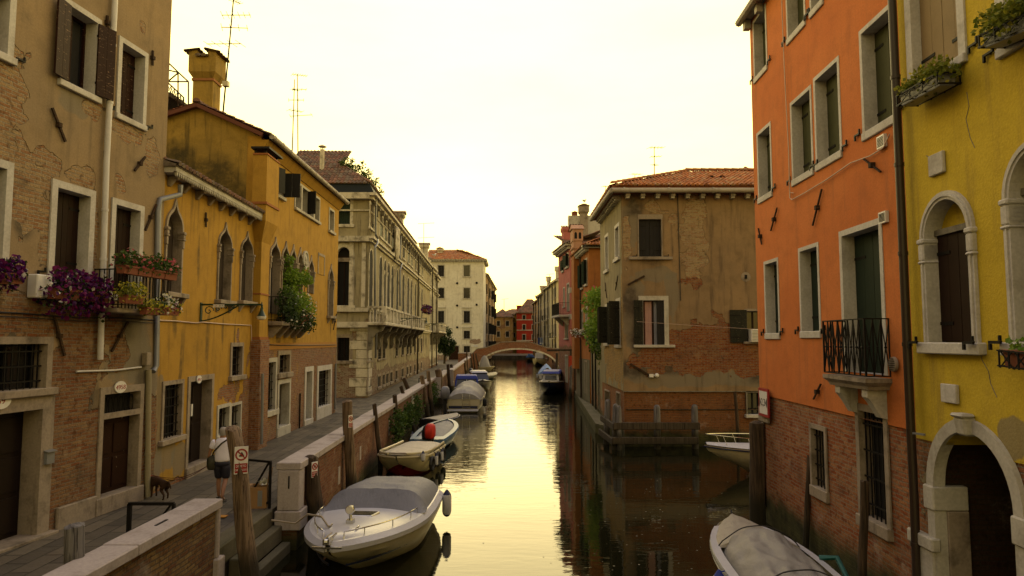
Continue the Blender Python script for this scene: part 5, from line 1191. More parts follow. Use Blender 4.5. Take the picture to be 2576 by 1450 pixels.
# ---------------------------------------------------------------- orange-brown house with corner chimney
Ob, Oa = (5.22, 46.05), (4.95, 52.6)
h = House('house', 'burnt orange house with green shutters and a corner chimney breast', 'house', Oa, Ob); OB = h
M['burnt'] = m_plaster('burnt_orange_render', (.40, .155, .045), (.34, .13, .04), (.12, .06, .03), .5, seed=16.0, streak=.6)
zt = h.uv(1483, 622)[1]
for (L, Rr, T, B, sh) in ((1462.5, 1466, 666, 725, 1), (1473, 1477, 655, 716, 1), (1463, 1467, 784, 840, 0), (1474, 1478, 776, 832, 0)):
    window(h, h.rect(L, Rr, T, B), 'dark', fw=.13, depth=.2, mat='shut_green', frame='stone', sill=.14, sillw=.06, hooks=False, hinges=False, openang=(150, 140) if sh else None, louv=False, planks=2)
window(h, (4.5, 1.0, 5.3, 3.2), 'door', fw=.12, depth=.2, mat='shut_dark', frame='stone_old', sill=0, name='door', hooks=False)
h.wall([(0, -1), (h.L, -1), (h.L, zt), (0, zt)], M['burnt'], depth=7, reveal=.3)
mb = MB(); mb.box(-.05, -.02, -.5, h.L, .0, 3.4); mb.build('base_render', M['plinth'], h.root)
mb = MB(); mb.box(-.3, -.35, zt - .02, h.L + .3, 7, zt + .16); mb.build('eave', M['stone'], h.root)
for k in range(12): mb = MB(); x = .2 + k * (h.L - .4) / 11; mb.box(x - .08, -.3, zt - .2, x + .08, 0, zt - .022); mb.build('eave_corbel', M['stone'], h.root)
mb = MB(); tile_roof(mb, (h.L + .5, -.45, zt + .18), (0, 7, 0), (-5, 0, 1.7), inside=lambda x, t: x > t * .7, pitch=.22, row=.4, seed=61); tile_roof(mb, (-.4, -.45, zt + .18), (h.L + .9, 0, 0), (0, 3.8, 1.7), pitch=.22, row=.4, seed=62, inside=lambda x, t: x < h.L + .9 - t * .7); mb.build('roof', M['tile'], h.root)
mb = MB(); mb.tube([(h.L + .1, 1.2, zt), (h.L + .1, 1.2, 4)], .07, 6); mb.build('drainpipe', M['brown_pipe'], h.root)
mb = MB(); mb.box(h.L, -.5, zt + .0, h.L + .3, 7, zt + .14); mb.build('gutter', M['brown_pipe'], h.root)
for u in (3.0,): mb = MB(); mb.tube([(u, -.1, .6), (u, -.1, zt)], .06, 6); mb.build('drainpipe', M['brown_pipe'], h.root)
mb = MB(); mb.box(.2, -.38, 2.6, 1.65, 0, zt + .2); mb.build('chimney_breast', M['burnt'], h.root)
M['pinkch'] = m_plaster('pink_chimney_render', (.52, .30, .19), (.46, .26, .17), (.2, .12, .08), .4, seed=2.2)
zc1 = h.uv(1457, 548, .3)[1]
mb = MB(); mb.box(.25, -.4, zt + .2, 1.6, .28, zc1 - 1.3); mb.box(.2, -.45, zc1 - 1.3, 1.65, .33, zc1 - .4); mb.hexa([(.1, -.55, zc1 - .4), (1.75, -.55, zc1 - .4), (1.75, .43, zc1 - .4), (.1, .43, zc1 - .4), (.8, -.5, zc1), (1.0, -.5, zc1), (1.0, .4, zc1), (.8, .4, zc1)]); mb.box(.17, -.48, zc1 - 1.9, 1.68, .36, zc1 - 1.8); CH = mb.build('chimney', M['pinkch'], h.root)
for y in (-.22, .10):
    mb = MB(); mb.M = Matrix.Translation((1.66, y, zc1 - 1.15)) @ Matrix.Rotation(PI / 2, 4, 'Z'); mb.tess([archpoly(-.1, 0, .1, .35, .5)], lambda u, v: (u, 0, v)); mb.build('smoke_arch', M['dark'], CH)
mb = MB(); tile_roof(mb, (0.05, -.6, zc1 - .38), (0, 1.08, 0), (.9, 0, .42), seed=66); mb.build('tile_cap', M['tile'], CH)
# ---------------------------------------------------------------- pink house with balcony
Pb, Pa = (5.0, 58.5), (4.42, 64.6)
h = House('house', 'salmon pink house with an iron balcony, farther along the right bank', 'house', Pa, Pb); PK = h
M['pink'] = m_plaster('salmon_render', (.50, .17, .14), (.45, .15, .13), (.18, .10, .08), .4, (), 4.2, .4, BRK, None, 18.0, streak=.5)
zt = h.uv(1434, 619)[1]
window(h, h.rect(1424.5, 1430, 640, 672), 'dark', fw=.12, depth=.2, mat='shut_green', frame='stone', sill=.14, hooks=False, hinges=False, openang=(160, 150), louv=True, planks=1)
window(h, h.rect(1415, 1418, 655, 682), 'dark', fw=.12, depth=.2, mat='shut_green', frame='stone', sill=.14, hooks=False, hinges=False, openang=(160, 150), louv=True, planks=1)
window(h, h.rect(1427, 1432, 716, 784), 'shutters', fw=.14, depth=.2, mat='shut_green', frame='stone', sill=0, hooks=False, hinges=False)
window(h, h.rect(1418, 1421, 726, 772), 'shutters', fw=.12, depth=.2, mat='shut_dark', frame='stone', sill=.1, hooks=False, hinges=False)
window(h, h.rect(1422, 1429, 812, 852), 'shutters', fw=.12, depth=.2, mat='shut_dark', frame='stone', sill=.1, hooks=False, hinges=False)
window(h, (h.L - 2.5, 1.0, h.L - 1.5, 3.3), 'door', fw=.12, depth=.2, mat='shut_dark', frame='stone', sill=0, name='door', hooks=False)
h.wall([(0, -1), (h.L, -1), (h.L, zt), (0, zt)], M['pink'], depth=8, reveal=.3)
mb = MB(); mb.box(-.4, -.5, zt, h.L + .4, 8, zt + .2); mb.box(-.2, -.25, zt - .25, h.L + .2, 0, zt - .002); mb.build('cornice', M['stone'], h.root)
for k in range(14): mb = MB(); x = .2 + k * (h.L - .4) / 13; mb.box(x - .08, -.42, zt - .13, x + .08, -.252, zt - .002); mb.build('eave_corbel', M['stone'], h.root)
mb = MB(); tile_roof(mb, (h.L + .5, -.5, zt + .2), (0, 8, 0), (-6.5, 0, 1.6), pitch=.24, row=.42, seed=71); tile_roof(mb, (-.4, -.55, zt + .2), (h.L + .8, 0, 0), (0, 4, 1.6), pitch=.24, row=.42, seed=72, inside=lambda x, t: x < h.L + .8 - t * .5); mb.build('roof', M['tile_dark'], h.root)
bz0 = h.uv(1425, 790, .6)[1]; u0, u1 = h.L - 4.4, h.L - .3
B = MB(); B.box(u0, -.95, bz0 - .2, u1, 0, bz0); B = B.build('balcony', M['stone'], h.root, bevel=.03)
for x in (u0 + .6, u1 - .6):
    mb = MB(); mb.hexa([(x - .12, -.1, bz0 - .9), (x + .12, -.1, bz0 - .9), (x + .12, 0, bz0 - .9), (x - .12, 0, bz0 - .9), (x - .12, -.8, bz0 - .202), (x + .12, -.8, bz0 - .202), (x + .12, 0, bz0 - .202), (x - .12, 0, bz0 - .202)]); mb.build('bracket', M['stone'], B)
def railing(parent, pts, z, hgt, step=.12, mat='iron', name='railing', t=.018):
    mb = MB()
    for p, q in zip(pts, pts[1:]):
        p, q = Vector((*p, 0)), Vector((*q, 0)); mb.bar(p + Vector((0, 0, z + hgt)), q + Vector((0, 0, z + hgt)), .04, .025); mb.bar(p + Vector((0, 0, z + .08)), q + Vector((0, 0, z + .08)), .03, .02)
        m = max(1, int((q - p).length / step))
        for k in range(m + 1): c = p.lerp(q, k / m); mb.bar((c.x, c.y, z), (c.x, c.y, z + hgt), t, t)
    return mb.build(name, M[mat], parent)
railing(B, [(u0 + .05, 0), (u0 + .05, -.9), (u1 - .05, -.9), (u1 - .05, 0)], bz0, 1.05)
for z in (bz0 - .05, zt - 3.7): mb = MB(); mb.box(h.L - .9, -.03, z - .35, h.L + .03, 0, z + .1); mb.box(h.L + .002, -.03, z - .35, h.L + .03, 1.2, z + .1); mb.build('stone_course', M['stone'], h.root)
mb = MB(); mb.box(h.L - .02, .6, 3, h.L + .02, 2.5, 3.05)
p = hl(h, 1430, 909, 57.5); mb = MB(); mb.tube([(p.x, -.12, p.z - .45), (p.x, -.12, p.z + .45)], .22, 8); mb.build('lifebuoy_case', m_plain('red_plastic', (.5, .05, .02), .4), h.root)
# high back block + chimneys behind the pink house
h2 = House('house', 'tall set-back grey house with tiled roof and stork-like chimneys behind the pink house', 'house', (atY(1427, 600, 66).x, 66), (atY(1530, 600, 66).x, 66))
zt2 = h2.uv(1470, 606)[1]
h2.wall([(0, 4), (h2.L, 4), (h2.L, zt2), (0, zt2)], m_plaster('greenish_render', (.34, .30, .19), (.28, .25, .16), (.08, .07, .05), .6, seed=20.0), depth=8)
mb = MB(); mb.box(-.2, -.4, zt2, h2.L, 8, zt2 + .18); mb.build('eave', M['brown_pipe'], h2.root)
mb = MB(); tile_roof(mb, (-.3, -.5, zt2 + .2), (h2.L, 0, 0), (0, 5, 2.0), pitch=.24, row=.42, seed=73); mb.build('roof', M['tile_dark'], h2.root)
p = hl(h2, 1468, 520, 67); chimney(h2, p.x, p.y, zt2, p.z, .75, 'stone_old'); 
p = hl(h2, 1446, 534, 67); chimney(h2, p.x, p.y + .3, zt2, p.z, .4, 'terracotta', cap='terracotta')
mb = MB(); p = hl(h2, 1432, 541, 67); mb.box(p.x - .1, p.y - .2, zt2, p.x + 3.4, p.y + .5, p.z - .1); mb.build('roof_parapet', M['stone'], h2.root)
p = hl(h2, 1516, 512, 67)
p = hl(PK, 1416.5, 574, 61); chimney(PK, p.x, max(p.y, .3), zt - .2, p.z, 1.0, M['pink'], cap=None, flare=1.2)
p = hl(PK, 1458, 575, 61)
# ---------------------------------------------------------------- cream houses in the distance (right)
def row_house(label, a, b, ze0, mat, cols, rows, roofmat='tile_dark', fw=.14):
    h = House('house', label, 'house', a, b); n_ = cols
    for k in range(n_):
        u = 1.0 + k * (h.L - 1.5) / n_
        for j, (z0, z1) in enumerate(rows):
            simple_win(h, (u, z0, u + 1.2, z1), 'shutters', fw, 'stone', mat='shut_green' if (k + j) % 3 else 'shut_greyw', openang=None)
    h.wall([(0, -1), (h.L, -1), (h.L, ze0), (0, ze0)], mat, depth=9, reveal=.3)
    mb = MB(); mb.box(-.2, -.5, ze0, h.L + .3, 9, ze0 + .25); mb.build('eave', M['stone_pal'], h.root)
    mb = MB(); mb.hexa([(-.2, -.6, ze0 + .25), (h.L + .3, -.6, ze0 + .25), (h.L + .3, 9, ze0 + .25), (-.2, 9, ze0 + .25), (-.2, -.5, ze0 + .3), (h.L + .3, -.5, ze0 + .3), (h.L, 4.5, ze0 + 1.6), (0, 4.5, ze0 + 1.6)]); mb.build('roof', M[roofmat], h.root)
    for u in (h.L * .3, h.L * .72): mb = MB(); mb.tube([(u, -.15, .5), (u, -.15, ze0)], .1, 6); mb.build('drainpipe', M['brown_pipe'], h.root)
    return h
M['cream'] = m_plaster('cream_render', (.58, .50, .30), (.50, .43, .26), (.18, .15, .09), .5, (), 3.0, .6, BRK, None, 22.0, streak=.7)
M['cream2'] = m_plaster('dirty_cream_render', (.50, .45, .30), (.42, .38, .26), (.13, .11, .08), .65, (), 3.4, .6, BRK, None, 23.0, streak=.8)
M['apricot'] = m_plaster('apricot_render', (.55, .36, .16), (.50, .32, .14), (.18, .12, .06), .45, seed=24.0)
rows4 = ((2.0, 4.0), (5.4, 7.6), (9.0, 11.2), (12.4, 14.2))
c1 = row_house('cream house with a tall square chimney right of the bridge', (7.5, 131), (8.15, 121), 15.2, M['cream'], 3, rows4)
c2 = row_house('dirty cream house with capped chimney, second beyond the bridge', (6.6, 145), (7.5, 131), 15.0, M['cream2'], 4, rows4)
c3 = row_house('shabby cream house with balconies and washing lines, third beyond the bridge', (5.9, 158), (6.6, 145), 14.4, M['cream'], 4, rows4)
c4 = row_house('apricot house at the far end of the right bank', (5.3, 174), (5.9, 158), 13.6, M['apricot'], 4, ((2, 4), (5.2, 7.2), (8.6, 10.6), (11.4, 12.9)))
for (hh_, px_, yt, yb, Y, w_) in ((c1, 1392.5, 671, 708, 125, .95), (c2, 1372, 698, 731, 139, .9), (c3, 1361, 722, 745, 150, 1.2), (c4, 1348.5, 746, 760, 162, 1.2)):
    p, q = hl(hh_, px_, yt, Y), hl(hh_, px_, yb, Y); chimney(hh_, p.x, max(p.y, .5), q.z - 1.5, p.z, w_ * .72, 'stone_pal', cap=None if hh_ is c1 else 'tile_dark', flare=1.45)
for hh_, u, z in ((c2, 5, 8.6), (c3, 3, 8.6), (c3, 9, 5), (c1, 4, 5)):
    B = MB(); B.box(u, -.9, z - .15, u + 2.6, 0, z); B = B.build('balcony', M['stone_pal'], hh_.root); railing(B, [(u, 0), (u, -.85), (u + 2.6, -.85), (u + 2.6, 0)], z, 1.0, .2)
# ---------------------------------------------------------------- orange house
Ra, Rb, Rc = (6.62, 18.4), (6.43, 11.0), (6.13, -5.0)
h = House('house', 'bright orange house with grey-green shutters and a small iron balcony', 'house', Ra, Rb); OR = h
wr = lambda *a: h.rect(*a)
M['orange'] = m_plaster('orange_render', (.62, .20, .055), (.56, .165, .042), (.30, .12, .05), .4, (), 3.28, .0, BRK, None, 30.0, streak=.5, mottle=.5)
M['orange_brick'] = m_brick('orange_house_brick', ((.30, .07, .022), (.44, .20, .085), (.29, .21, .135)), (.06, .035, .022), .6, algae=.75)
zb = 3.29
for (L, Rr, T, B, mt) in ((1897.8, 1927, 37, 183, 'shut_olive'), (1981, 2022, -62, 77, 'shut_olive'), (2039.5, 2066, -118, 16, 'shut_olive'), (1908.5, 1939, 327, 492, 'shut_olive'), (1994, 2041, 243, 441, 'shut_olive'), (2053.5, 2111, 176, 399, 'shut_olive'), (2171, 2243, 50, 316, 'shut_olive'), (1927, 1957.5, 661, 839, 'shut_green'), (2015.5, 2059, 626, 834, 'shut_green')):
    window(h, wr(L, Rr, T, B), 'shutters', fw=.085, depth=.30, proud=.012, mat=mt, frame='paint_white', sill=.15, sillw=-.0, sillp=.03, planks=1)
window(h, wr(2124, 2219, 578, 939), 'shutters', fw=.11, depth=.30, proud=.015, mat='shut_green', frame='paint_white', sill=0, planks=2, hooks=False, label='tall green-shuttered balcony door')
hs = h.holes; h.holes = []
window(h, wr(2043.5, 2076, 1082, 1228), 'dark', fw=.10, depth=.22, proud=.02, frame='stone_old', sill=.22, sillw=0, sillp=.03, bars=(4, 4), glassdiv=False)
window(h, wr(2166, 2228, 1040, 1309), 'dark', fw=.13, depth=.22, proud=.02, frame='stone_old', sill=.2, sillw=0, sillp=.06, bars=(6, 4), glassdiv=False)
lo = h.holes; tall = lo[1]; zcut = zb
h.holes = [lo[0], rectpoly(tall[0][0], tall[0][1], tall[1][0], zb - .002)]
ztop = 13.55
h.wall([(0, -1.5), (h.L, -1.5), (h.L, zb), (0, zb)], M['orange_brick'], depth=4, y=.025, name='lower_wall')
h.holes = hs + [rectpoly(tall[0][0], zb + .004, tall[1][0], tall[2][1])]
h.wall([(0, zb + .002), (h.L, zb + .002), (h.L, 16), (0, 16)] if False else [(0, zb + .002), (h.L, zb + .002), (h.L, ztop), (0, ztop)], M['orange'], depth=4)
mb = MB(); mb.box(-.06, -.26, ztop + .01, h.L, 3, ztop + .2); mb.tube([(-.12, -.27, ztop + .04), (h.L, -.27, ztop + .04)], .1, 8)
mb.build('eave', M['gutter'], h.root); mb = MB(); mb.box(.02, -.2, ztop - .25, .2, -.03, ztop); mb.build('eave_corbel', M['stone'], h.root)
for k in range(1, 8): mb = MB(); mb.box(k, -.2, ztop - .25, k + .18, -.03, ztop); mb.build('eave_corbel', M['stone'], h.root)
# balcony
u0, u1 = h.uv(2069.5, 945, .45)[0], h.uv(2177, 955, .45)[0]; bz0 = h.uv(2120, 941, .25)[1] - .02
B = MB(); B.rings([[(u0 + .10, -.36, bz0 - .20), (u1 - .10, -.36, bz0 - .20), (u1 - .10, 0, bz0 - .20), (u0 + .10, 0, bz0 - .20)], [(u0 + .08, -.38, bz0 - .14), (u1 - .08, -.38, bz0 - .14), (u1 - .08, 0, bz0 - .14), (u0 + .08, 0, bz0 - .14)], [(u0, -.45, bz0 - .07), (u1, -.45, bz0 - .07), (u1, 0, bz0 - .07), (u0, 0, bz0 - .07)], [(u0, -.45, bz0), (u1, -.45, bz0), (u1, 0, bz0), (u0, 0, bz0)]]); B = B.build('balcony', M['stone_old'], h.root)
for x in (u0 + .35, u1 - .3):
    b = MB(); b.M = Matrix.Translation((x, 0, bz0 - .202)) @ Matrix.Rotation(PI / 2, 4, 'Z'); b.prism([(0, -.5), (-.10, -.48), (-.18, -.34), (-.27, -.20), (-.33, -.13), (-.33, 0), (0, 0)], -.1, .1); b.build('bracket', M['stone'], B, recalc=True)
mb = MB(); zr = bz0 + 1.02
rl = [(u0 + .04, 0), (u0 + .03, -.42), (u1 - .03, -.42), (u1 - .04, 0)]
for p, q in zip(rl, rl[1:]):
    p3, q3 = Vector((*p, zr)), Vector((*q, zr)); mb.bar(p3, q3, .035, .02); l0 = Vector((0, 0, -.98)); mb.bar(p3 + l0, q3 + l0, .025, .02)
    m = max(3, int((q3 - p3).length / .2))
    for k in range(m):
        a, c = p3.lerp(q3, k / m), p3.lerp(q3, (k + 1) / m); mb.bar(a, c + l0, .014, .014); mb.bar(c, a + l0, .014, .014); mb.ball(a.lerp(c, .5) + l0 * .5, .025, 6, 4)
        mb.bar(a, a + l0, .022, .022)
    mb.bar(q3, q3 + l0, .03, .03)
mb.build('railing', M['iron'], B)
# vents, cables, anchors, sign
for (L, Rr, T, Bt) in ((2213.5, 2232, 341, 373), (2218, 2236, 533, 562)):
    r = wr(L, Rr, T, Bt); V = MB(); V.box(r[0], -.06, r[1], r[2], -.001, r[3]); V = V.build('vent', M['plate'], h.root); 
    mb = MB()
    for k in range(7): z = r[1] + .03 + k * (r[3] - r[1] - .05) / 7; mb.box(r[0] + .02, -.064, z, r[2] - .02, -.0605, z + .012)
    mb.build('slots', M['dark'], V)
p = h.pt(2250, 917, .03); mb = MB(); mb.lathe([(.13, 0), (.12, -.04), (.08, -.045)], (0, 0, 0), 16, 'y'); o = mb.build('round_vent', M['stone_old'], h.root, loc=p)
for k in range(6): mb = MB(); z = -.09 + k * .036; x = math.sqrt(.11 ** 2 - z * z) * .9; mb.box(-x, -.05, z - .006, x, -.0455, z + .006); mb.build('slot', M['dark'], o)
mb = MB(); mb.tube([h.pt(x, y, .05) for x, y in ((2238, 338), (2222, 372), (2190, 392), (2140, 410), (2080, 452), (2020, 488), (1992, 503), (1987, 498), (1984, 380), (1977, 250), (1970, 100), (1966, -20))], .012, 5); mb.tube([h.pt(1987, 498, .05), h.pt(1988, 485, .05), h.pt(1996, 486, .05)], .01, 5); mb.build('wall_cable', M['cable_pale'], h.root)
rods(h, [(1959, 523, 1943, 581), (2072, 476, 2049, 568), (1911.5, 575, 1920, 615), (2069.5, 967, 2051, 1005), (2178, 400, 2221, 433)], w=.025)
sg = h.pt(1922, 1013, .1); S_ = MB(); S_.box(-.36, -.02, -.36, .36, .02, .36); S_ = S_.build('width_sign', M['letter_red'], h.root, loc=sg)
mb = MB(); mb.box(-.29, -.024, -.29, .29, -.0205, .29); mb.build('sign_face', M['plate'], S_)
for s_ in (-1, 1): mb = MB(); mb.tess([[(s_ * .28, -.14), (s_ * .28, .14), (s_ * .16, 0)] if s_ < 0 else [(.28, .14), (.28, -.14), (.16, 0)][::-1]], lambda u, v: (u, -.026, v)); mb.build('sign_arrow', M['letter_black'], S_)
text('2,3', .26, M['letter_black'], S_, (0, -.026, 0), name='sign_number')
# corner quoins
for (z0, z1, w_) in ((2.6, 3.0, .75), (2.0, 2.59, .30), (1.2, 1.99, .26), (.4, 1.19, .24)):
    mb = MB(); mb.box(-.03, -.05, z0, w_, -.001, z1); mb.build('quoin', M['stone_old'], h.root, bevel=.02)
# ---------------------------------------------------------------- lemon-yellow house at the right edge
h = House('house', 'yellow-green house with arched windows and a big water portal at the right edge', 'house', Rb, Rc); YR = h
wr = lambda *a: h.rect(*a)
q1, q2 = h.uv(2545, 1105), h.uv(2350, 1350)
M['yellow'] = m_plaster('lime_yellow_render', (.62, .45, .04), (.55, .39, .035), (.24, .17, .05), .4, (), None, .4, BRK, None, 33.0, grey=[(*h.uv(2548, 1105), .28, .30)], streak=.55, mottle=.4)
M['yellow_brick'] = m_plaster('yellow_house_base', (.30, .25, .15), (.25, .20, .12), (.08, .06, .04), .6, (), None, .4, BRK, .47, 34.0, algae=.7)
zb = h.uv(2330, 1108)[1]
window(h, wr(2292.6, 2409, -180, 186), 'shutters', fw=.16, depth=.16, proud=.03, mat='shut_tan', frame='paint_white', sill=.13, sillw=0, sillp=.04, planks=2)
window(h, wr(2519, 2700, -420, 70), 'shutters', fw=.16, depth=.16, proud=.03, mat='shut_tan', frame='paint_white', sill=.13, sillw=0, sillp=.04, planks=2)
def arched(L, Rr, ap, sp, B):
    u0, z0, u1, z1 = wr(L, Rr, ap, B); zs = h.uv((L + Rr) / 2, sp)[1]
    poly = archpoly(u0, z0, u1, zs, z1, 'round', 16); h.holes.append(poly)
    mb = MB(); surround(mb, poly, .125, .05, .22); surround(mb, offset_poly(poly, .045), .035, .07, .0); W = mb.build('window', M['paint_white'], h.root)
    b = MB(); b.box(u0 - .22, -.12, z0 - .17, u1 + .22, .2, z0); b.build('sill', M['paint_white'], W, bevel=.015)
    for x, s_ in ((u0, -1), (u1, 1)):
        xa, xb = sorted((x - s_ * .02, x + s_ * .155)); mb = MB(); mb.box(xa, -.09, zs - .06, xb, .2, zs + .02); mb.box(xa + .015, -.075, zs - .32, xb - .02, .19, zs - .061); mb.box(xa + .005, -.085, zs - .37, xb - .005, .195, zs - .321); mb.build('capital', M['paint_white'], W, bevel=.02)
    c = (u0 + u1) / 2; zd = zs + .05
    for a, b_, s_ in ((u0 + .004, c - .003, 'L'), (c + .003, u1 - .004, 'R')):
        mb = MB(); leaf_panel(mb, a, b_, z0 + .01, zd, .15, .04, 2, s_); mb.build('shutter', [M['shut_brown'], M['iron']], W)
    mb = MB(); lun = archpoly(u0, zd + .08, u1, zs + .1, z1, 'round', 16); mb.tess([poly], lambda u, v: (u, .215, v)); mb.build('lunette', M['yellow'], W)
    mb = MB(); mb.box(u0, .1, zd + .001, u1, .2, zd + .09); mb.build('transom', M['stone_dark'], W)
    for x in (u0 - .22 + .02, u1 + .22 - .1):
        g = MB(); g.box(x - .12, -.19, z0 - .02, x + .10, -.16, z0 + .02); g.box(x - .12, -.19, z0 - .10, x - .08, -.16, z0 - .021); g.box(x + .07, -.19, z0 + .021, x + .10, -.16, z0 + .09); g.box(x - .02, -.161, z0 - .02, x + .02, -.1, z0 + .02); g.build('shutter_hook', M['iron'], W)
arched(2336, 2445, 499, 590, 862)
arched(2553, 2700, 365, 480, 862)
hs = h.holes; h.holes = []
u0, z0, u1, z1 = wr(2363.5, 2564, 1092, 1600); zs = h.uv(2463, 1262)[1]; z0 = -1.45
por = archpoly(u0, z0, u1, zs, z1, 'round', 20)
split = [p for p in por]
# portal hole cut in both wall sheets: clip the arch at zb
def clipz(poly, zc, keep_low):
    out = []
    for a, b_ in zip(poly, poly[1:] + poly[:1]):
        ia, ib = (a[1] <= zc) == keep_low, (b_[1] <= zc) == keep_low
        if ia: out.append(a)
        if ia != ib: t = (zc - a[1]) / (b_[1] - a[1]); out.append((a[0] + t * (b_[0] - a[0]), zc))
    return out
lowp, upp = clipz(por, zb - .003, True), clipz(por, zb + .003, False)
h.holes = [lowp]
# the portal reaches the wall foot and the seam, so the sheets are cut into side strips
wl = MB()
def strip(poly, holes, y, mat, name): 
    mb = MB(); mb.tess([poly], lambda u, v: (u, y, v)); return mb.build(name, mat, h.root)
h.holes = []
arcL = [p for p in lowp if p[0] <= (u0 + u1) / 2]; arcR = [p for p in lowp if p[0] > (u0 + u1) / 2]
left = [(0, -1.5), (u0, -1.5)] + sorted([p for p in arcL if p[1] > -1.4], key=lambda p: p[1]) + [(0, zb - .003)]
right = [(u1, -1.5), (h.L, -1.5), (h.L, zb - .003)] + sorted([p for p in arcR if p[1] > -1.4], key=lambda p: -p[1])
mb = MB(); mb.tess([left], lambda u, v: (u, .025, v)); mb.tess([right], lambda u, v: (u, .025, v)); mb.build('lower_wall', M['yellow_brick'], h.root)
h.holes = hs
up_arc = sorted([p for p in upp], key=lambda p: p[0])
outline = [(0, zb)] + up_arc + [(h.L, zb), (h.L, 14), (0, 14)]
h.wall(outline, M['yellow'], depth=3.5)
P_ = MB(); surround(P_, por, .18, .06, .12); W = P_.build('portal', M['stone'], h.root, label if False else None) if False else P_.build('portal', M['stone'], h.root)
for x, s_ in ((u0, -1), (u1, 1)):
    xa, xb = sorted((x - s_ * .03, x + s_ * .24)); zc_ = zs - .0; mb = MB(); mb.box(xa, -.09, zc_ - .36, xb, .45, zc_); mb.build('impost', M['stone'], W, bevel=.02)
for x0_, x1_ in ((u0 - .09, u0 + .035), (u1 - .035, u1 + .09)): mb = MB(); mb.box(x0_, .121, -1.4, x1_, .44, zs - .365); mb.build('jamb', M['stone_old'], W, bevel=.01)
kx = (u0 + u1) / 2; mb = MB(); mb.hexa([(kx - .10, -.14, z1 - .05), (kx + .10, -.14, z1 - .05), (kx + .10, .3, z1 - .05), (kx - .10, .3, z1 - .05), (kx - .13, -.18, z1 + .20), (kx + .13, -.18, z1 + .20), (kx + .13, 0, z1 + .20), (kx - .13, 0, z1 + .20)]); mb.box(kx - .14, -.21, z1 + .201, kx + .14, 0, z1 + .26); mb.build('keystone', M['stone'], W, bevel=.03)
mb = MB(); mb.box(u0 - .1, .125, -1.4, u1 + .1, 3.4, z1 + .1); mb.f = [f for f in mb.f[:2] + mb.f[3:]]; mb.mi = [0] * len(mb.f); mb.build('portal_vault', m_brick('vault_shade_brick', ((.05, .022, .012), (.06, .035, .02), (.04, .03, .02)), (.01, .01, .008), .8), W)  # near-black brick colour stands in for the shade inside the portal
for (L, Rr, T, Bt) in ((2343, 2380, 386, 440), (2375, 2414, 967, 1014)):
    r = wr(L, Rr, T, Bt); mb = MB(); mb.box(r[0], -.055, r[1], r[2], -.001, r[3]); mb.build('stone_plaque', M['paint_white'], h.root, bevel=.01)
mb = MB(); u = h.uv(2332, 1330)[0]; zt_ = h.uv(2340, 1344)[1]; mb.box(u - .28, -.1, -1.4, u + .3, -.001, zt_ - .2); mb.box(u - .33, -.14, zt_ - .2, u + .36, -.001, zt_); mb.build('pilaster', M['stone'], h.root, bevel=.02)
pipe(h, [h.pt(2243, -20, .14), h.pt(2292, 1100, .14), h.pt(2300, 1260, .14), h.pt(2307, 1480, .14)], .065, 'brown_pipe', n=10)
mb = MB(); a = h.pt(2282, 1088, .16); mb.bar(a, h.pt(2326, 1094, .1), .03, .03); mb.build('pipe_bracket', M['zinc'], h.root)
# dark backs so the sky cannot shine through behind the two near houses
mb = MB(); mb.quad((0, 3.48, -1), (h.L, 3.48, -1), (h.L, 3.48, 13.9), (0, 3.48, 13.9)); mb.build('back_wall', M['brick'], h.root)

for cr in (((2432, 232), (2438, 268), (2430, 300), (2441, 348), (2452, 372)), ((2462, 868), (2470, 905), (2487, 935), (2492, 965), (2508, 1000)), ((2330, 392), (2352, 402), (2362, 430))):
    mb = MB(); mb.tube([h.pt(x, y, .002) for x, y in cr], .006, 4); mb.build('wall_crack', M['stone_dark'], h.root)
# ---------------------------------------------------------------- boats
M['gel_white'] = m_paint('white_gelcoat', (.50, .50, .54), rough=.3, var=.15)
M['gel_cream'] = m_paint('cream_gelcoat', (.52, .46, .30), rough=.35, var=.2)
M['gel_low'] = m_paint('cream_topside', (.50, .45, .32), rough=.3, var=.25)
M['navy'] = m_paint('navy_hull', (.012, .018, .06), rough=.3, var=.2)
M['blue_hull'] = m_paint('light_blue_hull', (.09, .17, .30), rough=.35, var=.3)
M['dark_hull'] = m_paint('dark_hull', (.025, .024, .025), rough=.4)
M['red_bottom'] = m_paint('red_bottom_paint', (.17, .014, .012), rough=.6)
M['tan_hull'] = m_paint('tan_hull', (.26, .22, .14), rough=.5)
def m_cloth(name, c, st=.4):
    n = N(name); v = n.obj; a = n.noise(n.map(v, (1, 2.5, 1)), 2.2, 6, .6, .6)
    k = n.mix(n.ma('MULTIPLY', n.ss(n.noise(v, 1.8, 7, .7), .48, .75), st), c, mul(c, .45)); k = n.mix(.2, k, n.ramp(n.noise(v, 90, 2), [(.3, (.5, .5, .5)), (.7, (1, 1, 1))]), 'MULTIPLY')
    return n.out(k, .62, n.bump(a, .05, .55), spec=.3)
M['cov_grey'] = m_cloth('grey_boat_cover', (.175, .178, .20))
M['cov_grey2'] = m_cloth('grey_beige_boat_cover', (.26, .245, .225))
M['cov_cream'] = m_cloth('cream_boat_cover', (.50, .45, .35))
M['cov_dirty'] = m_cloth('dirty_pale_cover', (.32, .285, .23), .6)
M['cov_blue'] = m_cloth('blue_tarp', (.07, .17, .42))
M['cov_royal'] = m_cloth('royal_blue_canvas', (.03, .05, .30))
M['cov_red'] = m_cloth('red_engine_cover', (.50, .03, .018))
M['chrome'] = m_plain('chrome', (.55, .54, .52), .22, .9)
M['rubber'] = m_plain('black_rubber', (.012, .012, .012), .7)
M['rope'] = m_plain('old_rope', (.28, .23, .16), .9)
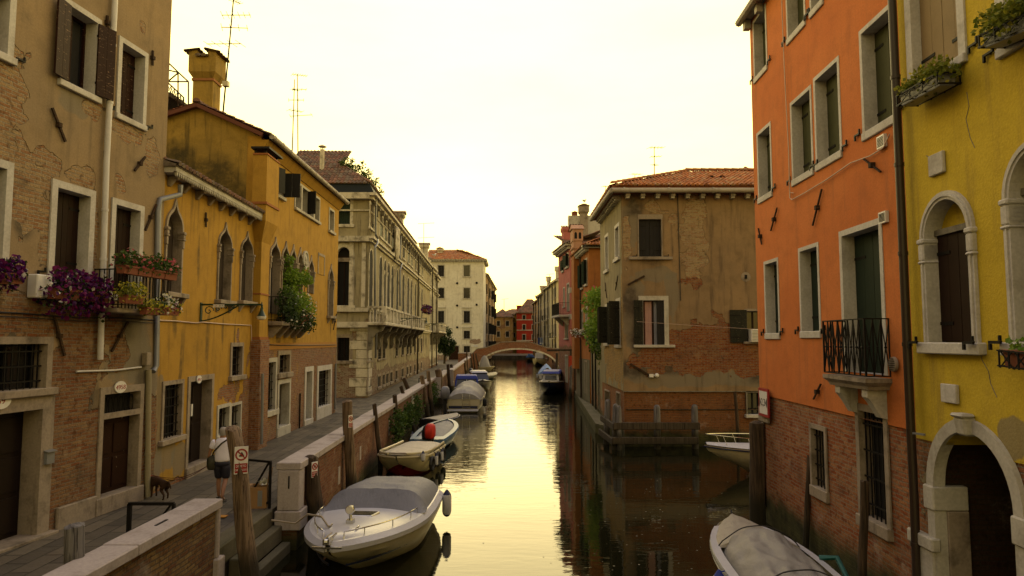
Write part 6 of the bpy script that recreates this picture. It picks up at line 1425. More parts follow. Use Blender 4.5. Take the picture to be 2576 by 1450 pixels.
class Boat:
    def __init__(s, label, bow, stern, B, H=.75, top='gel_white', bottom='gel_low', full=.55, pw=2.2, rake=.8, sw=.88, sheer=.2, keel=-.3, stripe=None, name='motorboat', group=None, N_=18):
        bow, stern = Vector((*bow, 0)), Vector((*stern, 0)); d = bow - stern; s.L = L = d.length; s.B, s.H, s.full, s.pw, s.sw, s.sheer = B, H, full, pw, sw, sheer
        s.root = empty(name, stern, math.atan2(d.y, d.x), label, 'boat', group)
        mb = MB(); rs = []
        for k in range(N_ + 1):
            t = k / N_; w = s.w(t); zg = s.zg(t); f = max(0, (t - full) / (1 - full)); xk = -rake * f ** 1.5
            zk = keel + (zg * .55 - keel) * f ** 2.6; wc = w * (.80 - .35 * f); zc = .06 + (zg * .78 - .06) * f ** 1.8 * .7
            x = t * L
            half = [(x, w + .0, zg), (x + xk * .12, w * (.985 - .05 * f), zg - (zg - zc) * .42), (x + xk * .5, wc * 1.04, zc + .02), (x + xk * .55, wc, zc), (x + xk, .012, zk)]
            rs.append([Vector(p) for p in half] + [Vector((p[0], -p[1], p[2])) for p in half[::-1]])
        ids = [[mb.av(p) for p in r] for r in rs]; n = len(rs[0])
        for a, b in zip(ids, ids[1:]):
            for k in range(n - 1):
                mb.cur = 1 if k in (3, 4, 5) else 0; mb.af([a[k], b[k], b[k + 1], a[k + 1]])
        mb.cur = 0; mb.af(ids[0])
        s.hull = mb.build('hull', [M[top], M[bottom]], s.root, smooth=35, recalc=True)
        rb = MB()
        for sg in (1, -1): rb.tube([(t * L, sg * (s.w(t) + .012), s.zg(t) - .05) for t in [k / N_ for k in range(N_ + 1)]], .028, 6)
        if stripe:
            rb.build('rub_rail', M[stripe], s.root, smooth=60)
        else: rb.build('rub_rail', M['rubber'], s.root, smooth=60)
    def w(s, t):
        t = min(1.0, max(0.0, t))
        f = max(0, (t - s.full) / (1 - s.full)); base = s.B / 2 * (s.sw + (1 - s.sw) * min(1, t / max(.01, s.full * .8)) ** .7)
        return max(.02, base * (1 - f ** s.pw) ** .75)
    def zg(s, t): return s.H + s.sheer * t * t
    def deck(s, t0, t1, crown=.06, dz=.0, mat='gel_white', name='deck', inset=.0, lip=None):
        mb = MB(); n, m = 16, 10; rs = []
        for k in range(n + 1):
            t = t0 + (t1 - t0) * k / n; w = max(.01, s.w(t) - inset)
            rs.append([(t * s.L, w * (-1 + 2 * j / m), s.zg(t) + dz + crown * (1 - (2 * j / m - 1) ** 2)) for j in range(m + 1)])
        mb.rings(rs, closed=False); return mb.build(name, M[mat], s.root, smooth=50)
    def cover(s, t0, t1, hf, p=2.4, over=.06, drop=.12, amp=.03, mat='cov_grey', seed=0, name='cover', m=22, n=26, wscale=1.0, front=None):
        mb = MB(); rs = []
        for k in range(n + 1):
            t = t0 + (t1 - t0) * k / n; w = (s.w(min(t, .995)) + over) * wscale; hh = hf((t - t0) / (t1 - t0)); r = []
            for j in range(m + 1):
                u = -1 + 2 * j / m; a = abs(u) ** p
                nz = noise.noise(Vector((t * s.L * 1.6 + seed, u * 2.6, seed))) * amp + noise.noise(Vector((t * s.L * 4 + seed, u * 5, seed + 4))) * amp * .5
                z = s.zg(min(t, 1)) + hh * (1 - a) - drop * abs(u) ** 14 + nz * (1 - abs(u) ** 6 * .6)
                r.append((t * s.L, w * u * (1 - .03 * (1 - a) * 0), z))
            rs.append(r)
        mb.rings(rs, closed=False)
        for r, k in ((rs[0], 0), (rs[-1], 1)):      # hanging ends
            t = t0 if k == 0 else t1; z0 = s.zg(min(t, 1)) - (.0 if front is None else front)
            b = [(p_[0] + (-.03 if k == 0 else .03), p_[1], min(p_[2], z0 + .01)) for p_ in r]; mb.rings([r, b], closed=False)
        return mb.build(name, M[mat], s.root, smooth=45)
    def fender(s, t, side, mat='gel_white', cap='navy', r=.09, l=.5, z=None, name='fender'):
        z = s.H * .62 if z is None else z; y = side * (s.w(t) + r + .04); mb = MB(); c = (t * s.L, y, z)
        mb.cur = 1; mb.lathe([(.015, -l / 2 - .02), (r * .5, -l / 2), (r * .85, -l * .42)], c, 10); mb.cur = 0; mb.lathe([(r * .85, -l * .42), (r, -l * .3), (r, l * .3), (r * .9, l * .38)], c, 10, cap=False)
        mb.cur = 1; mb.lathe([(r * .9, l * .38), (r * .5, l / 2), (.02, l / 2 + .05)], c, 10)
        mb.tube([(c[0], c[1], c[2] + l / 2), (c[0], c[1] - side * .1, s.zg(t))], .012, 5); return mb.build(name, [M[mat], M[cap]], s.root, smooth=50)
    def tyre(s, t, side, r=.22):
        mb = MB(); c = Vector((t * s.L, side * (s.w(t) + .07), s.H * .55)); rs = []
        for k in range(14):
            a = 2 * PI * k / 14; d = Vector((math.cos(a), 0, math.sin(a))); rs.append([c + d * (r + .06 * math.cos(b)) + Vector((0, .06 * math.sin(b), 0)) for b in [2 * PI * j / 6 for j in range(6)]])
        mb.rings(rs + [rs[0]], True, False, False); return mb.build('tyre_fender', M['rubber'], s.root, smooth=50)
    def outboard(s, y=0.0, cowl='iron', sc=1.0, tilt=0):
        mb = MB(); z = s.H + .25; x = -.22 * sc
        mb.rings([[(x + a * .26 * sc * q, y + b * .17 * sc * q, z + dz * sc) for a, b in ((-1, -.7), (-.6, -1), (.6, -1), (1, -.6), (1, .6), (.6, 1), (-.6, 1), (-1, .7))] for dz, q in ((-.12, .7), (-.05, .98), (.15, 1.0), (.3, .9), (.38, .55))])
        o = mb.build('outboard_engine', M[cowl], s.root, smooth=50); mb = MB()
        mb.box(x - .09 * sc, y - .06 * sc, -.3, x + .09 * sc, y + .06 * sc, z - .12 * sc); mb.box(x + .05, y - .12, s.H - .25, x + .24 * sc, y + .12, s.H + .05); mb.build('engine_leg', M['rubber'], o); return o
# --- 1 the white speedboat in front
b = Boat('white speedboat with grey windscreen cover, searchlight and bow rails, nearest the steps', (-3.38, 12.85), (-2.98, 18.45), 2.5, .72, 'gel_white', 'gel_low', .42, 2.0, 1.25, .9, .22, -.25, 'gel_white')
b.hull.data.materials[0] = M['gel_low']
mb = MB()
for sg in (1, -1):
    rs = []
    for k in range(25):
        t = k / 24; w = b.w(t); z = b.zg(t); x = t * b.L; rs.append([(x, sg * (w + .05), z - .09), (x, sg * (w + .055), z + .0), (x, sg * max(.005, w - .06), z + .09), (x, sg * max(.004, w - .16), z + .1)])
    mb.rings(rs, closed=False)
mb.build('gunwale_flange', M['gel_white'], b.root, smooth=30, recalc=False)
b.deck(.36, .997, .10, .09, inset=.12)
mb = MB()
for sg in (1, -1): mb.tube([(t * b.L - 1.2 * max(0, (t - .42) / .58) ** 1.5 * .35, sg * (b.w(t) * (.93 - .18 * max(0, (t - .42) / .58))), b.zg(t) * .46 + .03) for t in [k / 20 * .97 for k in range(21)]], .022, 5)
mb.build('side_stripe', M['navy'], b.root)
b.cover(-.01, .40, lambda f: .48 + .08 * math.sin(f * 3) - (.30 * max(0, (f - .72) / .28) ** 1.0 if False else 0) - .08 * (1 - f), 5.5, .01, .08, .035, 'cov_grey', 3, wscale=.97)
mb = MB(); rs = []                             # sloping front of the cover over the windscreen
for k in range(9):
    f = k / 8; t = .40 + .085 * f; rs.append([(t * b.L + .10 * f * (1 - (j / 16 * 2 - 1) ** 2), (b.w(.42) + .0) * (.95 + .03 * f) * (j / 16 * 2 - 1), b.zg(t) + .1 + .44 * (1 - f) * (1 - abs(j / 16 * 2 - 1) ** 6) + .02 * noise.noise(Vector((f * 3, j * .8, 1)))) for j in range(17)])
mb.rings(rs, closed=False); mb.build('windscreen_cover', M['cov_grey'], b.root, smooth=40)
x = .60 * b.L; z = b.zg(.6) + .19
mb = MB(); fr = [(-.30, -.28), (.30, -.20), (.30, .20), (-.30, .28)]
H_ = MB(); H_.prism([(p[0], p[1]) for p in fr], 0, .02); H_ = MB(); H_.hexa([(x + .22, -.26, z - .03), (x + .22, .26, z - .03), (x - .16, .34, z - .02), (x - .16, -.34, z - .02), (x + .20, -.25, z + .022), (x + .20, .25, z + .022), (x - .14, .32, z + .03), (x - .14, -.32, z + .03)]); H_ = H_.build('deck_hatch', M['chrome'], b.root, bevel=.01)
mb = MB(); mb.hexa([(x + .17, -.21, z + .0), (x + .17, .21, z + .0), (x - .11, .28, z + .0), (x - .11, -.28, z + .0), (x + .17, -.21, z + .033), (x + .17, .21, z + .033), (x - .11, .28, z + .038), (x - .11, -.28, z + .038)]); mb.build('hatch_glass', M['glass'], H_)
x = .76 * b.L; z = b.zg(.76) + .16
mb = MB(); mb.box(x - .08, -.07, z, x + .08, .07, z + .1); mb.lathe([(.035, .1), (.03, .2)], (x, 0, z), 8); mb.lathe([(.05, -.10), (.085, -.02), (.095, .06), (.08, .07)], (x, 0, z + .3), 12, 'x'); L_ = mb.build('searchlight', M['chrome'], b.root, smooth=40)
mb = MB(); mb.lathe([(.078, .072), (.02, .08)], (x, 0, z + .3), 12, 'x'); mb.build('lamp_lens', M['lamp_glass'], L_)
for sg in (1, -1):
    pts = [(t * b.L, sg * (b.w(t) - .17), b.zg(t) + .23) for t in [.5 + .44 * k / 12 for k in range(13)]]; pts = [(pts[0][0], pts[0][1], pts[0][2] - .12)] + pts + [(pts[-1][0] + .04, pts[-1][1], pts[-1][2] - .14)]
    mb = MB(); mb.tube(pts, .014, 6)
    for q in pts[3::4]: mb.tube([q, (q[0], q[1], q[2] - .15)], .012, 5)
    mb.build('bow_rail', M['chrome'], b.root, smooth=60)
for (t, y) in ((.84, .28), (.82, -.30)):
    x, z = t * b.L, b.zg(t) + .15; mb = MB(); mb.tube([(x - .1, y, z + .05), (x, y, z + .035), (x + .1, y, z + .05)], .018, 6); mb.box(x - .03, y - .02, z - .03, x + .03, y + .02, z + .03); mb.build('deck_cleat', M['chrome'], b.root, smooth=50)
mb = MB(); x = b.L; z = b.zg(1) + .1; mb.box(x - .35, -.06, z - .02, x + .12, -.03, z + .08); mb.box(x - .35, .03, z - .02, x + .12, .06, z + .08); mb.lathe([(.05, -.03), (.05, .03)], (x + .08, 0, z + .03), 8, 'y'); mb.bar((x - .45, 0, z + .02), (x + .1, 0, z + .0), .04); mb.bar((x + .06, -.28, z - .08), (x + .06, .28, z - .08), .05, .03); mb.build('anchor_roller', M['chrome'], b.root)
mb = MB(); x, z = .84 * b.L, b.zg(.84) + .2; mb.tube([(x, -.30, z), (x - .5, -.62, z + .06), (.70 * b.L, -1.02, b.zg(.7) + .28), (.69 * b.L, -1.3, .9), (.72 * b.L, -1.75, 1.0)], .022, 6); mb.build('mooring_rope', M['rope'], b.root, smooth=60)
b.fender(.06, 1, l=.62, r=.12, z=.52)
# --- 2 cream workboat
b = Boat('cream flat-decked workboat with red bottom paint, black tyre fenders down its side', (-3.95, 23.6), (-3.5, 27.3), 1.85, .68, 'gel_cream', 'red_bottom', .62, 3.2, .7, .95, .12, -.3, 'gel_cream')
b.cover(.02, .93, lambda f: .09, 3.0, -.09, .02, .012, 'cov_cream', 7)
mb = MB()
for sg in (1, -1): mb.tube([(t * b.L, sg * (b.w(t) - .06), b.zg(t) + .06) for t in [k / 14 * .96 for k in range(15)]], .045, 6)
mb.build('coaming', M['gel_cream'], b.root, smooth=60)
for t, sg in ((.2, 1), (.45, 1), (.7, 1)): b.tyre(t, sg)
b.fender(.33, 1, r=.07, l=.4); b.fender(.58, 1, r=.07, l=.4); b.fender(.88, 1, r=.08, l=.3, z=.72)
mb = MB(); mb.tube([(.93 * b.L, .35, .86), (.98 * b.L, .0, .88), (.93 * b.L, -.35, .86)], .02, 5); mb.build('bow_line', M['rope'], b.root)
# --- 3 light blue boat with red outboard
b = Boat('light blue open boat under a dirty pale cover with a red-hooded outboard', (-3.3, 35.6), (-3.62, 29.3), 1.75, .52, 'blue_hull', 'dark_hull', .45, 2.4, .6, .8, .14, -.25, 'blue_hull')
b.cover(.16, .93, lambda f: .14 * math.sin(PI * min(1, f * 1.1 + .05)), 2.0, -.22, .02, .02, 'cov_grey', 9)
mb = MB()
for sg in (1, -1): mb.rings([[(t * b.L, sg * (b.w(t) + .02), b.zg(t) - .02), (t * b.L, sg * (b.w(t) + .01), b.zg(t) + .03), (t * b.L, sg * max(.01, b.w(t) - .2), b.zg(t) + .04)] for t in [k / 20 for k in range(21)]], closed=False)
mb.build('side_deck', M['blue_hull'], b.root, smooth=40)
b.deck(0, .15, .02, .01, 'blue_hull', 'stern_deck', .05)
o = b.outboard(-.2, 'cov_red', 1.2); mb = MB(); mb.rings([[(.1 + .32 * math.cos(a) * q, -.05 + .26 * math.sin(a) * q, .55 + h_) for a in [2 * PI * k / 10 for k in range(10)]] for h_, q in ((0, 1), (.3, 1.05), (.52, .8), (.62, .3))]); mb.build('console_cover', M['rubber'], b.root, smooth=60)
b.fender(.3, 1, r=.08); b.fender(.55, 1, r=.08, mat='rubber', cap='rubber')
# --- 4 low dinghy
b = Boat('low dark dinghy with a pale flat cover tucked behind the light blue boat', (-3.15, 40.2), (-4.6, 37.9), 1.5, .38, 'dark_hull', 'dark_hull', .4, 2.0, .4, .8, .1, -.2, 'gel_white', 'dinghy')
b.cover(.06, .96, lambda f: .05, 2.0, -.06, .02, .015, 'cov_dirty', 12)
# --- 5 grey-covered motorboat
b = Boat('large motorboat fully wrapped in a pale grey cover with a steel stern ladder', (-3.0, 53.2), (-3.2, 45.2), 2.35, .85, 'gel_cream', 'gel_cream', .5, 2.2, 1, .95, .25, -.3, 'navy')
b.cover(.0, .95, lambda f: .34 + .5 * math.sin(PI * min(1, max(0, f * 1.1 + .02))) ** .8 + .08 * math.sin(f * 14), 2.2, .03, .14, .10, 'cov_grey2', 15)
mb = MB(); mb.box(-.03, -.95, .25, -.005, .95, .42); mb.build('stern_band', M['navy'], b.root)
mb = MB()
for y in (-.45, .05): mb.tube([(-.05, y, .1), (-.08, y, 1.0), (.05, y, 1.25)], .02, 6)
for z in (.3, .55, .8, 1.05): mb.tube([(-.07, -.45, z), (-.07, .05, z)], .016, 5)
mb.build('stern_ladder', M['chrome'], b.root, smooth=60)
mb = MB(); mb.box(-.5, -1.0, .1, -.02, 1.0, .2); mb.build('swim_platform', M['gel_white'], b.root, bevel=.02)
b.outboard(1.15, 'cov_grey', 1.6); b.fender(.15, -1, mat='rubber', cap='rubber', r=.14)
# --- 6, 7 canopy boats
b = Boat('small cruiser with a royal blue canvas canopy and clear windscreen', (-3.55, 53.9), (-4.0, 60.5), 2.0, .7, 'gel_white', 'gel_white', .45, 2.2, .8, .9, .25, -.3, 'navy')
b.deck(.45, .99, .1, .02, 'blue_hull'); z0 = 1.0
mb = MB(); mb.hexa([(2.9, -.9, .75), (2.9, .9, .75), (.6, .9, .75), (.6, -.9, .75), (2.6, -.8, 1.45), (2.6, .8, 1.45), (.6, .8, 1.5), (.6, -.8, 1.5)]); mb.build('windscreen', M['glass'], b.root)
mb = MB(); mb.hexa([(2.7, -.95, 1.42), (2.7, .95, 1.42), (.4, .95, 1.45), (.4, -.95, 1.45), (2.55, -.85, 1.72), (2.55, .85, 1.72), (.5, .85, 1.75), (.5, -.85, 1.75)]); 
for sg in (1, -1): mb.hexa([(2.85, sg * .84, .8), (2.85, sg * 1.0, .8), (2.4, sg * 1.0, .8), (2.4, sg * .84, .8), (2.7, sg * .8, 1.42), (2.7, sg * .96, 1.42), (2.2, sg * .96, 1.42), (2.2, sg * .8, 1.42)])
mb.build('canopy', M['cov_royal'], b.root, bevel=.05); 
mb = MB(); mb.bar((2.85, 0, .8), (2.62, 0, 1.42), .05); mb.build('screen_frame', M['gel_white'], b.root)
mb = MB(); mb.box(3.6, -.12, .93, 3.8, .12, 1.03); mb.build('deck_box', M['gel_white'], b.root)
b = Boat('white cabin boat with a pale roof moored just past the blue canopy', (-2.65, 62.6), (-3.5, 68.2), 2.2, .75, 'gel_white', 'gel_cream', .5, 2.2, .8, .9, .3, -.3)
b.deck(0, .99, .08, .02)
mb = MB(); mb.hexa([(3.6, -.85, .8), (3.6, .85, .8), (1.0, .9, .8), (1.0, -.9, .8), (2.8, -.7, 1.6), (2.8, .7, 1.6), (1.1, .75, 1.65), (1.1, -.75, 1.65)]); mb.build('cabin_window', M['glass'], b.root)
mb = MB(); mb.hexa([(2.95, -.8, 1.6), (2.95, .8, 1.6), (.8, .85, 1.65), (.8, -.85, 1.65), (2.7, -.65, 1.75), (2.7, .65, 1.75), (.95, .7, 1.8), (.95, -.7, 1.8)]); mb.build('cabin_roof', M['gel_white'], b.root, bevel=.04)
# --- 8-10 small boats towards the bridge
b = Boat('white skiff with a small engine, beside the dark skiff before the bridge', (-3.6, 90), (-5.0, 85.5), 1.7, .5, 'gel_white', 'gel_white', .45, 2.0, .6, .85, .2, -.2); b.deck(.3, .98, .05, .01); b.outboard(0, 'navy', 1.2)
b = Boat('dark skiff with a white-edged deck, outermost of the small boats before the bridge', (-2.1, 86.5), (-3.6, 82), 1.7, .48, 'dark_hull', 'dark_hull', .45, 2.0, .6, .85, .2, -.2, 'gel_white'); b.deck(.1, .98, .05, .01, 'tan_hull'); b.outboard(0, 'navy', 1.1)
b = Boat('tan boat with a lumpy grey tarpaulin under the left foot of the bridge', (-2.6, 103.5), (-5.0, 103.2), 2.0, .7, 'tan_hull', 'tan_hull', .5, 2.4, .5, .9, .1, -.2, 'gel_cream'); b.cover(.1, .75, lambda f: 1.7 * math.sin(PI * min(1, f + .1)) ** .6, 1.4, -.25, .1, .1, 'cov_grey2', 21)
# --- right side
b = Boat('white boat tented under a bright blue tarpaulin with a black outboard', (4.35, 88.5), (4.15, 82.5), 2.0, .65, 'gel_white', 'gel_white', .5, 2.2, .6, .95, .15, -.2); b.cover(.03, .97, lambda f: .35 + .75 * math.sin(PI * min(1, f * .9 + .12)), 1.25, .02, .15, .06, 'cov_blue', 23); b.outboard(-.1, 'iron', 1.3); b.fender(.1, 1, r=.12)
b = Boat('navy blue cabin boat with white wheelhouse and blue roof on the right bank', (3.15, 58.5), (3.95, 64.8), 2.15, 1.0, 'navy', 'navy', .45, 2.2, .7, .92, .2, -.3, 'gel_cream'); b.deck(.1, .99, .06, .0, 'cov_cream')
mb = MB(); mb.hexa([(4.3, -.75, .95), (4.3, .75, .95), (1.6, .8, .95), (1.6, -.8, .95), (4.1, -.7, 1.75), (4.1, .7, 1.75), (1.7, .75, 1.8), (1.7, -.75, 1.8)]); W = mb.build('wheelhouse', M['gel_white'], b.root, bevel=.04)
mb = MB(); mb.hexa([(4.318, -.52, 1.25), (4.318, .52, 1.25), (4.26, .52, 1.25), (4.26, -.52, 1.25), (4.19, -.48, 1.6), (4.19, .48, 1.6), (4.1, .48, 1.6), (4.1, -.48, 1.6)]); mb.build('window', M['glass'], W)
mb = MB(); mb.box(2.2, .77, 1.25, 3.6, .83, 1.58); mb.box(2.2, -.83, 1.25, 3.6, -.77, 1.58); mb.build('window', M['glass'], W)
mb = MB(); mb.hexa([(4.35, -.85, 1.76), (4.35, .85, 1.76), (.6, .9, 1.8), (.6, -.9, 1.8), (4.0, -.7, 1.95), (4.0, .7, 1.95), (.7, .8, 2.0), (.7, -.8, 2.0)]); mb.hexa([(1.58, -.9, .95), (1.58, .9, .95), (.6, .9, .95), (.6, -.9, .95), (1.58, -.85, 1.8), (1.58, .85, 1.8), (.6, .85, 1.8), (.6, -.85, 1.8)]); mb.build('canvas_roof', M['cov_royal'], b.root, bevel=.03)
b = Boat('grey-white cabin boat coming through the right side of the bridge arch', (4.4, 122.5), (5.6, 129.5), 2.4, 1.2, 'gel_cream', 'dark_hull', .45, 2.2, .8, .9, .3, -.3); b.deck(0, .99, .06, .0)
mb = MB(); mb.hexa([(3.9, -.8, 1.2), (3.9, .8, 1.2), (1.5, .9, 1.2), (1.5, -.9, 1.2), (3.5, -.7, 2.3), (3.5, .7, 2.3), (1.6, .8, 2.35), (1.6, -.8, 2.35)]); mb.build('cabin', M['cov_grey2'], b.root, bevel=.05)
b = Boat('tiny far boat with a blue cover seen under the arch', (3.6, 150), (4.4, 156), 2.0, .7, 'tan_hull', 'dark_hull', .45, 2.2, .6, .9, .2, -.3); b.cover(.05, .95, lambda f: .8, 1.6, 0, .1, .05, 'cov_blue', 25)
b = Boat('white runabout with chrome bow rails sticking out of the side canal', (6.75, 24.3), (12.3, 24.9), 2.1, .85, 'gel_white', 'gel_low', .4, 2.0, 1.2, .9, .22, -.3, 'navy'); b.hull.data.materials[0] = M['gel_low']; b.deck(.3, .99, .08, .03)
mb = MB()
for sg in (1, -1):
    pts = [(t * b.L, sg * (b.w(t) - .1), b.zg(t) + .38) for t in [.45 + .54 * k / 12 for k in range(13)]]; mb.tube(pts, .016, 6)
    for q in pts[1::3]: mb.tube([q, (q[0] - .15, q[1], q[2] - .38)], .012, 5)
mb.tube([(b.L * .99, .0, b.zg(1) + .38), (b.L * .99, -.05, b.zg(1) + .38)], .016, 5); mb.build('bow_rail', M['chrome'], b.root, smooth=60)
mb = MB(); mb.hexa([(2.0, 1.0, .3), (4.2, .95, .35), (4.2, 1.0, .35), (2.0, 1.06, .3), (2.0, 1.03, .68), (4.2, .98, .74), (4.2, 1.03, .74), (2.0, 1.09, .68)]); mb.build('side_fender_board', M['navy'], b.root)
# near right covered boat
b = Boat('long grey boat under a creased canvas cover, moored under the orange house', (4.9, 15.6), (4.48, 8.6), 1.85, .68, 'gel_cream', 'gel_low', .55, 2.3, .6, .85, .12, -.3, 'gel_white')
b.cover(.70, .985, lambda f: .20 - .1 * f, 1.8, -.02, .05, .02, 'cov_dirty', 31)
b.cover(.0, .71, lambda f: .34 + .06 * math.sin(f * 9), 2.0, -.16, .10, .10, 'cov_grey2', 33, m=44, n=60, name='canvas_cover')
mb = MB()
for sg in (1, -1):
    rs = [[(t * b.L, sg * (b.w(t) + .03), b.zg(t) - .16), (t * b.L, sg * (b.w(t) + .035), b.zg(t) + .0), (t * b.L, sg * (b.w(t) - .12), b.zg(t) + .02)] for t in [k / 20 * .9 for k in range(21)]]; mb.rings(rs, closed=False)
mb.build('side_deck', M['gel_white'], b.root, smooth=30)
mb = MB()
for sg in (1, -1): mb.tube([(t * b.L, sg * (b.w(t) + .045), b.zg(t) - .07) for t in [k / 16 * .9 for k in range(17)]], .014, 5)
mb.build('trim_line', M['dark_hull'], b.root)
mb = MB()
for t in (.705, .36): mb = MB(); mb.tube([(t * b.L + .02 * math.sin(j), (b.w(t) - .1) * (-1 + j / 10), b.zg(t) + .37 * (1 - abs(-1 + j / 10) ** 2.0) + (.05 if abs(j - 10) < 10 else .02)) for j in range(21)], .012, 5); mb.build('lashing_rope', M['cable'], b.root)
mb = MB(); mb.tube([(.985 * b.L, 0, .85), (1.0 * b.L, 0, .95)], .02, 5); mb.build('lashing_rope', M['cable'], b.root)
b.fender(.52, 1, r=.105, l=.46, z=.45, cap='cov_royal')
mb = MB(); mb.tube([(.62 * b.L, -(b.w(.62) + .0), .75), (.6 * b.L, -(b.w(.6) + .25), .8), (.55 * b.L, -(b.w(.55) + .3), .5)], .05, 7); mb.build('green_fender', m_plain('teal_vinyl', (.02, .12, .11), .5), b.root, smooth=50)
# ---------------------------------------------------------------- mooring poles
PGRP = 'wooden mooring poles along the canal'
def pole(label, top, base, dia, mat='pole', z=0.0, taper=.85, name='mooring_pole', Y=None, topcut=0.06, lean=0.0, sq=False):
    b0 = gnd(*base, z) if Y is None else atY(base[0], base[1], Y)
    if Y is None and base[0] < 1200:
        sl_ = (base[0] - 1288) / FOC
        for (f0, k, y0, y1) in ((-4.85, -.0247, 15.8, 50.9), (-5.3, -.046, 51, 63.9), (-5.5, -.0275, 64, 116)):
            yy = (f0 - k * y0 + .27) / (sl_ - k)
            if y0 - 1.5 <= yy <= y1: b0 = atY(base[0], base[1], yy); b0 = gnd(base[0], 855 + CAMH * FOC / yy, 0); break
    t0 = atY(top[0], top[1], b0.y + lean); ax = t0 - Vector((b0.x, b0.y, b0.z)); r = dia * b0.y / FOC / 2
    base_pt = b0 - ax.normalized() * ((b0.z + 1.2) / ax.normalized().z); root_loc = Vector((base_pt.x, base_pt.y, -1.2))
    mb = MB(); a = Vector((0, 0, 0)); bb = t0 - root_loc; n = 12; rs = []; X, Y_ = frame_of(bb); rr = random.Random(int(top[0] * 7)); k9 = 12
    ph = [rr.uniform(.9, 1.12) for _ in range(k9)]
    for k in range(n + 1):
        f = k / n; c = a.lerp(bb, f) + Vector((noise.noise(Vector((f * 3, top[0], 0))), noise.noise(Vector((f * 3, top[0], 5))), 0)) * r * .35; q = r * (1.0 + (taper - 1) * f) * (1 + .06 * noise.noise(Vector((f * 9, top[0], 2))))
        rs.append([c + (X * math.cos(2 * PI * j / k9) + Y_ * math.sin(2 * PI * j / k9)) * q * ph[j] + Vector((0, 0, topcut * rr.uniform(-.5, .5) if k == n else 0)) for j in range(k9)])
    rs.append([bb + (p - bb) * .35 + Vector((0, 0, r * .35)) for p in rs[-1]])
    mb.rings(rs); o = mb.build(name, M[mat], None, smooth=50, loc=root_loc); tag(o, label, 'mooring pole', PGRP); return o, t0, r
poles = [
 ('short dark mooring pole with a red and white notice, behind the speedboat', (781, 1152), (800, 1283), 40, 'pole_dark', 0),
 ('tall thick pale mooring pole with a bent grain, second past the railing gap', (874, 1012), (886, 1222), 29, 'pole', 0),
 ('thin straight mooring pole standing at the cream workboat', (942, 1018), (958, 1192), 12, 'pole_dark', 0),
 ('thin dark mooring pole before the ivy, behind the red outboard', (993, 995), (1006, 1128), 12, 'pole_dark', 0),
 ('leaning dark pole crossing the ivy, lower of the two leaning ones', (1009, 973), (1042, 1088), 11, 'pole_dark', 0),
 ('strongly leaning dark pole with a white cloth tied to it', (1016, 953), (1062, 1078), 12, 'pole_dark', 0),
 ('yellowish mooring pole, nearer of a pair at the grey-covered motorboat', (1061, 946), (1077, 1042), 12, 'pole', 0),
 ('palest mooring pole of the pair at the grey-covered motorboat', (1077, 934), (1087, 1040), 10, 'pole', 0),
 ('very thick mooring pole with a slanted top where the parapet steps out', (1102, 931), (1108, 1016), 19, 'pole', 0),
 ('dark upright pole at the blue canopy boat', (1127, 918), (1131, 978), 8, 'pole_dark', 0),
 ('dark leaning pole at the blue canopy boat', (1135, 918), (1142, 975), 8, 'pole_dark', 0),
 ('yellowish pole standing before the far parapet', (1170, 908), (1173, 950), 7, 'pole', 0),
 ('thin tall pole before the bridge end', (1174, 882), (1176, 945), 3.5, 'pole_dark', 0),
 ('thin pole right of the bridge end pillar', (1184, 890), (1188, 940), 3.5, 'pole_dark', 0),
 ('thin leaning pole against the left bridge foot', (1191, 890), (1196, 937), 4, 'pole_dark', 0),
 ('dark pole leaning on the bridge brickwork', (1197, 890), (1206, 932), 4, 'pole_dark', 0),
 ('massive rough mooring pole at the corner of the orange house', (1905, 1066), (1908, 1326), 40, 'pole_dark', 0),
 ('slimmer twin pole half hidden behind the massive rough one', (1920, 1062), (1921, 1290), 14, 'pole_dark', 0),
 ('slim mooring pole before the small barred window of the orange house', (2038, 1148), (2024, 1402), 16, 'pole_dark', 0),
 ('slim mooring pole before the tall barred window, nearest on the right', (2175, 1213), (2166, 1560), 21, 'pole_dark', 0),
 ('thin bare stake against the brown house at the side canal', (1849, 990), (1860, 1127), 9, 'pole_dark', 0),
 ('dark pole at the far right bridge foot', (1402, 889), (1399, 952), 8, 'pole_dark', 0),
 ('blue-grey pole beside the navy cabin boat, nearer the pink house', (1425, 921), (1423, 965), 6, 'pole_grey', 0),
 ('leaning brown pole between the navy boat and the garden wall', (1432, 920), (1424, 990), 7, 'pole_dark', 0),
 ('blue-grey pole leaning at the garden wall corner', (1438, 921), (1433, 1000), 8, 'pole_grey', 0),
 ('short dark pole behind the navy cabin boat', (1415, 914), (1416, 962), 6, 'pole_dark', 0),
]
made = {}
for lb, tp, bs, dia, mt, z in poles: made[lb[:12]] = pole(lb, tp, bs, dia, mt, z)
lp, lt, lr = pole('big leaning split post with a red and white notice, in front of the walking man', (584, 1082), (633, 1490), 50, 'pole', 0, .74, topcut=.12, Y=12.98)
pole('short grey weathered post poking up at the bottom left corner', (187, 1326), (190, 1780), 47, 'pole_grey', 0, .92)
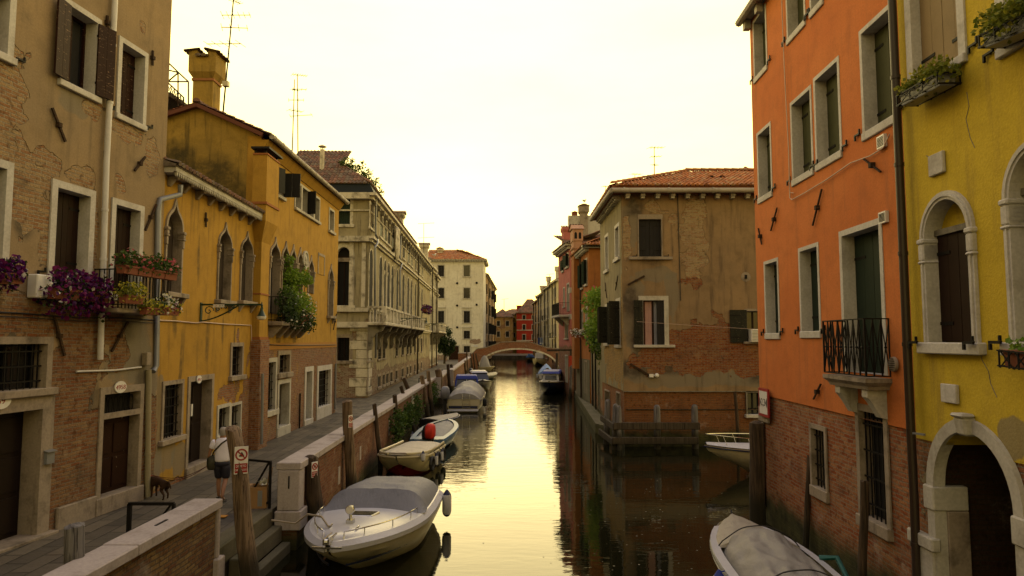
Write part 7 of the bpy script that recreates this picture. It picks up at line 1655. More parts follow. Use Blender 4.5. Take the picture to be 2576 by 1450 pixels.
# notices on poles
def notice(parent_pole, t0, r, label, dz, w_=.2, hgt=.42, ang=25):
    o = empty('notice', t0 + Vector((r * .75, -r * .75, dz)), R(ang), label, 'sign', 'mooring notices')
    mb = MB(); mb.box(-w_ / 2, -.006, -hgt / 2, w_ / 2, .006, hgt / 2); mb.build('board', M['plate'], o)
    mb = MB(); rs = []
    for k in range(16):
        a = 2 * PI * k / 16; rs.append([Vector(((w_ * .40 + d) * math.cos(a), -.008 + yy, hgt * .2 + (w_ * .40 + d) * math.sin(a))) for d, yy in ((-.014, 0), (.014, 0), (.014, -.003), (-.014, -.003))])
    mb.rings(rs + [rs[0]], True, False, False); mb.bar((-w_ * .27, -.0095, hgt * .2 + w_ * .27), (w_ * .27, -.0095, hgt * .2 - w_ * .27), .024, .003, up=(0, 1, 0)); mb.build('ban_ring', M['letter_red'], o)
    mb = MB(); mb.box(-w_ * .17, -.009, hgt * .13, w_ * .2, -.0065, hgt * .19); mb.hexa([(-.02, -.009, hgt * .19), (.04, -.009, hgt * .19), (.04, -.0065, hgt * .19), (-.02, -.0065, hgt * .19), (0, -.009, hgt * .3), (.01, -.009, hgt * .3), (.01, -.0065, hgt * .3), (0, -.0065, hgt * .3)]); mb.build('boat_symbol', M['letter_black'], o)
    mb = MB(); mb.box(-w_ * .46, -.0085, -hgt * .46, w_ * .46, -.0062, -hgt * .12); P0 = mb.build('red_panel', M['letter_red'], o)
    text('DIVIETO', w_ * .24, M['plate'], P0, (0, -.0095, -hgt * .22), sx=.85, ex=.0006); text('ORMEGGIO', w_ * .2, M['plate'], P0, (0, -.0095, -hgt * .36), sx=.85, ex=.0006)
    return o
p_, t_, r_ = made['short dark m']; notice(p_, t_, r_, 'small mooring notice on the short dark pole behind the speedboat', -.25, .17, .36, 55)
p_, t_, r_ = made['tall thick p']; notice(p_, t_, r_, 'small mooring notice high on the tall pale pole', -.55, .16, .36, 60)
c = atY(604, 1158, lt.y - lr * .6); notice(lp, Vector((c.x - lr * .75 + .02, c.y + lr * .75, c.z)), lr, 'red and white mooring notice on the big leaning post', 0, .24, .5, 30)
# white cloth on leaning pole
c = atY(1034, 1004, gnd(1062, 1078, 0).y - .1); mb = MB(); rr = random.Random(4)
for k in range(26): mb.quad(*[c + Vector((rr.gauss(0, .1), rr.gauss(0, .05), rr.gauss(-.05, .16))) for _ in range(4)])
tag(mb.build('rag', M['plate']), 'white rag knotted round the strongly leaning pole', 'cloth')
# timber fender round the brown corner house
tf = empty('timber_fender', (4.4, 30.0, 0), 0, 'timber fender of grey posts and dark beams guarding the brown house corner', 'fender')
def fpost(px, ptop, Y, dia, lean=0):
    t0 = atY(px, ptop, Y); r = dia * Y / FOC / 2; mb = MB(); o = Vector((4.4, 30.0, 0))
    mb.rings([[Vector((t0.x + lean * (1 - f) + r * q * math.cos(a), Y + r * q * math.sin(a), -1.2 + f * (t0.z + 1.2))) - o for a in [2 * PI * k / 10 for k in range(10)]] for f, q in ((0, 1), (.4, 1), (.8, 1), (.96, .95), (.985, .8), (1, .4))]); mb.build('post', M['pole_grey'], tf, smooth=50)
fpost(1529, 1005, 31.6, 15, -.15); fpost(1549, 1016, 30.1, 15, -.12); fpost(1557, 1021, 29.9, 13, -.02); fpost(1652.5, 1019, 30.2, 17); fpost(1747, 1018, 30.3, 17)
o = Vector((4.4, 30.0, 0))
for y, (xa, xb) in ((1072, (1543, 1760)), (1109, (1540, 1757))):
    a, b_ = atY(xa, y, 29.85) - o, atY(xb, y, 29.95) - o; mb = MB(); mb.bar(a, b_, .16, .3); mb.build('beam', M['timber'], tf, bevel=.02)
for (xa, ya, xb, yb) in ((1513, 1052, 1545, 1075), (1508, 1086, 1543, 1113)):
    a, b_ = atY(xa, ya, 32.2) - o, atY(xb, yb, 29.8) - o; mb = MB(); mb.bar(a, b_, .12, .28); mb.build('beam', M['timber'], tf, bevel=.02)
# gantry beam by the pink house
gt = empty('gantry', (4.6, 57.5, 0), 0, 'brown timber crossbeam on posts reaching over the water by the pink house', 'gantry'); o = Vector((4.6, 57.5, 0))
mb = MB(); mb.bar(atY(1376, 882, 57.5) - o, atY(1447, 881, 57.5) - o, .14, .16); mb.build('beam', M['timber'], gt)
for px_, yb in ((1435.5, 1000), (1445.5, 990)):
    a = atY(px_, 882, 57.5); mb = MB(); mb.bar(Vector((a.x, 57.5, -1)) - o, a - o, .14, .14); mb.build('post', M['timber'], gt)
# ---------------------------------------------------------------- plants
def wp(h, px, py, off=0.0):
    p = h.pt(px, py, off); return h.a + h.e * p.x - h.nrm * p.y + Vector((0, 0, p.z + h.z0))
def planter(label, p0, p1, w=.22, hgt=.2, mat='terracotta', leafm='leaf', n=260, size=.07, rad=(.2, .24), flowers=(), droop=0.0, dz=.12, seed=1, group=None, frame=None, name='flower_box', cat='flower box', wave=.06, nb=1):
    p0, p1 = Vector(p0), Vector(p1); o = empty(name, p0, 0, label, cat, group); rr = random.Random(seed); d = p1 - p0; L = d.length; e = d.normalized(); sd = Vector((-e.y, e.x, 0)).normalized()
    for k in range(nb):
        a, b = d * (k / nb) + e * .015, d * ((k + 1) / nb) - e * .015; ins = .025
        mb = MB(); mb.hexa([a - sd * (w / 2 - ins), b - sd * (w / 2 - ins), b + sd * (w / 2 - ins), a + sd * (w / 2 - ins)] + [q + Vector((0, 0, hgt)) for q in (a - sd * w / 2, b - sd * w / 2, b + sd * w / 2, a + sd * w / 2)])
        mb.hexa([q + Vector((0, 0, hgt - .035)) for q in (a - sd * (w / 2 + .012), b - sd * (w / 2 + .012), b + sd * (w / 2 + .012), a + sd * (w / 2 + .012))] + [q + Vector((0, 0, hgt + .004)) for q in (a - sd * (w / 2 + .012), b - sd * (w / 2 + .012), b + sd * (w / 2 + .012), a + sd * (w / 2 + .012))])
        mb.build('box', M[mat], o)
    lf = MB(); pts = []
    m = max(2, int(L / .16))
    for k in range(m):
        f = (k + .5) / m; c = d * f + Vector((0, 0, hgt + dz + rr.uniform(-wave, wave))); r = rad[0] * rr.uniform(.75, 1.25)
        clump(lf, c, (r, r, rad[1] * rr.uniform(.7, 1.3)), n // m, size, rr, droop, .45); pts.append((c, r))
    lf.build('foliage', M[leafm], o)
    for q, (fm, fn, fs) in enumerate(flowers):
        fb = MB()
        for _ in range(fn):
            c, r = rr.choice(pts); v = Vector((rr.gauss(0, 1), rr.gauss(0, 1), rr.gauss(.2, .8))).normalized(); blossom(fb, c + Vector((v.x * r, v.y * r, v.z * rad[1])) * rr.uniform(.85, 1.15), fs * rr.uniform(.8, 1.2), rr)
        fb.build('blossoms', M[fm], o)
    if frame:
        mb = MB()
        for z in (.02, hgt * .95): 
            c = [s_ * (w / 2 + .03) * sd + q + Vector((0, 0, z)) for q, s_ in ((-e * .04, -1), (d + e * .04, -1), (d + e * .04, 1), (-e * .04, 1))]
            for k in range(4): mb.bar(c[k], c[(k + 1) % 4], .018)
        for f in (-.02, .33, .66, 1.02):
            q = d * f; mb.bar(q - sd * (w / 2 + .03), q - sd * (w / 2 + .03) + Vector((0, 0, hgt)), .016); mb.bar(q + sd * (w / 2 + .03), q + sd * (w / 2 + .03) + Vector((0, 0, hgt)), .016); mb.bar(q - sd * (w / 2 + .03) + Vector((0, 0, .02)), q + sd * (w / 2 + .03) + Vector((0, 0, .02)), .016)
        for f in (.0, .5): mb.bar(d * f - sd * (w / 2 + .03), d * (f + .48) - sd * (w / 2 + .03) + Vector((0, 0, hgt)), .012); mb.bar(d * (f + .48) - sd * (w / 2 + .03), d * f - sd * (w / 2 + .03) + Vector((0, 0, hgt)), .012)
        mb.build('wire_basket', M['iron'], o)
    return o
FG = 'flower boxes on the tan house'
planter('trailing purple and magenta petunia box with a few white blooms, under the middle window', wp(NL, 125, 752, .28), wp(NL, 262, 762, .28), .24, .2, 'terracotta', 'leaf_dark', 700, .075, (.27, .42), (('fl_magenta', 420, .045), ('fl_purple', 300, .045), ('fl_white', 45, .045)), .5, -.06, 3, FG, wave=.1)
planter('deep purple petunia box cut by the left picture edge', wp(NL, -45, 715, .28), wp(NL, 48, 715, .28), .24, .2, 'terracotta', 'leaf_dark', 260, .07, (.22, .26), (('fl_purple', 170, .05), ('fl_magenta', 80, .05), ('fl_white', 14, .05)), .4, 0, 4, FG)
# small iron balcony with boxes
u0, z0 = NL.uv(263, 775, .3); u1 = NL.uv(425, 775, .6)[0]; u1 = min(u1, NL.L + .1)
B = MB(); B.box(u0, -.62, z0 - .1, u1, 0, z0); B = B.build('balcony', M['stone_old'], NL.root, bevel=.02); railing(B, [(u0 + .04, 0), (u0 + .04, -.58), (u1 - .04, -.58), (u1 - .04, 0)], z0, .85, .11)
zt_ = z0 + .87
def NW(u, y, z): return NL.a + NL.e * u - NL.nrm * y + Vector((0, 0, z))
planter('terracotta boxes of pink mandevilla on top of the iron balcony rail', NW(u0 - .05, -.66, zt_ - .12), NW(u1 + .05, -.66, zt_ - .12), .22, .18, 'terracotta', 'leaf', 1000, .075, (.22, .24), (('fl_pink', 130, .036),), 0, .10, 5, FG, nb=4)
planter('yellow-green flower cushion at the foot of the iron balcony', NW(u0 - .05, -.74, z0 + .1), NW(u0 + .55, -.74, z0 + .1), .2, .18, 'terracotta', 'leaf_yellow', 420, .05, (.22, .22), (('fl_yellow', 120, .028),), .1, .03, 6, FG)
planter('low pot of yellow flowers, second from the left along the balcony foot', NW(u0 + .62, -.76, z0 - .12), NW(u0 + 1.1, -.76, z0 - .12), .2, .16, 'terracotta', 'leaf_yellow', 300, .05, (.18, .17), (('fl_yellow', 90, .028),), .1, .03, 7, FG)
planter('white and yellow flower box at the right end of the balcony foot', NW(u0 + 1.15, -.74, z0 - .1), NW(u1 + .1, -.74, z0 - .1), .22, .18, 'terracotta', 'leaf', 360, .055, (.2, .22), (('fl_white', 70, .04), ('fl_yellow', 60, .03), ('fl_magenta', 26, .04)), .2, .03, 8, FG)
planter('succulents in a black wire basket under the tan shuttered window', wp(YR, 2285, 268, .24), wp(YR, 2385, 215, .24), .26, .18, 'zinc', 'leaf_yellow', 1100, .065, (.2, .2), (('fl_yellow', 40, .025),), .2, .07, 9, 'wire baskets on the yellow house', 'wire')
planter('green succulents in a black wire basket at the top right corner', wp(YR, 2498, 122, .24), wp(YR, 2620, 70, .24), .26, .18, 'zinc', 'leaf_yellow', 1300, .07, (.26, .25), (), .2, .12, 10, 'wire baskets on the yellow house', 'wire')
planter('terracotta trough with a young plant in an iron holder at the right edge', wp(YR, 2545, 925, .22), wp(YR, 2620, 935, .22), .22, .22, 'terracotta', 'leaf_bright', 60, .08, (.1, .12), (), 0, .08, 11, None, 'wire')
# plant jungle on the ochre house balcony
rr = random.Random(21); bu0, bu1 = TY.uv(672, 815)[0], TY.uv(788, 820, .6)[0]; bzz = TY.uv(700, 815)[1]
def TW(u, y, z): return TY.a + TY.e * u - TY.nrm * (y * .64) + Vector((0, 0, z))
def bush(label, base, specs, mat, name='potted_plant', cat='plant', seed=1, size=.1, stems=True, flowers=(), pot=None, group=None, shell=.45, droop=.1):
    o = empty(name, base, 0, label, cat, group); r_ = random.Random(seed); mb = MB()
    for (c, r, n) in specs: clump(mb, c, r, n, size, r_, droop, shell)
    mb.build('foliage', M[mat], o)
    if stems:
        mb = MB()
        for (c, r, n) in specs:
            c = Vector(c); mb.tube([(c.x * .15, c.y * .15, 0), (c.x * .5 + r_.uniform(-.05, .05), c.y * .5, c.z * .5), tuple(c)], [.03, .022, .012], 5)
        mb.build('stem', M['timber'], o)
    for fm, fn, fs in flowers:
        fb = MB()
        for _ in range(fn):
            c, r, n = r_.choice(specs); r = Vector(r) if hasattr(r, '__len__') else Vector((r, r, r)); v = Vector((r_.gauss(0, 1), r_.gauss(0, 1), r_.gauss(0, 1))).normalized(); blossom(fb, Vector(c) + Vector((v.x * r.x, v.y * r.y, v.z * r.z)), fs, r_)
        fb.build('blossoms', M[fm], o)
    if pot:
        mb = MB(); mb.lathe([(pot * .7, 0), (pot, pot * 1.5), (pot * 1.12, pot * 1.5), (pot * 1.12, pot * 1.8), (pot * .9, pot * 1.8)], (0, 0, 0), 12); mb.build('pot', M['terracotta'], o, smooth=40)
    return o
Lb = bu1 - bu0; BG = 'plants on the gothic balcony'
def rel(u, y, z, b): return tuple(TW(u, y, z) - b)
b = TW(bu0 + Lb * .68, -.5, bzz); bush('bright wisteria climbing the gothic balcony columns', b, [(rel(bu0 + Lb * f, y, bzz + z, b), r, n) for f, y, z, r, n in ((.50, -.15, 1.5, .4, 200), (.52, -.2, 2.0, .38, 200), (.50, -.2, 2.6, .25, 90), (.66, -.3, 1.9, .45, 240), (.80, -.4, 2.05, .42, 220), (.92, -.5, 1.95, .32, 140), (.6, -.3, 1.1, .45, 200))], 'leaf_bright', 'climbing_plant', 'climber', 3, .13, group=BG)
b = TW(bu0 + Lb * .3, -.6, bzz); bush('mid-green shrub in the middle of the gothic balcony', b, [(rel(bu0 + Lb * f, y, bzz + z, b), r, n) for f, y, z, r, n in ((.14, -.7, .8, .36, 150), (.24, -.6, 1.2, .36, 170), (.34, -.7, .8, .42, 190), (.28, -.75, .4, .4, 160))], 'leaf', seed=4, size=.11, pot=.22, group=BG)
b = TW(bu0 + Lb * .7, -.95, bzz); bush('white-flowering plants pushing through the gothic balcony railing', b, [(rel(bu0 + Lb * f, y, bzz + z, b), r, n) for f, y, z, r, n in ((.42, -.9, .8, .36, 180), (.56, -.95, .95, .4, 200), (.70, -.95, .85, .42, 220), (.82, -.8, .6, .42, 200), (.86, -.7, .2, .4, 180))], 'leaf_bright', seed=5, size=.1, flowers=(('fl_white', 60, .05),), pot=.22, group=BG)
b = TW(bu0 + Lb * .5, -1.05, bzz); bush('dark plants hanging below the gothic balcony railing', b, [(rel(bu0 + Lb * f, y, bzz + z, b), r, n) for f, y, z, r, n in ((.05, -1.0, .35, .4, 150), (.18, -1.02, .2, .35, 130), (.32, -1.05, .15, .38, 160), (.48, -1.05, .2, .4, 190), (.62, -1.05, .15, .42, 210), (.76, -1.05, .05, .42, 210))], 'leaf_dark', seed=6, size=.1, flowers=(('fl_white', 20, .045),), pot=.2, group=BG)
# ivy on the parapet, canal side
IG = 'bushes rooted in the canal wall'
for k, (px, py, Y, r, lb) in enumerate(((1004, 1062, 29.5, .75, 'bush rooted in the canal wall by the thin dark pole, nearest the camera'), (1050, 1022, 37, .85, 'bush rooted in the canal wall between the two leaning poles and the yellowish pole'), (1030, 1040, 34, .6, 'small bush low on the canal wall behind the lower leaning pole'), (1092, 985, 47, .85, 'bush rooted in the canal wall beside the very thick pole'))):
    c = atY(px, py, Y); c.x = min(c.x, -4.85 - (Y - 15.8) * .0247 + .55) if False else c.x
    bush(lb, Vector((c.x - .3, Y, c.z - .5)), [((.25, 0, .45), (r * .55, r, r * .8), 300), ((.3, -r * .6, .1), (r * .4, r * .6, r * .6), 160), ((.25, r * .5, .75), (r * .4, r * .6, r * .5), 130)], 'leaf', 'wall_bush', 'bush', 30 + k, .12, group=IG)
# climbers over the garden wall (right)
b = Vector((5.5, 41.5, 4.3)); 
def gp(px, py, Y): return tuple(atY(px, py, Y) - b)
bush('bright wisteria spilling over the garden wall', b, [(gp(1500, 760, 42), .95, 420), (gp(1512, 790, 41), .8, 340), (gp(1494, 752, 43), .6, 200), (gp(1508, 820, 40), .9, 380), (gp(1492, 826, 42), .7, 260), (gp(1505, 850, 39.5), .8, 330), (gp(1514, 745, 41), .6, 200)], 'leaf_bright', 'climbing_plant', 'climber', 40, .2, flowers=(('fl_pink', 14, .1),))
b = Vector((5.1, 41.0, 3.6)); bush('dark ivy hanging down the garden wall', b, [(gp(1497, 862, 40), (.5, 1.1, .6), 280), (gp(1514, 880, 38.5), (.4, .7, .9), 260), (gp(1487, 838, 42), (.4, .8, .6), 200)], 'leaf', 'climbing_plant', 'climber', 41, .17)
for k, (px, py, lb) in enumerate(((1446, 838, 'white geranium trough nearest the pink house'), (1458, 841, 'middle white geranium trough'), (1470, 844, 'white geranium trough nearest the garden wisteria'))):
    p = atY(px, py + 10, 49.5 - k * .8); planter(lb, p + Vector((-.25, -.2, 0)), p + Vector((.3, -.2, 0)), .25, .22, 'terracotta', 'leaf', 160, .09, (.24, .24), (('fl_white', 40, .06),), .1, .1, 50 + k, 'white geranium troughs')
# roof garden on the palace
RG = 'potted plants on the palace roof'
for k, (px, py, Y, r, lb, sp) in enumerate(((868, 425, 48, .5, 'dense potted shrub by the red attic', 1), (884, 428, 48.5, .45, 'airy potted shrub, second on the palace roof', 0), (908, 436, 49, .55, 'leggy terracotta-potted plant on the roof corner', 0), (925, 455, 50, .6, 'thin bush leaning over the roof edge', 0), (944, 478, 52, .6, 'sparse bush farthest along the roof edge', 0))):
    c = atY(px, py, Y); bush(lb, Vector((c.x, Y, c.z - .7)), [((0, 0, .8), r, 150), ((.3, 0, .45), r * .7, 90), ((-.25, .1, 1.15), r * .55, 60), ((.1, 0, 1.4), r * .4, 34)], 'leaf', seed=60 + k, size=.13, pot=.25, group=RG)
p_ = atY(996, 785, 64); planter('purple petunias on the palace balcony corner', Vector((-7.95, 62, 7.3)), Vector((-8.0, 66.5, 7.3)), .35, .25, 'terracotta', 'leaf', 260, .12, (.35, .4), (('fl_magenta', 120, .08), ('fl_purple', 110, .08)), .3, 0, 70)
# round tree by the white block
def tree(label, base, hgt, crown, mat, seed):
    o = empty('tree', base, 0, label, 'tree'); r_ = random.Random(seed); mb = MB(); mb.tube([(0, 0, -.2), (.1, 0, hgt * .3), (.0, .1, hgt * .6), (.1, 0, hgt * .85)], [.2, .17, .12, .05], 8)
    for k in range(7): a = r_.uniform(0, 6.28); mb.tube([(.05, .05, hgt * (.4 + .05 * k)), (math.cos(a) * .8, math.sin(a) * .8, hgt * (.5 + .06 * k)), (math.cos(a) * 1.4, math.sin(a) * 1.4, hgt * (.55 + .07 * k))], [.07, .05, .02], 5)
    mb.build('trunk', M['timber'], o); mb = MB()
    for k in range(40):
        v = Vector((r_.gauss(0, 1), r_.gauss(0, 1), r_.gauss(0, 1))).normalized() * r_.random() ** .4; clump(mb, Vector((v.x * crown[0], v.y * crown[0], hgt * .58 + v.z * crown[1])), r_.uniform(.45, .8), 110, .26, r_, .1, .5)
    mb.build('crown', M[mat], o); return o
tree('round dark green tree between the palaces and the white block', (-10.9, 110.5, .9), 5.9, (1.55, 2.3), 'leaf_dark', 80)
# ---------------------------------------------------------------- street lamps
def bracket_lamp(label, p, reach, seed=1, g='bracket street lamps'):
    o = empty('street_lamp', p, 0, label, 'street lamp', g); mb = MB(); mb.box(-.02, -.06, -.45, .03, .06, .12); mb.bar((0, 0, .06), (reach, 0, .06), .045, .05)
    mb.tube([(0, 0, -.42)] + [(reach * .62 * f, 0, -.42 + .46 * f ** 1.6) for f in [k / 8 for k in range(1, 9)]], .022, 6)
    for (cx_, cz_, r0) in ((.24, -.12, .15), (.52, -.06, .10), (.74, -.01, .07), (.95, .0, .05)):
        x = cx_ * reach / 1.8; mb.tube([(x + (r0 * (1 - t / 9)) * math.cos(t), 0, cz_ + (r0 * (1 - t / 9)) * math.sin(t)) for t in [k * .5 for k in range(17)]], .015, 5)
    mb.build('arm', M['lamp_green'], o, smooth=50); x = reach
    mb = MB(); mb.lathe([(.012, .14), (.02, .08), (.04, .05), (.03, .0), (.045, -.05), (.045, -.11), (.06, -.14), (.10, -.24), (.135, -.28)], (x, 0, 0), 14, cap=True); mb.build('lamp_hood', M['lamp_green'], o, smooth=35)
    mb = MB(); mb.lathe([(.13, -.281), (.135, -.30), (.115, -.36), (.05, -.38)], (x, 0, 0), 14); mb.build('lamp_glass', M['lamp_glass'], o, smooth=50); return o
lp_ = bracket_lamp('green wrought-iron wall lamp on the low ochre house', wp(LY, 505, 772, .0), 1.78)
mb = MB(); mb.box(.38, -.045, -.02, .70, -.026, .07); pl = mb.build('name_plate', M['plate'], lp_); 
for k_, tx in enumerate(('CN', '06 19')): text(tx, .07, M['letter_red' if k_ == 0 else 'letter_black'], pl, (.46 + k_ * .15, -.047, .022), sx=.7, ex=.0005)
for (px_, py_, uo, lb, rc) in ((968, 803, 0, 'green wall lamp on the long palace, below its first balcony', 3.2), (1067, 816, 0, 'green wall lamp on the palace row near the tree', 2.2)):
    p = wp(PAL, px_, py_, .0); bracket_lamp(lb, p, rc if rc else 2)
# ---------------------------------------------------------------- aerials
def aerial(label, base, top, arms, r=.03, Y=None):
    b0 = atY(*base, Y); t0 = atY(*top, Y); o = empty('aerial', b0, 0, label, 'aerial', 'tv aerials on the roofs'); mb = MB(); d = t0 - b0; mb.tube([(0, 0, -.5), tuple(d)], [r * 1.2, r * .8], 5)
    for (f, l, ang, el) in arms:
        c = d * f; v = Vector((math.cos(ang), math.sin(ang), .1)) * l; mb.tube([c - v * .35, c + v * .65], r * .6, 4); w_ = Vector((-v.y, v.x, 0)).normalized()
        for k in range(el): q = c + v * (-.33 + .95 * k / max(1, el - 1)); e_ = w_ * (.34 - .02 * k) * min(1.0, l); mb.tube([q - e_, q + e_], r * .35, 4)
    mb.build('mast', M['iron'], o); return o
o = aerial('tall aerial mast with several crossbars strapped to the big chimney', (559, 285), (590, -30), ((.55, 1.6, 2.9, 5), (.68, 1.0, .3, 4), (.78, 1.1, .2, 6), (.9, .6, 1.2, 5), (.98, .6, 1.4, 5)), .03, 26.6)
p = atY(569, 212, 26.6) - Vector(o.location); mb = MB(); mb.box(p.x - .12, p.y - .1, p.z - .1, p.x + .1, p.y + .1, p.z + .1); mb.build('amplifier_box', M['fl_yellow'] if False else M['gel_cream'], o)
aerial('thin aerial with small crossbars, left of the pair over the ochre roof', (735, 375), (741, 200), ((.55, .9, .8, 4), (.7, .9, .3, 4), (.85, .5, .9, 4)), .032, 40)
aerial('taller thin aerial with a comb head, right of the pair over the ochre roof', (750, 378), (748, 187), ((.45, 1.3, .1, 2), (.8, .8, .4, 4), (.99, .9, .6, 7)), .032, 40)
aerial('aerial with two crossbars over the brown tiled roof', (1646, 452), (1646, 370), ((.98, .9, .4, 5), (.7, .6, .2, 4), (.45, .5, 1.0, 3)), .025, 36)
aerial('short aerial on the ridge of the brown roof', (1598, 470), (1597, 438), ((.98, .7, .6, 4),), .02, 36)
aerial('slim aerial behind the brown house eaves', (1523, 540), (1523, 468), ((.98, .7, .5, 4), (.5, .7, .2, 3)), .025, 48)
aerial('aerial on the far palace roof', (1066, 625), (1066, 562), ((.99, 2.2, .3, 3), (.42, 2.2, .3, 3)), .035, 92)
aerial('far aerial beside the tall square chimney', (1382, 720), (1382, 690), ((.99, 1.4, .4, 4),), .05, 130)
aerial('hair-thin aerial above the closing houses', (1268, 800), (1268, 752), ((.98, 2.0, .3, 3),), .06, 200)
# ---------------------------------------------------------------- gulls
def gull(label, p, s=1.0):
    o = empty('gull', p, R(60), label, 'bird'); mb = MB(); mb.rings([[(x * s, r * math.cos(a) * s * .8, z * s + r * math.sin(a) * s) for a in [2 * PI * k / 8 for k in range(8)]] for x, z, r in ((-.28, .12, .01), (-.16, .14, .05), (0, .15, .085), (.12, .18, .07), (.18, .25, .045), (.22, .30, .045), (.27, .30, .025), (.33, .285, .006))])
    for y in (-.03, .03): mb.tube([(.0, y * s, .09 * s), (.0, y * s, 0)], .008, 4)
    mb.build('body', M['plate'], o, smooth=60); mb = MB()
    for sg in (1, -1): mb.hexa([(-.3 * s, sg * .02 * s, .14 * s), (.08 * s, sg * .075 * s, .16 * s), (.08 * s, sg * .085 * s, .16 * s), (-.3 * s, sg * .03 * s, .14 * s), (-.26 * s, sg * .04 * s, .19 * s), (.08 * s, sg * .07 * s, .22 * s), (.08 * s, sg * .08 * s, .22 * s), (-.26 * s, sg * .05 * s, .19 * s)])
    mb.build('wings', M['zinc'], o); return o
gull('grey and white gull standing on the chimney behind the pink house', atY(1470, 513, 67) + Vector((0, 0, .05)), 1.5)
gull('gull standing on the last palace chimney', atY(1093, 646, 99), 1.6)
# ---------------------------------------------------------------- railings, box, sticker
def gate(label, p0, p1, z, hgt=1.0):
    p0, p1 = Vector((*p0, z)), Vector((*p1, z)); o = empty('railing', p0, 0, label, 'railing', 'steel gate railings'); d = p1 - p0; mb = MB(); u = Vector((0, 0, hgt))
    mb.bar((0, 0, -.02), u, .06, .06); mb.bar(d, d + u, .05, .05); mb.bar(Vector((-.02 * d.x, -.02 * d.y, hgt)), d + u, .06, .05); mb.bar((0, 0, .12), d + Vector((0, 0, .12)), .05, .05); mb.bar(Vector((0, 0, .12)) + d * .05, d * .95 + u, .04, .03); mb.build('frame', M['iron'], o); return o
g1 = gnd(619, 1272, .9); gate('black steel gate frame with a diagonal bar beside the cardboard box', (g1.x, g1.y), (-5.55, 15.95), .9, 1.05)
gate('black steel gate frame behind the foreground parapet', (-6.5, 11.85), (-5.75, 11.85), .9, 1.07)
gate('small black gate where the parapet steps out at the thick pole', (-6.9, 51), (-6.0, 51), .9, 1.0); gate('small black gate at the far parapet step', (-7.2, 66), (-6.2, 64.2), .9, 1.0)
cb = empty('cardboard_box', (-5.85, 16.15, .9), R(8), 'open cardboard box with raised flaps standing by the parapet end', 'box'); M['card'] = m_plain('cardboard', (.30, .17, .07), .9)
mb = MB(); mb.box(-.2, -.22, 0, .2, -.21, .48); mb.box(-.2, .21, 0, .2, .22, .48); mb.box(-.2, -.209, 0, -.19, .209, .48); mb.box(.19, -.209, 0, .2, .209, .48); mb.box(-.189, -.209, 0, .189, .209, .01); mb.build('carton', M['card'], cb)
mb = MB(); mb.hexa([(-.2, -.21, .481), (-.2, .21, .481), (-.55, .21, .46), (-.55, -.21, .46), (-.2, -.21, .488), (-.2, .21, .488), (-.55, .21, .467), (-.55, -.21, .467)]); mb.build('flap', M['card'], cb)
mb = MB(); mb.hexa([(.2, -.21, .48), (.2, .21, .48), (.19, .21, .48), (.19, -.21, .48), (.24, -.21, .86), (.24, .21, .86), (.23, .21, .86), (.23, -.21, .86)]); mb.build('flap', M['card'], cb)
mb = MB(); mb.box(.0, -.224, .05, .1, -.2205, .4); mb.build('paper_label', M['zinc'], cb)
mb = MB(); rr = random.Random(8)
for k in range(14): mb.quad(*[Vector((.1, -.05, .5)) + Vector((rr.gauss(0, .07), rr.gauss(0, .07), abs(rr.gauss(0, .06)))) for _ in range(4)])
tag(mb.build('plastic_bag', M['plate'], None, loc=(-5.85, 16.15, .9)), 'crumpled white plastic bag in the cardboard box', 'bag')
c = gnd(556, 1299, .93); mb = MB(); mb.box(-.12, -.09, 0, .12, .09, .012); tag(mb.build('floor_sticker', m_plain('orange_sticker', (.45, .20, .02), .6), None, loc=(c.x, c.y, .923)), 'orange warning plate stuck on the landing edge', 'sticker')
# ---------------------------------------------------------------- people and dog
M['skin'] = m_plain('tanned_skin', (.30, .15, .09), .55); M['skin_far'] = M['skin']
M['hair_grey'] = m_paint('grey_hair', (.34, .31, .28), rough=.8, var=.5); M['hair_dark'] = m_paint('dark_hair', (.03, .02, .015), rough=.7)
M['tee'] = m_cloth('lilac_white_shirt', (.80, .77, .92), .15); M['tee_grey'] = m_cloth('grey_shirt', (.20, .20, .24), .2)
M['shorts'] = m_cloth('navy_shorts', (.018, .018, .032), .3); M['shorts_khaki'] = m_cloth('khaki_shorts', (.14, .12, .09), .3)
M['olive_bag'] = m_cloth('olive_canvas', (.05, .048, .028), .4); M['strap'] = m_plain('dark_strap', (.03, .024, .016), .8)
M['dogfur'] = m_paint('dark_brown_fur', (.045, .024, .013), rough=.8, var=.6)
def skin(name, verts, edges, root, mat, parent, sub=2):
    me = bpy.data.meshes.new(name); keys = list(verts); me.from_pydata([verts[k][0] for k in keys], [(keys.index(a), keys.index(b)) for a, b in edges], [])
    o = bpy.data.objects.new(name, me); COL.objects.link(o); o.parent = parent; md = o.modifiers.new('skin', 'SKIN'); md.use_smooth_shade = True; md.branch_smoothing = .3
    for k, sv in zip(keys, me.skin_vertices[0].data):
        r = verts[k][1]; sv.radius = r if isinstance(r, tuple) else (r, r); sv.use_root = (k == root)
    s = o.modifiers.new('subsurf', 'SUBSURF'); s.levels = s.render_levels = sub; me.materials.append(M[mat]); return o
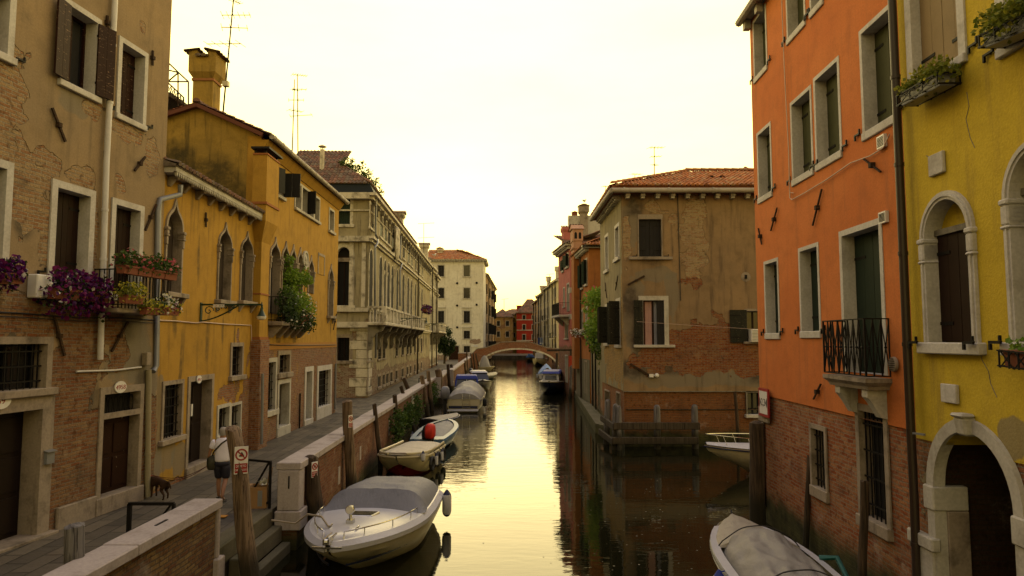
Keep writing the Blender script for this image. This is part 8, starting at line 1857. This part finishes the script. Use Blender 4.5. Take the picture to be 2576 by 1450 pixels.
def hand(V, E, wrist, key, d, side, down, curl=.5):
    """palm, four fingers and thumb as skin chains; d = finger direction, side = thumb direction"""
    w_ = Vector(V[wrist][0]); d, side, down = Vector(d).normalized(), Vector(side).normalized(), Vector(down).normalized()
    V[key + 'p'] = (tuple(w_ + d * .05), (.036, .022)); E.append((wrist, key + 'p'))
    for k, (off, ln) in enumerate(((.030, .075), (.010, .085), (-.010, .08), (-.028, .062))):
        a = w_ + d * .09 + side * off; m = a + d * ln * .5 + down * ln * .12 * curl; t = m + (d * (1 - curl) + down * curl).normalized() * ln * .5
        for q, (p, r) in enumerate(((a, .0095), (m, .0088), (t, .0075))): V[f'{key}{k}{q}'] = (tuple(p), r)
        E += [(key + 'p', f'{key}{k}0'), (f'{key}{k}0', f'{key}{k}1'), (f'{key}{k}1', f'{key}{k}2')]
    a = w_ + d * .035 + side * .035; t = a + (d * .7 + side * .6).normalized() * .06; V[key + 't0'] = (tuple(a), .011); V[key + 't1'] = (tuple(t), .0085); E += [(key + 'p', key + 't0'), (key + 't0', key + 't1')]
def person(label, loc, rz, sc, pose, tee, shorts, hair, hair_long=0):
    o = empty('person', loc, rz, label, 'person'); o.scale = (sc, sc, sc); V = {}; E = []
    P = dict(lk=(-.10, .10, .50), la=(-.10, .12, .09), lt=(-.10, .30, .04), rk=(.09, .02, .50), ra=(.10, -.24, .13), rt=(.10, -.09, .04), le=(-.29, -.03, 1.14), lw=(-.34, .02, .90), re=(.28, .06, 1.14), rw=(.27, .20, .95), head=(0, .03, 1.60)); P.update(pose)
    V.update(pel=((0, 0, .93), (.15, .11)), sp=((0, -.005, 1.10), (.145, .105)), ch=((0, -.01, 1.30), (.165, .115)), nk=((0, 0, 1.47), .058), hd=(P['head'], (.078, .092)), ht=((P['head'][0], P['head'][1] - .005, P['head'][2] + .075), (.066, .078)),
             ns=((P['head'][0], P['head'][1] + .115, P['head'][2] - .015), .012), el=((P['head'][0] - .088, P['head'][1], P['head'][2]), (.012, .022)), er=((P['head'][0] + .088, P['head'][1], P['head'][2]), (.012, .022)), cn=((P['head'][0], P['head'][1] + .06, P['head'][2] - .085), .03),
             lh=((-.09, 0, .88), .095), lk=(P['lk'], .058), lc=((P['lk'][0] * .5 + P['la'][0] * .5, P['lk'][1] * .5 + P['la'][1] * .5 - .025, .34), .055), la=(P['la'], .036), lt=(P['lt'], (.042, .025)),
             rh=((.09, 0, .88), .095), rk=(P['rk'], .058), rc=((P['rk'][0] * .5 + P['ra'][0] * .5, P['rk'][1] * .5 + P['ra'][1] * .5 - .025, .34), .055), ra=(P['ra'], .036), rt=(P['rt'], (.042, .025)),
             ls=((-.185, -.01, 1.40), .062), le=(P['le'], .040), lw=(P['lw'], .027), rs=((.185, -.01, 1.40), .062), re=(P['re'], .040), rw=(P['rw'], .027))
    E += [('pel', 'sp'), ('sp', 'ch'), ('ch', 'nk'), ('nk', 'hd'), ('hd', 'ht'), ('hd', 'ns'), ('hd', 'el'), ('hd', 'er'), ('hd', 'cn'), ('pel', 'lh'), ('lh', 'lk'), ('lk', 'lc'), ('lc', 'la'), ('la', 'lt'), ('pel', 'rh'), ('rh', 'rk'), ('rk', 'rc'), ('rc', 'ra'), ('ra', 'rt'), ('ch', 'ls'), ('ls', 'le'), ('le', 'lw'), ('ch', 'rs'), ('rs', 're'), ('re', 'rw')]
    hand(V, E, 'lw', 'LH', Vector(P['lw']) - Vector(P['le']), (.3, 1, 0), (1, 0, -.3), .7); hand(V, E, 'rw', 'RH', Vector(P['rw']) - Vector(P['re']), (-.3, 1, 0), (-1, 0, -.3), .5)
    skin('body', V, E, 'pel', 'skin', o)
    def ell(c, rx, ry, n=16): return [(c[0] + rx * math.cos(2 * PI * k / n), c[1] + ry * math.sin(2 * PI * k / n), c[2]) for k in range(n)]
    mb = MB(); mb.rings([ell((0, 0, z), rx, ry) for z, rx, ry in ((.90, .185, .135), (.98, .18, .135), (1.1, .18, .13), (1.25, .195, .135), (1.36, .205, .135), (1.43, .185, .11), (1.475, .10, .08), (1.49, .072, .07))], True, True, False)
    for s_, e_ in (('ls', 'le'), ('rs', 're')):
        a, b = Vector(V[s_][0]), Vector(V[e_][0]); sx_ = -1 if s_ == 'ls' else 1; mb.tube([a + Vector((-.03 * sx_, 0, .02)), a.lerp(b, .12), a.lerp(b, .4), a.lerp(b, .68)], [.085, .088, .078, .085], 12)
    mb.build('shirt', M[tee], o, smooth=60, subsurf=1)
    mb = MB(); mb.rings([ell((0, 0, z), rx, ry) for z, rx, ry in ((.80, .19, .135), (.88, .195, .14), (.955, .178, .13))])
    for h_, k_ in (('lh', 'lk'), ('rh', 'rk')):
        a, b = Vector(V[h_][0]), Vector(V[k_][0]); mb.tube([a, a.lerp(b, .35), a.lerp(b, .7), a.lerp(b, .98)], [.115, .115, .105, .10], 12)
    mb.build('shorts', M[shorts], o, smooth=60, subsurf=1)
    hx, hy, hz = P['head']; mb = MB(); mb.rings([[(hx + rx * math.cos(2 * PI * k / 14), hy + oy + ry * math.sin(2 * PI * k / 14), hz + z) for k in range(14)] for z, rx, ry, oy in ((-.055, .07, .06, -.045), (0.0, .088, .085, -.03), (.05, .094, .10, -.012), (.09, .088, .098, -.005), (.125, .062, .07, -.005), (.14, .02, .02, -.005))]); mb.build('hair', M[hair], o, smooth=60)
    for s_ in (-1, 1): mb = MB(); mb.ball((hx + s_ * .032, hy + .088, hz + .012), .011, 6, 4); mb.build('eye', M['letter_black'], o)
    for q in ('l', 'r'):
        t = Vector(V[q + 't'][0]); a = Vector(V[q + 'a'][0]); mb = MB(); d = (t - a); d.z = 0; d.normalize(); n_ = Vector((-d.y, d.x, 0)); b0 = Vector((a.x, a.y, min(a.z, t.z) - .028)) - d * .06; z2 = a.z - t.z
        mb.hexa([b0 - n_ * .04 + Vector((0, 0, z2 * .6)), b0 + n_ * .04 + Vector((0, 0, z2 * .6)), Vector((t.x, t.y, t.z - .03)) + d * .06 + n_ * .05, Vector((t.x, t.y, t.z - .03)) + d * .06 - n_ * .05, b0 - n_ * .04 + Vector((0, 0, z2 * .6 + .02)), b0 + n_ * .04 + Vector((0, 0, z2 * .6 + .02)), Vector((t.x, t.y, t.z - .01)) + d * .06 + n_ * .05, Vector((t.x, t.y, t.z - .01)) + d * .06 - n_ * .05]); mb.build('sandal', M['strap'], o)
    return o
ml = gnd(556, 1260, .9); ML = Vector((ml.x, ml.y, .905))
man = person('grey-haired man in a lilac white t-shirt and navy shorts walking away with a dog', ML, R(4), 1.0, {}, 'tee', 'shorts', 'hair_grey')
bag = empty('shoulder_bag', ML + Vector((-.25, .02, .9)), R(15), 'olive shoulder bag with a long strap on the walking man', 'bag')
mb = MB(); mb.rings([[(x * q * .10, y * q * .15, z) for x, y in ((-.6, -1), (.6, -1), (1, -.6), (1, .6), (.6, 1), (-.6, 1), (-1, .6), (-1, -.6))] for z, q in ((-.17, .75), (-.12, 1.0), (.03, 1.0), (.12, .85), (.15, .6))]); mb.build('pouch', M['olive_bag'], bag, smooth=60)
mb = MB(); mb.box(-.105, -.13, -.08, -.09, .13, .12); mb.build('flap', M['olive_bag'], bag, bevel=.01)
bi = Matrix.Rotation(-R(15), 4, 'Z')
mb = MB(); back = [(-.01, -.02, .12), (.10, -.15, .28), (.28, -.165, .47), (.42, -.09, .575), (.40, .03, .6), (.30, .14, .50), (.10, .14, .25), (-.01, .04, .12)]; 
for a, c in zip(back, back[1:]): mb.bar(bi @ Vector(a), bi @ Vector(c), .035, .012, up=(0, 1, 0))
mb.build('strap', M['strap'], bag)
fm = gnd(1122, 909.5, .9); far = person('distant grey-shirted walker with a dark backpack in front of the white block', (fm.x, fm.y, .905), R(150), 1.0, {}, 'tee_grey', 'shorts_khaki', 'hair_dark')
bp_ = empty('backpack', (fm.x + .12, fm.y + .2, 2.1), 0, 'dark backpack on the distant walker', 'bag'); mb = MB(); mb.rings([[(x * q * .15, y * q * .1, z) for x, y in ((-1, -1), (1, -1), (1, 1), (-1, 1))] for z, q in ((-.22, .8), (-.15, 1), (.12, 1), (.22, .7))]); mb.build('pack', M['strap'], bp_, bevel=.03); mb = MB(); mb.tube([(0, -.05, .2), (-.1, -.25, .2), (-.1, -.3, 0), (0, -.1, -.2)], .015, 5); mb.build('strap', M['strap'], bp_)
# dog
dl = gnd(402, 1256, .9); DL = Vector((dl.x, dl.y, .905)); dog = empty('dog', DL, R(150), 'dark brown short-haired dog on a leash, sniffing by the house wall', 'dog')
V = dict(hip=((-.20, 0, .42), (.085, .10)), wst=((-.04, 0, .41), (.075, .085)), cst=((.17, 0, .40), (.095, .125)), sh=((.26, 0, .45), .085), nk=((.36, 0, .45), .062), hd=((.46, 0, .40), .06), mz=((.56, 0, .33), .032), ns=((.60, 0, .31), .022), e1=((.44, .055, .47), (.014, .022)), e2=((.44, -.055, .47), (.014, .022)),
         t1=((-.30, 0, .44), .024), t2=((-.38, 0, .38), .017), t3=((-.42, 0, .28), .010),
         a1=((.23, .07, .32), .05), a2=((.22, .075, .17), .027), a3=((.225, .075, .05), .022), a4=((.255, .075, .022), .022), b1=((.23, -.07, .32), .05), b2=((.27, -.075, .18), .027), b3=((.25, -.075, .05), .022), b4=((.28, -.075, .022), .022),
         c1=((-.20, .075, .30), .065), c2=((-.15, .08, .24), .042), c3=((-.27, .08, .14), .022), c4=((-.26, .08, .03), .02), c5=((-.22, .08, .022), .022), d1=((-.20, -.075, .30), .065), d2=((-.10, -.08, .23), .042), d3=((-.20, -.08, .13), .022), d4=((-.19, -.08, .03), .02), d5=((-.15, -.08, .022), .022))
E = [('hip', 'wst'), ('wst', 'cst'), ('cst', 'sh'), ('sh', 'nk'), ('nk', 'hd'), ('hd', 'mz'), ('mz', 'ns'), ('hd', 'e1'), ('hd', 'e2'), ('hip', 't1'), ('t1', 't2'), ('t2', 't3')]
for L_ in 'ab': E += [('cst', L_ + '1'), (L_ + '1', L_ + '2'), (L_ + '2', L_ + '3'), (L_ + '3', L_ + '4')]
for L_ in 'cd': E += [('hip', L_ + '1'), (L_ + '1', L_ + '2'), (L_ + '2', L_ + '3'), (L_ + '3', L_ + '4'), (L_ + '4', L_ + '5')]
skin('body', V, E, 'cst', 'dogfur', dog); mb = MB(); rs = [Vector((.33, 0, .45)) + Vector((.02 * math.sin(a), .075 * math.cos(a), .075 * math.sin(a))) for a in [2 * PI * k / 12 for k in range(13)]]; mb.tube(rs, .009, 5); mb.build('collar', M['letter_red'], dog)
ca, sa = math.cos(R(150)), math.sin(R(150)); dc = DL + Vector((.33 * ca, .33 * sa, .53)); hd_ = ML + Matrix.Rotation(R(4), 3, 'Z') @ Vector((-.345, .03, .82)); lsh = MB()
for k, sg in enumerate((.28, .36)): lsh.tube([dc.lerp(hd_, t) - Vector((0, 0, sg * math.sin(PI * t) * .6)) - dc for t in [q / 14 for q in range(15)]], .007, 5)
tag(lsh.build('leash', m_plain('maroon_leash', (.09, .012, .014), .6), None, loc=dc), 'thin maroon dog leash between the man and the dog', 'leash')
# washing on the far line
rr = random.Random(2)
for k, (px_, c_, nm) in enumerate(((1358, (.03, .05, .2), 'dark blue cloth on the far washing line, leftmost'), (1363, (.7, .7, .72), 'white cloth on the far washing line, middle'), (1369, (.4, .45, .6), 'pale blue cloth on the far washing line, rightmost'))):
    p = atY(px_, 850, 140); p.x = min(p.x, 6.0); mb = MB(); mb.rings([[(x, .04 * math.sin(x * 9), z) for x in (-.4, -.2, 0, .2, .4)] for z in (0, -.5, -1.0, -1.5 + .2 * k)], closed=False); mb.rings([[(x, .04 * math.sin(x * 9) + .02, z) for x in (-.4, -.2, 0, .2, .4)] for z in (0, -.5, -1.0, -1.5 + .2 * k)], closed=False)
    tag(mb.build('washing', m_plain('washing' + str(k), c_, .9), None, loc=p), nm, 'washing', 'washing on the far line')

# floating leaves and scum on the still water
rr = random.Random(77); mb = MB()
for _ in range(150):
    if rr.random() < .7: px_, py_ = rr.uniform(1480, 1850), rr.uniform(1200, 1440)
    else: px_, py_ = rr.uniform(1150, 1600), rr.uniform(1010, 1440)
    p = gnd(px_, py_, .006)
    s_ = rr.uniform(.01, .032); a = rr.uniform(0, 6.28); n_ = rr.choice((4, 5, 6)); mb.af([mb.av(p + Vector((s_ * rr.uniform(.6, 1.2) * math.cos(a + 2 * PI * k / n_), s_ * rr.uniform(.5, 1) * math.sin(a + 2 * PI * k / n_), 0))) for k in range(n_)])
tag(mb.build('floating_debris', m_plain('pale_debris', (.22, .20, .13), .8)), 'pale leaf scraps and scum specks floating on the dark water', 'debris', kind='stuff')
